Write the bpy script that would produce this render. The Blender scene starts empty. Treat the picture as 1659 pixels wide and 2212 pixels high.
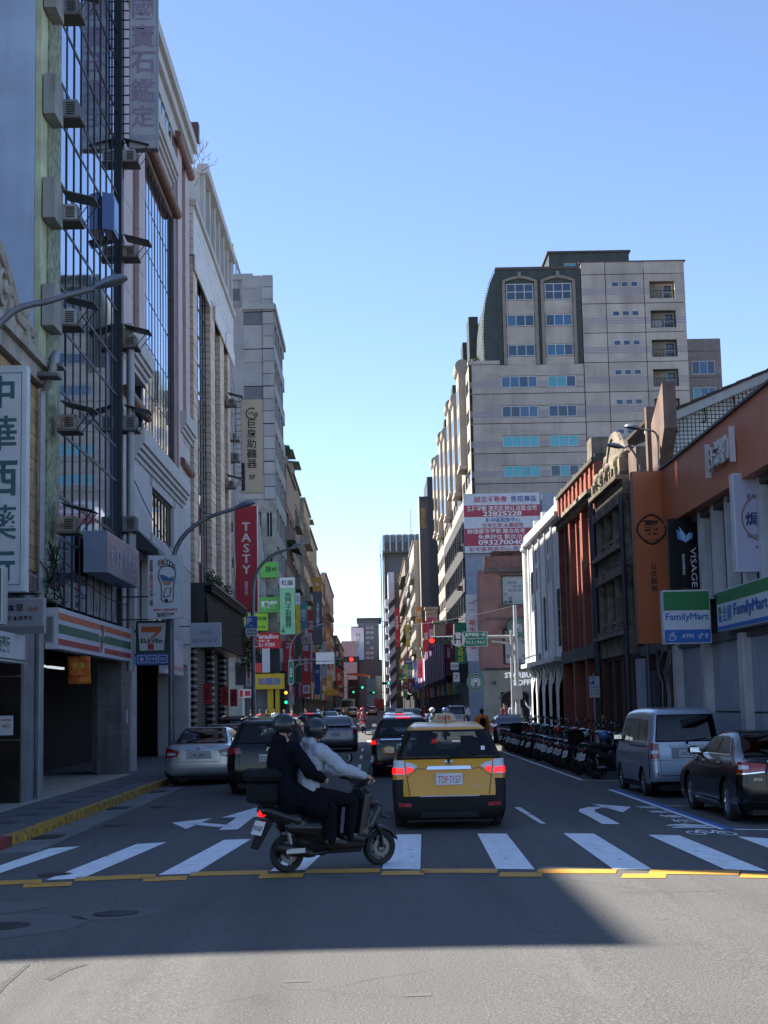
import bpy, bmesh, math, random
from mathutils import Vector, Matrix, noise
random.seed(7)
R_ = math.radians
SC = bpy.context.scene
COL = SC.collection
# ------------------------------------------------------------------ camera
F = 3320.0; UC, VC = 829.5, 1106.0            # focal length and centre of the picture, in the units of a 1659 x 2212 picture
CAM = Vector((0, 0, 1.9))
_y = Vector((-29.5, -416.0, -F)).normalized()  # the street runs along world Y
_z = Vector((-0.0196, 1.0, 0.0)); _z = (_z - _y * _z.dot(_y)).normalized()
_x = _y.cross(_z)
RM = Matrix((_x, _y, _z))
cam_d = bpy.data.cameras.new('camera'); cam = bpy.data.objects.new('camera', cam_d); COL.objects.link(cam)
cam.matrix_world = Matrix.Translation(CAM) @ RM.to_4x4()
cam_d.sensor_fit = 'VERTICAL'; cam_d.sensor_height = 24.0; cam_d.lens = F / 2212 * 24.0
cam_d.clip_start = 0.5; cam_d.clip_end = 6000
SC.camera = cam
# ------------------------------------------------------------------ light
SUN_EL, SUN_H = R_(46.5), Vector((-1.0, 0.40, 0)).normalized()     # the sun stands to the left and a little ahead
sun_dir = Vector((SUN_H.x * math.cos(SUN_EL), SUN_H.y * math.cos(SUN_EL), math.sin(SUN_EL)))
W = bpy.data.worlds.new('World'); SC.world = W; W.use_nodes = True
nt = W.node_tree; nt.nodes.clear()
sky = nt.nodes.new('ShaderNodeTexSky'); sky.sky_type = 'NISHITA'; sky.sun_disc = False
sky.sun_elevation = SUN_EL; sky.sun_rotation = math.atan2(sun_dir.x, sun_dir.y)
sky.air_density = .75; sky.dust_density = 0.1; sky.ozone_density = 3.0; sky.altitude = 20
bg = nt.nodes.new('ShaderNodeBackground'); bg.inputs['Strength'].default_value = 0.090
out = nt.nodes.new('ShaderNodeOutputWorld')
mulc = nt.nodes.new('ShaderNodeMix'); mulc.data_type = 'RGBA'; mulc.blend_type = 'MULTIPLY'; mulc.inputs[0].default_value = 1; mulc.inputs[7].default_value = (1.03, .985, 1.0, 1)   # white balance of the photograph
nt.links.new(sky.outputs[0], mulc.inputs[6]); nt.links.new(mulc.outputs[2], bg.inputs[0]); nt.links.new(bg.outputs[0], out.inputs[0])
sd = bpy.data.lights.new('sun', 'SUN'); sd.energy = 5.0; sd.angle = R_(0.55); sd.color = (1.0, 0.93, 0.82)
so = bpy.data.objects.new('sun', sd); COL.objects.link(so)
so.rotation_euler = (-sun_dir).to_track_quat('-Z', 'Y').to_euler()
SC.view_settings.view_transform = 'Standard'; SC.view_settings.look = 'None'
SC.view_settings.exposure = 1.6; SC.view_settings.gamma = 1; SC.view_settings.use_curve_mapping = False
SC.cycles.max_bounces = 6; SC.cycles.diffuse_bounces = 3; SC.cycles.glossy_bounces = 4
SC.cycles.transmission_bounces = 4; SC.cycles.transparent_max_bounces = 8
SC.cycles.caustics_reflective = False; SC.cycles.caustics_refractive = False
# ------------------------------------------------------------------ geometry of the view (points of real surfaces)
def ray(u, v):
    return (RM @ Vector((u - UC, VC - v, -F))).normalized()
def gz(x):                                     # the road is crowned: its gutters lie lower than its middle
    return -0.0034 * min(abs(x), 6.0) ** 2
def onX(u, v, X):
    d = ray(u, v); t = (X - CAM.x) / d.x; return CAM + d * t
def onY(u, v, Y):
    d = ray(u, v); t = (Y - CAM.y) / d.y; return CAM + d * t
def onG(u, v, dz=0.0):
    d = ray(u, v); z = 0.0
    for _ in range(6):
        t = (z + dz - CAM.z) / d.z; p = CAM + d * t; z = gz(p.x)
    return p
# ------------------------------------------------------------------ materials
MATS = {}
def M(key, col=(.5, .5, .5), rough=.75, metal=0.0, var=.12, scale=2.0, bump=0.0, bscale=40.0, streak=0.0, emit=None, es=1.0,
      coat=0.0, spec=None, alpha=None, speck=0.0, var2=None, trans=0.0, stretch=None):
    if key in MATS: return MATS[key]
    m = bpy.data.materials.new(key); m.use_nodes = True; n = m.node_tree.nodes; l = m.node_tree.links
    b = n['Principled BSDF']; b.inputs['Roughness'].default_value = rough; b.inputs['Metallic'].default_value = metal
    if spec is not None: b.inputs['Specular IOR Level'].default_value = spec
    if coat: b.inputs['Coat Weight'].default_value = coat; b.inputs['Coat Roughness'].default_value = .06
    if trans: b.inputs['Transmission Weight'].default_value = trans
    if alpha is not None: b.inputs['Alpha'].default_value = alpha
    g = n.new('ShaderNodeNewGeometry')
    src = g.outputs['Position']
    if stretch:
        mp = n.new('ShaderNodeMapping'); mp.inputs['Scale'].default_value = stretch; l.new(src, mp.inputs[0]); src = mp.outputs[0]
    last = None
    base = n.new('ShaderNodeRGB'); base.outputs[0].default_value = (*col, 1); last = base.outputs[0]
    def mixdark(fac_socket, amount, c2):
        nonlocal last
        mx = n.new('ShaderNodeMix'); mx.data_type = 'RGBA'
        mul = n.new('ShaderNodeMath'); mul.operation = 'MULTIPLY'; mul.inputs[1].default_value = amount
        l.new(fac_socket, mul.inputs[0]); l.new(mul.outputs[0], mx.inputs[0])
        l.new(last, mx.inputs[6]); mx.inputs[7].default_value = (*c2, 1); last = mx.outputs[2]
    if var:
        t = n.new('ShaderNodeTexNoise'); t.inputs['Scale'].default_value = scale; t.inputs['Detail'].default_value = 6
        l.new(src, t.inputs['Vector'])
        r = n.new('ShaderNodeMapRange'); r.inputs[1].default_value = .35; r.inputs[2].default_value = .7; l.new(t.outputs[0], r.inputs[0])
        c2 = var2 or tuple(c * .45 for c in col)
        mixdark(r.outputs[0], min(1, var * 2.2), c2)
    if streak:
        mp = n.new('ShaderNodeMapping'); mp.inputs['Scale'].default_value = (1.6, 1.6, .09); l.new(g.outputs['Position'], mp.inputs[0])
        t = n.new('ShaderNodeTexNoise'); t.inputs['Scale'].default_value = 2.2; t.inputs['Detail'].default_value = 7; t.inputs['Roughness'].default_value = .65
        l.new(mp.outputs[0], t.inputs['Vector'])
        r = n.new('ShaderNodeMapRange'); r.inputs[1].default_value = .5; r.inputs[2].default_value = .75; l.new(t.outputs[0], r.inputs[0])
        mixdark(r.outputs[0], streak, tuple(c * .3 for c in col))
    if speck:
        t = n.new('ShaderNodeTexNoise'); t.inputs['Scale'].default_value = bscale; t.inputs['Detail'].default_value = 3
        l.new(g.outputs['Position'], t.inputs['Vector'])
        r = n.new('ShaderNodeMapRange'); r.inputs[1].default_value = .50; r.inputs[2].default_value = .66; l.new(t.outputs[0], r.inputs[0])
        mixdark(r.outputs[0], speck, tuple(min(1, c * 2.4 + .05) for c in col))
        r2 = n.new('ShaderNodeMapRange'); r2.inputs[1].default_value = .46; r2.inputs[2].default_value = .32; l.new(t.outputs[0], r2.inputs[0]); mixdark(r2.outputs[0], speck, tuple(c * .3 for c in col))
    l.new(last, b.inputs['Base Color'])
    if bump:
        t = n.new('ShaderNodeTexNoise'); t.inputs['Scale'].default_value = bscale; t.inputs['Detail'].default_value = 4
        l.new(g.outputs['Position'], t.inputs['Vector'])
        bp = n.new('ShaderNodeBump'); bp.inputs['Strength'].default_value = bump; bp.inputs['Distance'].default_value = .02
        l.new(t.outputs[0], bp.inputs['Height']); l.new(bp.outputs[0], b.inputs['Normal'])
    if emit: b.inputs['Emission Color'].default_value = (*emit, 1); b.inputs['Emission Strength'].default_value = es
    MATS[key] = m
    return m
def layer(m, c2, amount, scale=(1, 1, 1), ns=1.0, lo=.5, hi=.7, crack=False, detail=6):
    """one more coat of wear, stain or crack over a material's colour"""
    n = m.node_tree.nodes; l = m.node_tree.links; b = n['Principled BSDF']; src = b.inputs['Base Color'].links[0].from_socket
    g = n.new('ShaderNodeNewGeometry'); mp = n.new('ShaderNodeMapping'); mp.inputs['Scale'].default_value = scale; l.new(g.outputs['Position'], mp.inputs[0])
    t = n.new('ShaderNodeTexNoise'); t.inputs['Scale'].default_value = ns; t.inputs['Detail'].default_value = detail; t.inputs['Roughness'].default_value = .62; l.new(mp.outputs[0], t.inputs['Vector'])
    r = n.new('ShaderNodeMapRange'); r.inputs[1].default_value = lo; r.inputs[2].default_value = hi; r.inputs[4].default_value = amount; l.new(t.outputs[0], r.inputs[0]); fac = r.outputs[0]
    if crack:
        d = n.new('ShaderNodeVectorMath'); d.operation = 'MULTIPLY_ADD'; d.inputs[1].default_value = (.5, .5, .5); l.new(t.outputs[1], d.inputs[0]); l.new(mp.outputs[0], d.inputs[2])
        v = n.new('ShaderNodeTexVoronoi'); v.feature = 'DISTANCE_TO_EDGE'; v.inputs['Scale'].default_value = crack; l.new(d.outputs[0], v.inputs['Vector'])
        r2 = n.new('ShaderNodeMapRange'); r2.inputs[1].default_value = .006; r2.inputs[2].default_value = .001; l.new(v.outputs[0], r2.inputs[0])
        mu = n.new('ShaderNodeMath'); mu.operation = 'MULTIPLY'; l.new(fac, mu.inputs[0]); l.new(r2.outputs[0], mu.inputs[1]); fac = mu.outputs[0]
    mx = n.new('ShaderNodeMix'); mx.data_type = 'RGBA'; l.new(fac, mx.inputs[0]); l.new(src, mx.inputs[6]); mx.inputs[7].default_value = (*c2, 1); l.new(mx.outputs[2], b.inputs['Base Color'])
    return m
def glassm(key, col, rough=.04, wav=.0, spec=.8, metal=.0, wscale=1.2, wdist=.03):
    """dark mirror-like window glass with slightly uneven panes"""
    m = M(key, col, rough=rough, metal=metal, var=.1, scale=.8, spec=spec)
    if wav:
        n = m.node_tree.nodes; l = m.node_tree.links; g = n.new('ShaderNodeNewGeometry')
        t = n.new('ShaderNodeTexNoise'); t.inputs['Scale'].default_value = wscale; t.inputs['Detail'].default_value = 2
        l.new(g.outputs['Position'], t.inputs['Vector'])
        bp = n.new('ShaderNodeBump'); bp.inputs['Strength'].default_value = wav; bp.inputs['Distance'].default_value = wdist
        l.new(t.outputs[0], bp.inputs['Height']); l.new(bp.outputs[0], n['Principled BSDF'].inputs['Normal'])
    return m
# ------------------------------------------------------------------ objects
def empty(name, loc=(0, 0, 0), label=None, cat=None, group=None, kind=None):
    o = bpy.data.objects.new(name, None); COL.objects.link(o); o.location = loc; o.empty_display_size = .2
    return tag(o, label, cat, group, kind)
def tag(o, label=None, cat=None, group=None, kind=None):
    if label: o['label'] = label
    if cat: o['category'] = cat
    if group: o['group'] = group
    if kind: o['kind'] = kind
    return o
def base_of(p):
    v = Vector((0, 0, 0))
    while p is not None: v += p.location; p = p.parent
    return v
def link(o, parent):
    COL.objects.link(o)
    if parent is not None: o.parent = parent
    return o
class MB:
    """collects shapes in world (or prototype) coordinates and links them as one mesh object"""
    def __init__(s): s.v = []; s.f = []; s.m = []; s.cur = 0
    def add(s, vs, fs):
        k = len(s.v); s.v += [tuple(p) for p in vs]; s.f += [tuple(i + k for i in f) for f in fs]; s.m += [s.cur] * len(fs)
        return s
    def mat(s, i): s.cur = i; return s
    def box(s, x0, x1, y0, y1, z0, z1):
        if x0 > x1: x0, x1 = x1, x0
        if y0 > y1: y0, y1 = y1, y0
        if z0 > z1: z0, z1 = z1, z0
        return s.add([(x0,y0,z0),(x1,y0,z0),(x1,y1,z0),(x0,y1,z0),(x0,y0,z1),(x1,y0,z1),(x1,y1,z1),(x0,y1,z1)],
                     [(0,3,2,1),(4,5,6,7),(0,1,5,4),(1,2,6,5),(2,3,7,6),(3,0,4,7)])
    def prism(s, pts, off):
        """closed outline (list of 3-D points) swept by the vector off"""
        n = len(pts); off = Vector(off); a = [Vector(p) for p in pts]
        vs = a + [p + off for p in a]
        fs = [tuple(range(n - 1, -1, -1)), tuple(range(n, 2 * n))] + [(i, (i + 1) % n, n + (i + 1) % n, n + i) for i in range(n)]
        nrm = sum(((a[i] - a[0]).cross(a[(i + 1) % n] - a[0]) for i in range(1, n - 1)), Vector())
        if nrm.dot(off) < 0: fs = [tuple(reversed(f)) for f in fs]
        return s.add(vs, fs)
    def tube(s, pts, r, n=8, cap=True):
        pts = [Vector(p) for p in pts]; rs = r if isinstance(r, (list, tuple)) else [r] * len(pts)
        vs = []; up = None
        for i, p in enumerate(pts):
            d = (pts[min(i + 1, len(pts) - 1)] - pts[max(i - 1, 0)]).normalized()
            if up is None: up = Vector((0, 0, 1)) if abs(d.z) < .9 else Vector((0, 1, 0))
            a = d.cross(up).normalized(); b = d.cross(a).normalized(); up = -b if b.dot(up) < 0 else b
            a = d.cross(up).normalized()
            for k in range(n):
                t = 2 * math.pi * k / n; vs.append(p + (a * math.cos(t) + up * math.sin(t)) * rs[i])
        fs = []
        for i in range(len(pts) - 1):
            for k in range(n):
                fs.append((i*n+k, i*n+(k+1)%n, (i+1)*n+(k+1)%n, (i+1)*n+k))
        if cap: fs += [tuple(range(n - 1, -1, -1)), tuple(range((len(pts)-1)*n, len(pts)*n))]
        return s.add(vs, fs)
    def lathe(s, prof, c=(0,0,0), axis='z', n=20, close=False):
        """profile of (radius, height) pairs turned about an axis through c"""
        vs = []; c = Vector(c)
        for r, h in prof:
            for k in range(n):
                t = 2 * math.pi * k / n; a, b = r * math.cos(t), r * math.sin(t)
                q = {'z': (a, b, h), 'x': (h, a, b), 'y': (a, h, b)}[axis]
                vs.append(c + Vector(q))
        fs = []
        m = len(prof)
        for i in range(m if close else m - 1):
            j = (i + 1) % m
            for k in range(n): fs.append((i*n+k, i*n+(k+1)%n, j*n+(k+1)%n, j*n+k))
        return s.add(vs, fs)
    def ball(s, c, r, n=10, m=8):
        c = Vector(c); r = Vector(r) if not isinstance(r, (int, float)) else Vector((r, r, r))
        vs = [c + Vector((0, 0, -r.z))]; fs = []
        for i in range(1, m):
            p = -math.pi / 2 + math.pi * i / m
            for k in range(n):
                t = 2 * math.pi * k / n
                vs.append(c + Vector((math.cos(p)*math.cos(t)*r.x, math.cos(p)*math.sin(t)*r.y, math.sin(p)*r.z)))
        vs.append(c + Vector((0, 0, r.z)))
        for k in range(n): fs.append((0, 1+(k+1)%n, 1+k))
        for i in range(m - 2):
            for k in range(n): fs.append((1+i*n+k, 1+i*n+(k+1)%n, 1+(i+1)*n+(k+1)%n, 1+(i+1)*n+k))
        e = len(vs) - 1
        for k in range(n): fs.append((e, 1+(m-2)*n+k, 1+(m-2)*n+(k+1)%n))
        return s.add(vs, fs)
    def xform(s, mtx): s.v = [tuple(mtx @ Vector(p)) for p in s.v]; return s
    def mesh(s, name, mats, smooth=None, bevel=0, off=Vector((0, 0, 0))):
        me = bpy.data.meshes.new(name)
        me.from_pydata([(p[0]-off.x, p[1]-off.y, p[2]-off.z) for p in s.v], [], s.f)
        ms = mats if isinstance(mats, (list, tuple)) else [mats]
        for m in ms: me.materials.append(m)
        if len(ms) > 1: me.polygons.foreach_set('material_index', s.m)
        if smooth is not None:
            me.polygons.foreach_set('use_smooth', [True] * len(me.polygons)); me.set_sharp_from_angle(angle=R_(smooth))
        me.update(); return me
    def build(s, name, mats, parent=None, smooth=None, bevel=0, label=None, cat=None, group=None, kind=None, fix=False):
        me = s.mesh(name, mats, smooth, off=base_of(parent))
        if fix:
            b = bmesh.new(); b.from_mesh(me); bmesh.ops.recalc_face_normals(b, faces=b.faces); b.to_mesh(me); b.free()
        o = bpy.data.objects.new(name, me); link(o, parent)
        if bevel:
            md = o.modifiers.new('bevel', 'BEVEL'); md.width = bevel; md.segments = 2; md.limit_method = 'ANGLE'
        return tag(o, label, cat, group, kind)
_cubes = {}
def pbox(name, x0, x1, y0, y1, z0, z1, m, parent, **k):
    """a small piece that shares its mesh with all pieces of its material"""
    key = m.name
    if key not in _cubes: _cubes[key] = MB().box(-.5, .5, -.5, .5, -.5, .5).mesh('piece', m)
    o = bpy.data.objects.new(name, _cubes[key]); link(o, parent); b = base_of(parent)
    o.location = ((x0+x1)/2 - b.x, (y0+y1)/2 - b.y, (z0+z1)/2 - b.z); o.scale = (abs(x1-x0), abs(y1-y0), abs(z1-z0))
    return tag(o, **k)
def copy_tree(o, parent=None):
    c = o.copy(); COL.objects.link(c)
    if parent is not None: c.parent = parent
    for ch in o.children: copy_tree(ch, c)
    return c
BENCH = bpy.data.scenes.new('workbench')       # an empty side scene where modifiers and text are turned into meshes
def dg_mesh(o):
    BENCH.collection.objects.link(o)
    with bpy.context.temp_override(scene=BENCH, view_layer=BENCH.view_layers[0]): dg = bpy.context.evaluated_depsgraph_get(); dg.update()
    me = bpy.data.meshes.new_from_object(o.evaluated_get(dg)); BENCH.collection.objects.unlink(o)
    return me
# frames: along (s), up (z), outwards (n).  'L' the left facades (face +x), 'R' the right ones (face -x), 'F' faces the camera (-y)
class FR:
    def __init__(s, side, at): s.side, s.at = side, at
    def p(s, a, z, n):
        if s.side == 'L': return (s.at + n, a, z)
        if s.side == 'R': return (s.at - n, a, z)
        return (a, s.at - n, z)
    def at_uv(s, u, v):
        """position along and height of the facade point seen at u, v"""
        if s.side == 'F': q = onY(u, v, s.at); return q.x, q.z
        q = onX(u, v, s.at); return q.y, q.z
    def bx(s, mb, a0, a1, z0, z1, n0, n1):
        p, q = s.p(a0, z0, n0), s.p(a1, z1, n1); return mb.box(p[0], q[0], p[1], q[1], p[2], q[2])
    def pb(s, name, a0, a1, z0, z1, n0, n1, m, parent, **k):
        p, q = s.p(a0, z0, n0), s.p(a1, z1, n1); return pbox(name, p[0], q[0], p[1], q[1], p[2], q[2], m, parent, **k)
    def rot(s):
        """rotation that stands a flat (x right, y up) shape up on this facade, readable from the street"""
        ax = {'L': (Vector((0, 1, 0)), Vector((1, 0, 0))), 'R': (Vector((0, -1, 0)), Vector((-1, 0, 0))), 'F': (Vector((1, 0, 0)), Vector((0, -1, 0)))}[s.side]
        x, n = ax; return Matrix((x, Vector((0, 0, 1)), n)).transposed()
FONT_CACHE = {}
def text_mesh(txt, bold=0.0, spacing=1.0, vertical=False, ext=0.0):
    latin = all(ord(q) < 0x2000 for q in txt); lb = bold if latin else 0
    if latin: bold = 0
    key = (txt, bold, lb, spacing, vertical, ext)
    if key not in FONT_CACHE:
        c = bpy.data.curves.new('lettering', 'FONT'); c.body = '\n'.join(txt) if vertical else txt
        c.align_x = 'CENTER'; c.align_y = 'CENTER'; c.offset = bold; c.resolution_u = 2; c.space_character = spacing
        if vertical: c.space_line = .9 * spacing
        o = bpy.data.objects.new('lettering', c)
        me = dg_mesh(o); bpy.data.objects.remove(o)
        if lb >= .015 and len(me.vertices):                # bold Latin: the strokes doubled sideways, each copy a hair in front of the last
            mb = MB()
            for q, (dx, dy) in enumerate(((0,0),(lb,0),(-lb,0),(0,lb*.7),(0,-lb*.7))): mb.add([(p.co.x+dx, p.co.y+dy, q*.0012) for p in me.vertices], [tuple(f.vertices) for f in me.polygons])
            me = mb.mesh('lettering', black_m)
        xs = [p.co.x for p in me.vertices] or [0]; ys = [p.co.y for p in me.vertices] or [0]
        FONT_CACHE[key] = (me, min(xs), max(xs), min(ys), max(ys))
    return FONT_CACHE[key]
def lettering(fr, txt, a0, a1, z0, z1, n, m, parent, bold=.01, fit=False, vertical=False, spacing=1.0, depth=.0, name='lettering', slant=0, rotz=0):
    """writing fitted in the rectangle a0..a1, z0..z1 of a facade frame (a0 = left edge as read)"""
    me0, x0, x1, y0, y1 = text_mesh(txt, bold, spacing, vertical)
    me = me0.copy(); me.materials.clear(); me.materials.append(m)
    w, h = abs(a1 - a0), z1 - z0; bw, bh = max(x1 - x0, 1e-3), max(y1 - y0, 1e-3)
    if rotz: bw, bh = bh, bw
    sx, sy = w / bw, h / bh
    if not fit: sx = sy = min(sx, sy)
    T = Matrix.Translation((-(x0 + x1) / 2, -(y0 + y1) / 2, 0))
    S = Matrix.Diagonal((sx, sy, 1, 1))
    Q = Matrix.Rotation(rotz, 4, 'Z')
    Rm = fr.rot().to_4x4()
    c = Vector(fr.p((a0 + a1) / 2, (z0 + z1) / 2, n)) - base_of(parent)
    me.transform(Matrix.Translation(c) @ Rm @ S @ Q @ T)
    o = bpy.data.objects.new(name, me); link(o, parent)
    if depth:
        md = o.modifiers.new('depth', 'SOLIDIFY'); md.thickness = depth; md.offset = 1
    return o
# ------------------------------------------------------------------ common materials
white_p = M('white_paint', (.72,.73,.72), .6, var=.12, scale=6)
black_m = M('black_metal', (.02,.02,.022), .5)
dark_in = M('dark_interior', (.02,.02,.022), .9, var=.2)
steel = M('galvanised_steel', (.42,.44,.45), .45, .7, var=.15)
chrome = M('chrome', (.8,.8,.82), .12, 1.0, var=0)
cable_m = M('cable', (.02,.02,.02), .7, var=0)
# ================================================================== THE GROUND
asphalt = M('asphalt', (.094,.092,.088), .9, var=.26, scale=.45, bump=.4, bscale=60, speck=.34, spec=.3, var2=(.075,.074,.073))
concrete_g = M('gutter_concrete', (.20,.20,.19), .9, var=.25, scale=1.5, bump=.3, bscale=60, speck=.15)
paint_w = M('road_paint_white', (.80,.82,.84), .7, var=.12, scale=5, bscale=90, bump=.2, var2=(.32,.33,.34))
paint_y = M('road_paint_yellow', (.62,.30,.03), .7, var=.25, scale=4, bscale=90, bump=.2, var2=(.36,.18,.03))
paint_b = M('road_paint_blue', (.04,.12,.42), .7, var=.2, scale=4)
layer(asphalt, (.055,.055,.057), .5, (.9, .045, 1), 1.0, .5, .68); layer(asphalt, (.16,.158,.15), .35, (.6, .05, 1), 1.3, .52, .7); layer(asphalt, (.05,.05,.05), .4, (1, 1, 1), .9, .60, .70)
layer(asphalt, (.04,.04,.04), .45, (1, 1, 1), .35, .50, .60, crack=.28)
for _m, _c in ((paint_w, (.14,.14,.14)), (paint_y, (.13,.12,.10))): layer(_m, _c, .8, (1, 1, 1), 3.2, .63, .69, detail=9); layer(_m, _c, .22, (3.5, .35, 1), 2.0, .52, .75)
patch_m = M('asphalt_patch', (.104,.103,.099), .9, var=.2, scale=2, bump=.3, bscale=120, speck=.2)
iron_m = M('cast_iron', (.03,.03,.03), .6, .5, var=.2, scale=12, bump=.5, bscale=60)
KN = [i * .5 for i in range(-12, 13)]
def gzl(x):
    x = max(-6.0, min(6.0, x)); i = min(int((x + 6) / .5), 23); a = -6 + i * .5; t = (x - a) / .5
    return gz(a) * (1 - t) + gz(a + .5) * t
def sheet(name, pts, dz, m, parent=None, kind=None, label=None):
    b = bmesh.new(); b.faces.new([b.verts.new((p[0], p[1], 0)) for p in pts])
    bmesh.ops.triangulate(b, faces=b.faces)
    for k in KN:
        bmesh.ops.bisect_plane(b, geom=b.verts[:] + b.edges[:] + b.faces[:], plane_co=(k, 0, 0), plane_no=(1, 0, 0))
    for v in b.verts: v.co.z = gzl(v.co.x) + dz
    bmesh.ops.recalc_face_normals(b, faces=b.faces)
    b.normal_update()
    if sum(f.normal.z for f in b.faces) < 0: bmesh.ops.reverse_faces(b, faces=b.faces)
    me = bpy.data.meshes.new(name); b.to_mesh(me); b.free(); me.materials.append(m)
    o = bpy.data.objects.new(name, me); link(o, parent); return tag(o, label, kind=kind)
def gp(u, v): p = onG(u, v); return (p.x, p.y)
def gpoly(name, uv, m, dz=.006, **k): return sheet(name, [gp(*q) for q in uv], dz, m, road, **k)
road = sheet('road', [(-2500,-400),(2500,-400),(2500,4500),(-2500,4500)], 0, asphalt, kind='structure',
             label='grey asphalt street and crossing running away between the buildings')
for q in [((108,1833),(173,1829),(-63,1908),(-120,1912)), ((295,1824),(360,1820),(176,1899),(99,1902)), ((484,1815),(543,1813),(421,1888),(342,1891)),
          ((676,1808),(736,1808),(659,1880),(583,1883)), ((847,1803.5),(910,1803),(908,1879),(825,1878)), ((1031,1801.5),(1094,1801.5),(1155,1878.7),(1072,1878)),
          ((1217,1800.7),(1283,1801.4),(1409,1879),(1325,1878.7)), ((1400,1804),(1467,1805),(1658,1883),(1566,1878.7)), ((1592,1807.6),(1662,1812),(1905,1890),(1812,1888))]:
    gpoly('crosswalk_stripe', q, paint_w)
for u0, u1, va, vb in [(-60,90,1910,1905),(50,155,1914,1910),(162,336,1900,1893),(309,404,1901,1897),(410,579,1889,1885),(560,655,1894,1891),(660,821,1883,1881),
                       (824,917,1887,1886),(909,1075,1882,1882),(1079,1172,1890,1890),(1160,1332,1883,1883),(1344,1439,1893,1893),(1403,1597,1884,1886),(1600,1760,1892,1895)]:
    s = .4
    gpoly('yellow_line_block', [(u0+6*s,va-4.6),(u1+4*s,vb-4.6),(u1-4*s,vb+4.6),(u0-6*s,va+4.6)], paint_y)
zA = lambda x, y: (1084.3 + .3464 * x, 1734.9 + .3464 * y)
z2 = lambda x, y: (.3595 * x, 1680.7 + .3595 * y)
z3 = lambda x, y: (1030 + .3791 * x, 1409.6 + .3791 * y)
def arrow(label, strips, heads):
    """a painted arrow made of bent bars (centre line points on the road, half width) and triangular heads"""
    e = empty('lane_arrow', (0, 0, 0), label); e.parent = road; k = 0
    for pts, w in strips:
        out_ = []
        for sg in (1, -1):
            side = []
            for i, p in enumerate(pts):
                a_, b_ = Vector(pts[max(i-1, 0)]), Vector(pts[min(i+1, len(pts)-1)]); d = (b_-a_).normalized(); side.append((p[0]-d.y*w*sg, p[1]+d.x*w*sg))
            out_.append(side)
        for i in range(len(pts)-1): sheet('arrow_bar', [out_[0][i], out_[0][i+1], out_[1][i+1], out_[1][i]], .006, paint_w, e)
    for h in heads: sheet('arrow_head', h, .006, paint_w, e)
P_ = lambda f, x, y: gp(*f(x, y))
arrow('white arrow painted on the road pointing left and straight on', [([P_(z2,1372,312), P_(z2,1476,235)], .15), ([P_(z2,1360,292), P_(z2,1170,274)], .15)],
      [[P_(z2,1330,240), P_(z2,1660,232), P_(z2,1540,178)], [P_(z2,1275,243), P_(z2,1032,270), P_(z2,1118,308)]])
arrow('white arrow painted on the road bending to the right', [([P_(zA,682,132), P_(zA,600,88), P_(zA,530,55), P_(zA,530,40), P_(zA,580,28), P_(zA,700,26)], .14)],
      [[P_(zA,755,60), P_(zA,805,25), P_(zA,560,6), P_(zA,690,20)][0:3]])
gpoly('lane_dash', [zA(*p) for p in [(75,27),(115,27),(275,130),(240,130)]], paint_w)
for y in (36.5, 45.5, 54.5, 64):
    sheet('lane_dash', [(2.68,y),(2.8,y),(2.8,y+4),(2.68,y+4)], .006, paint_w, road)
for y in (46, 55, 64):
    sheet('lane_dash', [(-.42,y),(-.32,y),(-.32,y+4),(-.42,y+4)], .006, paint_w, road)
# parking bays on the right
sheet('parking_line', [(5.22,39),(5.33,39),(5.33,72),(5.22,72)], .006, paint_w, road)
sheet('parking_line', [(5.33,39),(7.8,39),(7.8,39.12),(5.33,39.12)], .006, paint_w, road)
sheet('parking_line', [(5.25,23.7),(5.35,23.7),(5.35,34.8),(5.25,34.8)], .006, paint_w, road)
sheet('parking_line', [(5.35,23.7),(5.50,23.7),(5.50,34.8),(5.35,34.8)], .006, paint_b, road)
sheet('parking_line', [(5.5,23.7),(7.8,23.7),(7.8,23.84),(5.5,23.84)], .006, paint_w, road)
sheet('parking_line', [(5.5,34.68),(7.8,34.68),(7.8,34.8),(5.5,34.8)], .006, paint_w, road)
sheet('parking_line', [(5.5,29.2),(7.8,29.2),(7.8,29.3),(5.5,29.3)], .006, paint_w, road)
def ground_text(t, x0, x1, y0, y1):
    me0, a, b, c, d = text_mesh(t, .012)
    me = me0.copy(); me.materials.clear(); me.materials.append(paint_w)
    me.transform(Matrix.Translation(((x0+x1)/2, (y0+y1)/2, 0)) @ Matrix.Diagonal(((x1-x0)/(b-a), (y1-y0)/(d-c), 1, 1)) @ Matrix.Translation((-(a+b)/2, -(c+d)/2, 0)))
    for v in me.vertices: v.co.z = gzl(v.co.x) + .012
    o = bpy.data.objects.new('road_lettering', me); link(o, road)
for t, y in (('機', 25.0), ('慢', 26.0), ('車', 27.1), ('道', 28.3)):
    ground_text(t, 4.85, 5.22, y, y + .62)
def chev(y):
    sheet('lane_chevron', [(4.6,y),(4.95,y+.3),(5.3,y),(5.3,y+.16),(4.95,y+.46),(4.6,y+.16)], .006, paint_w, road)
chev(23.9); chev(24.3)
mb = MB()
for cx in (4.75, 5.2):                         # cycle symbol
    n = 16
    for k in range(n):
        a, b = 2*math.pi*k/n, 2*math.pi*(k+1)/n
        mb.add([(cx+.14*math.cos(a), 22.95+.34*math.sin(a), 0),(cx+.14*math.cos(b), 22.95+.34*math.sin(b), 0),(cx+.105*math.cos(b), 22.95+.26*math.sin(b), 0),(cx+.105*math.cos(a), 22.95+.26*math.sin(a), 0)], [(0,1,2,3)])
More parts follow.
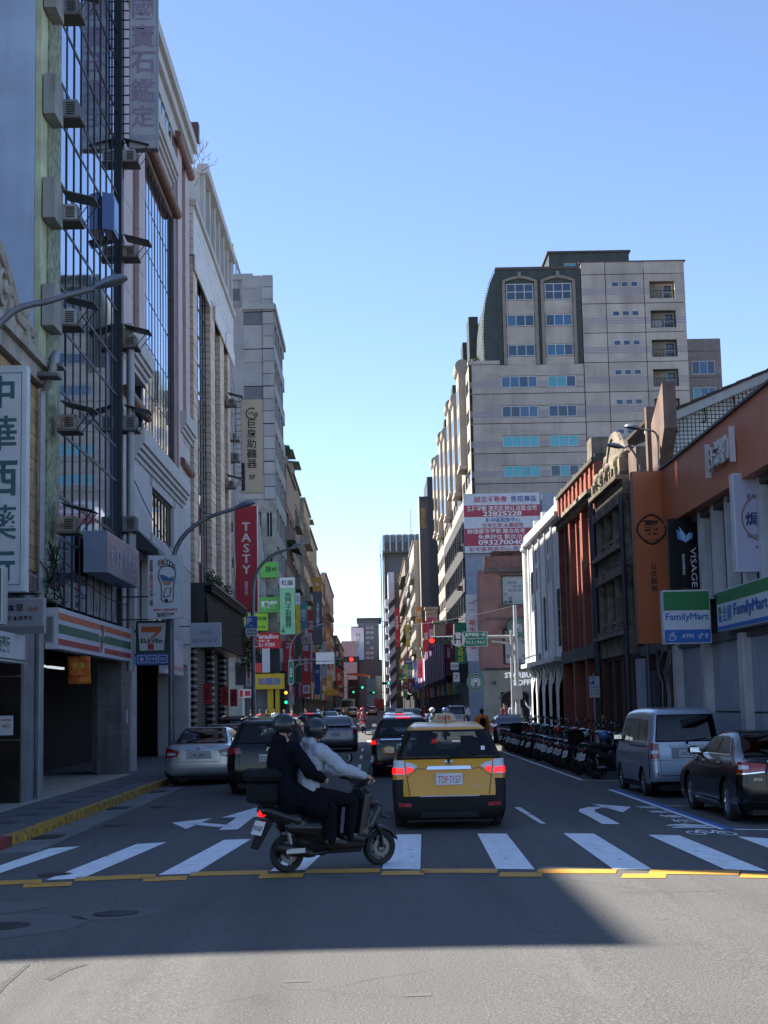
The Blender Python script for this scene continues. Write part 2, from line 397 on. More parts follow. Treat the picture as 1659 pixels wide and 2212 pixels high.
for (xa, ya, xb, yb) in ((4.75,22.95,4.88,23.5),(4.88,23.5,5.12,23.5),(4.88,23.5,5.0,22.98),(5.0,22.98,5.12,23.5),(5.12,23.5,5.2,22.95),(4.75,22.95,5.0,22.98)):
    d = Vector((xb-xa, yb-ya, 0)).normalized(); q = Vector((-d.y, d.x, 0)) * .022
    mb.add([(xa+q.x,ya+q.y,0),(xb+q.x,yb+q.y,0),(xb-q.x,yb-q.y,0),(xa-q.x,ya-q.y,0)], [(0,1,2,3)])
mb.v = [(p[0], p[1], gz(p[0]) + .008) for p in mb.v]
mb.build('cycle_symbol', paint_w, road)
for i in range(5):                             # far crossing stripes at the boulevard
    for x in (-4.6 + i * 2.2,):
        sheet('crosswalk_stripe', [(x,79.2),(x+.45,79.2),(x+.45,82.4),(x,82.4)], .006, paint_w, road)
for i in range(9):
    x = -8 + i * 2
    sheet('crosswalk_stripe', [(x,113),(x+.5,113),(x+.5,117),(x,117)], .006, paint_w, road)
sheet('stop_line', [(-5,75.4),(5,75.4),(5,75.8),(-5,75.8)], .006, paint_w, road)
# patches and covers
def disc_pts(x, y, rx, ry, n=28): return [(x + rx*math.cos(2*math.pi*k/n), y + ry*math.sin(2*math.pi*k/n)) for k in range(n)]
def cover(u, v, r, patch, mat=iron_m):
    x, y = gp(u, v)
    sheet('asphalt_patch', disc_pts(x, y, patch, patch), .003, patch_m, road)
    c = sheet('manhole_cover', disc_pts(x, y, r, r), .006, mat, road)
    mb = MB()
    for k in range(-3, 4):
        h = math.sqrt(max(0, r*r*.75 - (k*r/4)**2)); mb.box(x-h, x+h, y+k*r/4-.02, y+k*r/4+.02, gz(x)+.007, gz(x)+.011)
    mb.build('cover_ribs', black_m, c)
cover(250, 1974, .22, .42); cover(-2, 2002, .28, .8); cover(118, 1890, .22, .3); cover(352, 1743, .3, .5); cover(255, 1783, .25, .4)
x_, y_ = gp(-20, 1963); sheet('asphalt_patch', disc_pts(x_, y_, .6, .5), .003, patch_m, road)
for (u, v) in ((246,1760),(420,1725),(560,1735),(640,2120),(900,2150),(1180,2010)):
    x, y = gp(u, v); sheet('asphalt_patch', [(x-.09,y-.05),(x+.1,y-.04),(x+.08,y+.06),(x-.07,y+.05)], .003, patch_m, road)
tyre_mk = M('tyre_mark', (.062,.061,.058), .9, var=.35, scale=6, bump=.4, bscale=48, speck=.3)
for q in (((-20,2150),(0,2128),(52,2086),(66,2084),(14,2130),(-6,2152)), ((95,2115),(140,2093),(176,2084),(190,2084),(150,2096),(110,2118))): gpoly('tyre_mark', q, tyre_mk, .003)
# left pavement, kerb, gutter
pav_m = M('paving_grey', (.13,.135,.14), .85, var=.25, scale=2, bump=.3, bscale=70, speck=.12)
pav_d = M('paving_dark', (.06,.062,.07), .85, var=.2, scale=2)
pav_b = M('arcade_tile_beige', (.46,.42,.36), .6, var=.15, scale=3)
kerb_y = M('kerb_yellow', (.62,.37,.035), .75, var=.36, scale=6, bump=.4, bscale=30, var2=(.13,.09,.05))
layer(kerb_y, (.05,.045,.035), .8, (1, 1, 2), 5.0, .52, .62, detail=8)
kerb_r = M('kerb_red', (.28,.035,.03), .75, var=.3, scale=6, var2=(.08,.03,.03))
kerb_g = M('kerb_granite', (.2,.2,.19), .85, var=.3, scale=4, speck=.2)
ZP = .045                                      # height of the pavement
lp = empty('pavement_left', (-6, 40, 0), kind='structure', label='grey paved footway with yellow kerb under the left arcades')
mb = MB(); mb.box(-16, -5.56, 22.9, 79, -.2, ZP); mb.box(-16, -6.6, 21.6, 22.9, -.2, ZP - .002); mb.build('paving_bed', pav_m, lp)
sheet('gutter', [(-5.42,22.4),(-4.78,22.4),(-4.78,78),(-5.42,78)], .003, concrete_g, road)
y = 23.0
while y < 58:
    row = [(-6.86, -6.45), (-6.43, -6.02), (-6.0, -5.6)]
    for i, (a, b) in enumerate(row):
        dk = (i == 1 and int(y / .62) % 3 == 0)
        pbox('paving_slab', a, b, y, y + .60, ZP - .02, ZP + .008 + random.uniform(0, .003), pav_d if dk else pav_m, lp)
    y += .62
y = 23.0
while y < 45:
    for k in range(5): pbox('arcade_tile', -7.52 - k*.6, -6.95 - k*.6, y, y + .57, ZP - .01, ZP + .012, pav_b, lp)
    y += .6
y = 22.6; i = 0
while y < 78:
    m = kerb_r if y < 23.6 else kerb_y
    pbox('kerb_stone', -5.58, -5.42, y, y + .985, -.2, ZP + .006 + random.uniform(0, .006), m, lp); y += 1.0; i += 1
for k in range(6):                             # the kerb turns the corner
    a = R_(15 * k); x0 = -5.9 - 1.0*0 ; cx, cy = -6.5, 22.6
    p = [(cx + r*math.cos(-a), cy + r*math.sin(-a), 0) for r in (.94, 1.08)]; a2 = a + R_(14.6)
    q = [(cx + r*math.cos(-a2), cy + r*math.sin(-a2), 0) for r in (1.08, .94)]
    MB().prism([Vector(t) + Vector((0,0,-.2)) for t in p + q], (0, 0, .2 + ZP + .006)).build('kerb_stone', kerb_r, lp)
MB().prism([(-6.5,22.9,-.2),(-5.56,22.9,-.2)] + [(-6.5+.94*math.cos(-R_(a)), 22.6+.94*math.sin(-R_(a)), -.2) for a in range(0, 91, 15)], (0,0,.2+ZP-.001)).build('corner_slab', pav_m, lp)
for y in (24.6, 31.5, 37.5, 44, 51):
    c = pbox('drain_grate', -5.36, -4.95, y, y + .75, -.12, gz(-5.1) + .012, iron_m, lp)
# right pavement
rp = empty('pavement_right', (8, 50, 0), kind='structure', label='grey footway behind the parked cars and scooters')
mb = MB(); mb.box(7.98, 17, 20, 80, -.2, ZP); mb.build('paving_bed', pav_m, rp)
y = 20
while y < 80:
    pbox('kerb_stone', 7.84, 7.98, y, y + .985, -.2, ZP + .006, kerb_g, rp); y += 1.0
for nm, x0, x1, y0, y1, lb in (('pavement_far_left', -20, -5.6, 101, 420, 'far footway beyond the boulevard on the left'), ('pavement_far_right', 8, 24, 112, 420, 'far footway beyond the boulevard on the right')):
    o = MB().box(x0, x1, y0, y1, -.2, ZP).build(nm, pav_m, kind='structure', label=lb)
# ================================================================== BUILDERS FOR VEHICLES AND PEOPLE
def capsule(mb, p, q, r1, r2=None, n=10):
    r2 = r1 if r2 is None else r2; p, q = Vector(p), Vector(q)
    mb.ball(p, r1, n, 8); mb.ball(q, r2, n, 8)
    if (q - p).length > 1e-4: mb.tube([p, q], [r1, r2], n)
def blob(mb, voxel=.012, it=6, f=.6, name='blob', mats=None, sub=False):
    """union of the shapes as one smooth continuous surface"""
    me = mb.mesh('raw', []); o = bpy.data.objects.new('raw', me)
    b = bmesh.new(); b.from_mesh(me); bmesh.ops.recalc_face_normals(b, faces=b.faces); b.to_mesh(me); b.free()
    r = o.modifiers.new('r', 'REMESH'); r.mode = 'VOXEL'; r.voxel_size = voxel
    s = o.modifiers.new('s', 'SMOOTH'); s.iterations = it; s.factor = f
    out = dg_mesh(o); bpy.data.objects.remove(o)
    out.polygons.foreach_set('use_smooth', [True] * len(out.polygons)); out.name = name
    out.materials.clear()
    for m in (mats or []): out.materials.append(m)
    return out
def meshobj(name, me, parent, **k):
    o = bpy.data.objects.new(name, me); link(o, parent); return tag(o, **k)
def chaikin(p, n=1):
    for _ in range(n):
        q = [p[0]]
        for a, b in zip(p, p[1:]):
            q += [(a[0]*.75+b[0]*.25, a[1]*.75+b[1]*.25), (a[0]*.25+b[0]*.75, a[1]*.25+b[1]*.75)]
        p = q + [p[-1]]
    return p
def lerp_tab(tab, z):
    if z <= tab[0][0]: return tab[0][1]
    for (a, x), (b, y) in zip(tab, tab[1:]):
        if z <= b: return x + (y - x) * (z - a) / (b - a)
    return tab[-1][1]
car_glass = bpy.data.materials.new('car_glass'); car_glass.use_nodes = True
def _cg(m, tint, rf=1.5):
    n = m.node_tree.nodes; l = m.node_tree.links; n.clear()
    o = n.new('ShaderNodeOutputMaterial'); mx = n.new('ShaderNodeMixShader'); fr = n.new('ShaderNodeFresnel'); fr.inputs[0].default_value = rf
    t = n.new('ShaderNodeBsdfTransparent'); t.inputs[0].default_value = (*tint, 1); g = n.new('ShaderNodeBsdfGlossy'); g.inputs['Roughness'].default_value = .03
    l.new(fr.outputs[0], mx.inputs[0]); l.new(t.outputs[0], mx.inputs[1]); l.new(g.outputs[0], mx.inputs[2]); l.new(mx.outputs[0], o.inputs[0])
_cg(car_glass, (.42, .46, .48))
dark_glass = bpy.data.materials.new('tinted_glass'); dark_glass.use_nodes = True; _cg(dark_glass, (.10, .11, .12), 1.6)
tyre_m = M('tyre_rubber', (.018,.018,.018), .85, var=.15, scale=9)
rim_m = M('alloy_rim', (.45,.46,.48), .3, .9, var=.05)
blackp = M('black_plastic', (.009,.009,.010), .6, var=.1, spec=.25)
red_off = M('tail_light_lens', (.30,.012,.012), .15, coat=1, var=0)
red_on = M('brake_light_lit', (.45,.006,.004), .25, var=0, emit=(1,.012,.006), es=.42, coat=.6)
amber_on = M('indicator_lit', (.8,.2,.02), .3, var=0, emit=(1,.25,.02), es=5.0)
lens_c = M('clear_lens', (.55,.57,.6), .12, coat=1, var=0)
plate_m = M('plate_white', (.62,.63,.62), .45, var=.08)
plate_ink = M('plate_ink', (.03,.03,.05), .6, var=0)
plate_red = M('plate_ink_red', (.5,.05,.05), .6, var=0)
seat_m = M('seat_fabric', (.035,.035,.038), .9, var=.1)
def car_paint(key, col, metal=.35):
    dark = max(col) < .06
    return M(key, tuple(c * (.6 if dark else 1) for c in col), .14 if dark else .3, 0 if dark else metal, var=.05, coat=0 if dark else (.3 if col[2] < .02 else .7), spec=.42 if dark else None)
class Car:
    def __init__(s, name, label, cat, sil, W, wheels, paint, rr=.2, rt=.13, group=None, two=None, clear=.17, glass_rear=None, glass_front=None, gl=None, tyre=(.31,.2), detail=1, smooth=2):
        s.root = empty(name, (0,0,0), label, cat, group); s.W = W; s.paint = paint
        s.P = chaikin(sil, smooth); s.L = max(p[0] for p in sil); s.rr, s.rt = rr, rt
        s.N = []
        for i, p in enumerate(s.P):
            a, b = s.P[max(i-1,0)], s.P[min(i+1,len(s.P)-1)]; d = Vector((b[0]-a[0], b[1]-a[1])); d = d.normalized() if d.length > 0 else Vector((0,1))
            s.N.append(Vector((-d.y, d.x)))
        s.top = max(p[1] for p in s.P); s.glass_rear, s.glass_front = glass_rear, glass_front
        s.gl = gl or car_glass
        zmid = s.top * .62
        def rad(i):
            n = s.N[i]; k = max(0, min(1, n.y)); return s.rr * (1-k) + s.rt * k
        mb = MB(); ang = [R_(a) for a in (0, 18, 36, 54, 72, 90)]
        rows = []
        for i, (y, z) in enumerate(s.P):
            r = rad(i); n = s.N[i]; row = []
            for a in reversed(ang):
                ins = r*(1-math.cos(a)); zz = z - n.y*ins; w = lerp_tab(W, zz); row.append((w - r + r*math.sin(a), y - n.x*ins, zz))
            w = lerp_tab(W, z) - r
            for t in (.66, .33, 0): row.append((w*t, y, z))
            row = row + [(-p[0], p[1], p[2]) for p in reversed(row[:-1])]
            rows.append(row)
        m = len(rows[0]); vs = [p for r in rows for p in r]; fs = []; mi = []
        for i in range(len(rows)-1):
            for k in range(m-1):
                c = [sum(vs[j][q] for j in (i*m+k, i*m+k+1, (i+1)*m+k+1, (i+1)*m+k))/4 for q in range(3)]
                if s.in_glass(c): continue
                fs.append((i*m+k, (i+1)*m+k, (i+1)*m+k+1, i*m+k+1)); mi.append(1 if two and two(c) else 0)
        mb.add(vs, fs); mb.m = mi
        # flanks
        Q = [(y - s.N[i].x*rad(i), z - s.N[i].y*rad(i)) for i, (y, z) in enumerate(s.P)]
        def upper(y):
            best = None
            for a, b in zip(Q, Q[1:]):
                if min(a[0], b[0]) <= y <= max(a[0], b[0]) and a[0] != b[0]:
                    z = a[1] + (b[1]-a[1])*(y-a[0])/(b[0]-a[0]); best = z if best is None else max(best, z)
            return best
        s.upper = upper; tr, tw = tyre; ra = tr + .055
        def lower(y):
            z = clear
            for yw in wheels:
                if abs(y-yw) < ra: z = max(z, tr + math.sqrt(ra*ra-(y-yw)**2))
            return z
        y0, y1 = min(q[0] for q in Q) + .0, max(q[0] for q in Q) - .0
        ys = sorted(set([round(y0 + (y1-y0)*k/44, 3) for k in range(45)] + [round(yw + ra*math.cos(R_(a)), 3) for yw in wheels for a in range(0, 181, 15)]))
        ys = [y for y in ys if upper(y) is not None and y0 <= y <= y1]
        nz = 12; vs = []
        for y in ys:
            lo, hi = lower(y), upper(y)
            for k in range(nz+1):
                z = lo + (hi-lo)*k/nz; vs.append((lerp_tab(W, z), y, z))
        for sg in (1, -1):
            V = [(sg*p[0], p[1], p[2]) for p in vs]; fs = []; mi = []
            for i in range(len(ys)-1):
                for k in range(nz):
                    f = (i*(nz+1)+k, (i+1)*(nz+1)+k, (i+1)*(nz+1)+k+1, i*(nz+1)+k+1)
                    fs.append(f if sg == 1 else f[::-1])
                    c = [sum(V[j][q] for j in f)/4 for q in range(3)]; mi.append(1 if two and two(c) else 0)
            k0 = len(mb.v); mb.v += V; mb.f += [tuple(j+k0 for j in f) for f in fs]; mb.m += mi
        mats = [paint, blackp]
        mb.build('body', mats, s.root, smooth=42)
        ub = MB(); wi = W[1][1] - .2
        ub.box(-wi, wi, .12, s.L-.15, clear-.02, .5)
        ub.build('underbody', dark_in, s.root)
        s.wheels(wheels, tr, tw)
        # cabin
        if glass_rear:
            za, zb = glass_rear[1]
            ra_, rb_ = s.roofspan()
            cab = MB(); w2 = lerp_tab(W, za) - .06; w3 = lerp_tab(W, zb) - .07
            for sg in (1, -1): cab = MB(); cab.prism([(sg*w2, ra_+.1, za-.3), (sg*w2, rb_, za-.3), (sg*w3, rb_-.3, zb), (sg*w3, ra_+.2, zb)], (sg*.01, 0, 0)); cab.build('door_lining', dark_in, s.root)
            for yy in (ra_ + .55, ra_ + 1.45):
                for sg in (-1, 1):
                    st = MB(); st.prism([(sg*.36-.22, yy, za-.45), (sg*.36+.22, yy, za-.45), (sg*.36+.17, yy-.1, za+.12), (sg*.36-.17, yy-.1, za+.12)], (0, .12, 0))
                    st.box(sg*.36-.1, sg*.36+.1, yy-.08, yy+.02, za+.13, za+.28)
                    st.build('seat', seat_m, s.root)
    def roofspan(s):
        t = [p[0] for p in s.P if p[1] > s.top - .12]; return min(t), max(t)
    def in_glass(s, c):
        for g, side in ((s.glass_rear, 0), (s.glass_front, 1)):
            if not g: continue
            (wl, wh), (za, zb) = g
            if za < c[2] < zb and ((c[1] < s.L*.45) if side == 0 else (c[1] > s.L*.5)):
                t = (c[2]-za)/(zb-za)
                if abs(c[0]) < wl + (wh-wl)*t: return True
        return False
    def rp(s, x, z, off=0.0, front=False):
        """point of the rear (or front) surface at x, z"""
        seq = range(len(s.P)-1) if not front else range(len(s.P)-2, -1, -1)
        for i in seq:
            a, b = s.P[i], s.P[i+1]
            if min(a[1], b[1]) <= z <= max(a[1], b[1]) and a[1] != b[1]:
                t = (z-a[1])/(b[1]-a[1]); y = a[0] + (b[0]-a[0])*t; n = (s.N[i]*(1-t) + s.N[i+1]*t).normalized(); break
        else: y, n = 0, Vector((-1, 0))
        k = max(0, min(1, n.y)); r = s.rr*(1-k) + s.rt*k; w = lerp_tab(s.W, z); d = abs(x) - (w-r)
        ins = 0; side = 0
        if d > 0: q = min(.995, d/r); ins = r*(1-math.sqrt(1-q*q)); side = q
        sx = 1 if x >= 0 else -1
        return Vector((x + sx*off*side, y - n.x*ins + n.x*off*(1-side*.5), z + n.y*off))
    def patch(s, name, pts, m, off=.01, n=6, front=False, thick=0, parent=None, **k):
        """quad (x, z) corners, bottom-left, bottom-right, top-right, top-left, laid on the rear surface"""
        mb = MB(); vs = []
        for j in range(n+1):
            for i in range(n*2+1):
                u, v = i/(n*2), j/n
                x = (pts[0][0]*(1-u)+pts[1][0]*u)*(1-v) + (pts[3][0]*(1-u)+pts[2][0]*u)*v
                z = (pts[0][1]*(1-u)+pts[1][1]*u)*(1-v) + (pts[3][1]*(1-u)+pts[2][1]*u)*v
                vs.append(s.rp(x, z, off, front))
        w = n*2+1
        fs = [(j*w+i, j*w+i+1, (j+1)*w+i+1, (j+1)*w+i) for j in range(n) for i in range(n*2)]
        mb.add(vs, fs)
        o = mb.build(name, m, parent or s.root, smooth=50, **k)
        if thick: md = o.modifiers.new('d', 'SOLIDIFY'); md.thickness = thick; md.offset = -1
        return o
    def side_poly(s, name, pts, m, off=.006, both=True, **k):
        for sg in ((1, -1) if both else (-1,)):
            mb = MB(); q = [(sg*(lerp_tab(s.W, z)+off), y, z) for y, z in pts]
            mb.add(q, [tuple(range(len(q)))] if sg == 1 else [tuple(reversed(range(len(q))))]); mb.build(name, m, s.root, **k)
    def strip(s, name, pts, m, w=.012, off=.004, closed=False):
        """thin line on the rear surface"""
        mb = MB(); P = []
        for a, b in zip(pts, pts[1:] + ([pts[0]] if closed else [])):
            n = max(1, int(Vector((b[0]-a[0], b[1]-a[1])).length / .06))
            P += [s.rp(a[0]+(b[0]-a[0])*i/n, a[1]+(b[1]-a[1])*i/n, off) for i in range(n)]
        P.append(s.rp(*(pts[0] if closed else pts[-1]), off)); mb.tube(P, w/2, 5); return mb.build(name, m, s.root, smooth=60)
    def wheels(s, ys, r, w):
        for y in ys:
            for sg in (1, -1):
                x = sg*(s.W[1][1] - w/2 - .015)
                e = empty('wheel', (x, y, r)); e.parent = s.root
                key = ('wheel', r, w)
                if key not in WHEELS:
                    t = MB(); t.lathe([(r*.64,-w/2+.01),(r*.8,-w/2),(r*.94,-w/2+.008),(r,-w/2+.035),(r,w/2-.035),(r*.94,w/2-.008),(r*.8,w/2),(r*.64,w/2-.01)], axis='x', n=28, close=True)
                    h = MB(); h.lathe([(0,.0),(.05,.0),(.055,-.03),(r*.6,-.03),(r*.62,.0),(r*.67,.02),(r*.67,-.06),(0,-.06)], (w/2-.03,0,0), 'x', 24)
                    for k in range(7):
                        a = 2*math.pi*k/7; d = Vector((0, math.cos(a), math.sin(a))); q = Vector((0, -math.sin(a), math.cos(a)))
                        o = Vector((w/2-.05, 0, 0)); h.prism([o+q*.022, o-q*.022, o-q*.03+d*r*.63, o+q*.03+d*r*.63], (.035, 0, 0))
                    WHEELS[key] = (t.mesh('tyre', tyre_m, 40), h.mesh('rim', rim_m, 30))
                a = bpy.data.objects.new('tyre', WHEELS[key][0]); link(a, e); b = bpy.data.objects.new('rim', WHEELS[key][1]); link(b, e)
                if sg < 0: b.rotation_euler.z = math.pi
    def plate(s, txt, z, w=.38, h=.16, ink=None, y=None):
        p = s.rp(0, z, .02); o = MB().box(-w/2, w/2, p.y-.012, p.y+.01, z-h/2, z+h/2).build('number_plate', plate_m, s.root)
        fr = FR('F', p.y-.013); b = s.root.location
        lettering(fr, txt, -w*.43, w*.43, z-h*.36, z+h*.28, .002, ink or plate_ink, o, fit=True)
    def mirror(s, y, z, m=None):
        for sg in (-1, 1):
            w = lerp_tab(s.W, z); mb = MB(); mb.ball((sg*(w+.13), y, z+.04), (.12,.06,.075), 12, 8); mb.tube([(sg*(w-.03), y+.05, z-.04), (sg*(w+.1), y+.02, z)], .02, 6)
            a = mb.build('wing_mirror', m or s.paint, s.root, smooth=60)
            MB().prism([(sg*(w+.04), y-.055, z), (sg*(w+.21), y-.05, z), (sg*(w+.21), y-.05, z+.085), (sg*(w+.05), y-.055, z+.09)], (0, -.008, 0)).build('mirror_glass', chrome, a)
    def emblem(s, z, rx=.06, rz=.04, m=None, ovals=True):
        p = s.rp(0, z, .012); mb = MB()
        def ring(cx, cz, a, b): mb.tube([(cx+a*math.cos(t*math.pi/8), p.y, cz+b*math.sin(t*math.pi/8)) for t in range(17)], .006, 5)
        ring(0, z, rx, rz)
        if ovals: ring(0, z+.008, rx*.38, rz*.8); ring(0, z+rz*.35, rx*.7, rz*.45)
        else:
            for k in range(3):
                a = R_(90+120*k); mb.prism([(0,p.y-.004,z),(.02*math.cos(a-.5),p.y-.004,z+.02*math.sin(a-.5)),(.05*math.cos(a),p.y-.004,z+.05*math.sin(a)),(.02*math.cos(a+.5),p.y-.004,z+.02*math.sin(a+.5))], (0,.008,0))
        mb.build('emblem', chrome, s.root, smooth=60)
    def glaze(s, side=None, wiper=False, fit=.02, gl=None):
        for g, fr, nm in ((s.glass_rear, False, 'rear_window'), (s.glass_front, True, 'windscreen')):
            if g:
                (wl, wh), (za, zb) = g; f = fit
                s.patch(nm, [(-wl-f, za-f), (wl+f, za-f), (wh+f, zb+f), (-wh-f, zb+f)], gl or s.gl, .006, 8, front=fr)
        if s.glass_rear:
            (wl, wh), (za, zb) = s.glass_rear
            s.strip('window_seal', [(-wl-.02, za-.02), (wl+.02, za-.02), (wh+.02, zb+.02), (-wh-.02, zb+.02)], blackp, .03, .004, True)
        for poly in side or []: s.side_poly('side_window', poly, dark_glass if s.gl is dark_glass else SIDE_GL, .007)
        if wiper:
            (wl, wh), (za, zb) = s.glass_rear
            mb = MB(); mb.tube([s.rp(0, za-.05, .03), s.rp(.02, za-.02, .04), s.rp(.42, za+.03, .025)], .009, 6); mb.ball(s.rp(0, za-.06, .02), .03, 8, 6); mb.build('wiper', blackp, s.root)
    def light(s, pts, m, label=None, name='tail_light', sym=True, off=.014, n=4, parent=None):
        out_ = []
        for sg in ((1, -1) if sym else (1,)):
            q = [(sg*x, z) for x, z in pts]
            if sg < 0: q = [q[1], q[0], q[3], q[2]]
            out_.append(s.patch(name, q, m, off, n, parent=parent))
        return out_
    def place(s, x, y, rot=0.0, z=None):
        s.root.location = (x, y, gz(x) if z is None else z); s.root.rotation_euler.z = rot
WHEELS = {}
SIDE_GL = glassm('side_glass', (.012,.014,.017), .05, spec=.9)
# ---- scooters: x forward, rear axle at x = 0, y to the left
def make_scooter(name, label, body_c, seat_c, rr=.215, wb=1.27, lit=False, plate='MXK·682', detail=True, topbox=None, cat='scooter', group=None, voxel=.016):
    root = empty(name, (0,0,0), label, cat, group)
    for x in (0, wb):
        e = empty('wheel', (x, 0, rr)); e.parent = root; key = ('sw', rr)
        if key not in WHEELS:
            t = MB(); prof = [(rr-.075,-.03),(rr-.05,-.05),(rr-.018,-.05),(rr-.002,-.022),(rr,0),(rr-.002,.022),(rr-.018,.05),(rr-.05,.05),(rr-.075,.03)]
            t.lathe(prof, axis='y', n=28, close=True)
            h = MB(); h.lathe([(rr-.062,-.035),(rr-.075,-.03),(rr-.08,0),(rr-.075,.03),(rr-.062,.035)], axis='y', n=24); h.lathe([(0,-.05),(.04,-.05),(.045,.05),(0,.05)], axis='y', n=14)
            for k in range(5):
                a = 2*math.pi*k/5; d = Vector((math.cos(a),0,math.sin(a))); q = Vector((-math.sin(a),0,math.cos(a)))
                h.prism([q*.022-Vector((0,.02,0)), -q*.022-Vector((0,.02,0)), d*(rr-.07)-q*.013-Vector((0,.02,0)), d*(rr-.07)+q*.013-Vector((0,.02,0))], (0,.04,0))
            h.lathe([(.06,-.058),(.11,-.058),(.11,-.054),(.06,-.054)], axis='y', n=20, close=True)
            WHEELS[key] = (t.mesh('tyre', tyre_m, 50), h.mesh('rim', M('scooter_rim', (.16,.165,.17), .4, .8, var=.1), 30))
        for nm, me in zip(('tyre', 'rim'), WHEELS[key]): link(bpy.data.objects.new(nm, me), e)
    b = MB()                                     # rear bodywork
    for sg in (-1, 1):
        capsule(b, (.46, sg*.06, .50), (.05, sg*.10, .58), .12, .10); capsule(b, (.05, sg*.10, .60), (-.30, sg*.055, .72), .11, .06); capsule(b, (.35, sg*.11, .50), (.0, sg*.12, .52), .12, .08)
        capsule(b, (.50, sg*.08, .36), (.40, sg*.08, .56), .10, .12); capsule(b, (.20, sg*.1, .52), (.42, sg*.09, .40), .08, .1)
    meshobj('rear_cowl', blob(b, voxel, 5, name='rear_cowl', mats=[body_c]), root)
    b = MB()
    capsule(b, (.50, 0, .70), (.15, 0, .74), .095, .10); capsule(b, (.15, 0, .745), (-.28, 0, .80), .10, .075)
    for sg in (-1, 1): capsule(b, (.40, sg*.07, .70), (-.15, sg*.07, .765), .06, .06)
    meshobj('seat', blob(b, voxel, 6, name='seat', mats=[seat_c]), root)
    b = MB(); b.box(.45, .95, -.17, .17, .25, .32); capsule(b, (.86, -.1, .30), (.98, -.06, .55), .07, .05); capsule(b, (.86, .1, .30), (.98, .06, .55), .07, .05)
    capsule(b, (.45, 0, .28), (.2, 0, .33), .12, .12); capsule(b, (.25, 0, .46), (.50, 0, .34), .16, .14); b.box(.5, .92, -.15, .15, .19, .27)
    meshobj('floorboard', blob(b, voxel, 4, name='floorboard', mats=[blackp]), root)
    b = MB()                                     # leg shield and beak
    for sg in (-1, 1):
        capsule(b, (.93, sg*.13, .40), (1.0, sg*.10, .72), .06, .05); capsule(b, (1.0, sg*.10, .72), (.97, sg*.07, .92), .05, .05)
        capsule(b, (1.05, sg*.09, .62), (1.20, sg*.045, .60), .07, .05); capsule(b, (1.0, sg*.06, .86), (1.17, sg*.03, .66), .06, .05)
        capsule(b, (.96, sg*.14, .38), (1.06, sg*.09, .60), .05, .06); capsule(b, (.91, sg*.12, .33), (1.0, sg*.13, .84), .06, .07); capsule(b, (1.02, sg*.12, .48), (1.16, sg*.07, .68), .07, .08)
    capsule(b, (1.17, 0, .63), (1.37, 0, .545), .06, .02); capsule(b, (1.0, 0, .9), (1.16, 0, .68), .07, .06); capsule(b, (1.0, 0, .45), (1.08, 0, .62), .08, .09)
    meshobj('front_cowl', blob(b, voxel, 5, name='front_cowl', mats=[body_c]), root)
    b = MB()
    capsule(b, (.96, -.10, 1.0), (.96, .10, 1.0), .06, .06); capsule(b, (1.03, 0, .99), (1.0, 0, .90), .07, .05); capsule(b, (.93, -.2, 1.01), (.95, .2, 1.01), .035, .035)
    meshobj('handlebar_cowl', blob(b, voxel, 5, name='handlebar_cowl', mats=[body_c]), root)
    for sg in (-1, 1):
        MB().tube([(.95, sg*.16, 1.02), (.90, sg*.34, 1.03)], .018, 10).build('handle_grip', blackp, root, smooth=50)
        MB().tube([(.99, sg*.2, 1.02), (.985, sg*.34, 1.015)], .007, 6).build('brake_lever', chrome, root)
        m = MB(); m.tube([(.96, sg*.22, 1.04), (.98, sg*.25, 1.16), (1.0, sg*.27, 1.24)], .007, 6); m.ball((1.01, sg*.28, 1.27), (.02,.05,.06), 12, 8)
        e = m.build('rear_mirror', blackp, root, smooth=50)
        MB().lathe([(0,-.002),(.045,0)], (.987, sg*.28, 1.27), 'x', 14).build('mirror_glass', chrome, e)
    MB().ball((1.07, 0, 1.0), (.03,.08,.05), 12, 8).build('headlight', lens_c, root, smooth=60)
    m = MB()
    for sg in (-1, 1): m.tube([(1.06, sg*.05, .62), (wb-.02, sg*.075, .40), (wb, sg*.075, rr)], [.025,.025,.02], 8)
    m.build('front_fork', blackp, root, smooth=50)
    m = MB(); vs = []
    for k in range(11):
        a = R_(20 + 13*k)
        for y, r in ((-.07, rr+.0), (-.055, rr+.03), (0, rr+.042), (.055, rr+.03), (.07, rr+.0)): vs.append((wb + r*math.cos(a), y, rr + r*math.sin(a)))
    m.add(vs, [(k*5+j, k*5+j+1, (k+1)*5+j+1, (k+1)*5+j) for k in range(10) for j in range(4)])
    o = m.build('front_fender', body_c, root, smooth=60); md = o.modifiers.new('d', 'SOLIDIFY'); md.thickness = .008
    m = MB(); m.box(-.10, .35, .09, .17, rr-.06, rr+.08); m.tube([(.3,.12,.3),(.5,.1,.33)], .07, 10); m.build('engine_casing', M('engine_grey', (.09,.09,.095), .5, .6), root, bevel=.02)
    m = MB(); m.tube([(.5,-.1,.22),(.25,-.15,.2)], .022, 8); m.tube([(.28,-.155,.20),(.2,-.16,.22),(-.16,-.17,.30),(-.22,-.17,.31)], [.03,.055,.062,.04], 14)
    e = m.build('exhaust', M('exhaust_black', (.03,.03,.03), .45, .6), root, smooth=50)
    m = MB(); m.box(-.12, .12, -.228, -.215, .235, .29); m.build('heat_shield', steel, e)
    for sg in (-1, 1): MB().tube([(0, sg*.12, rr+.03), (-.06, sg*.12, .58)], .026, 10).build('shock_absorber', M('spring_steel', (.3,.3,.3), .4, .8), root, smooth=50)
    b = MB(); capsule(b, (-.30, -.065, .70), (-.30, .065, .70), .042, .042); capsule(b, (-.33, -.03, .68), (-.33, .03, .68), .036, .036)
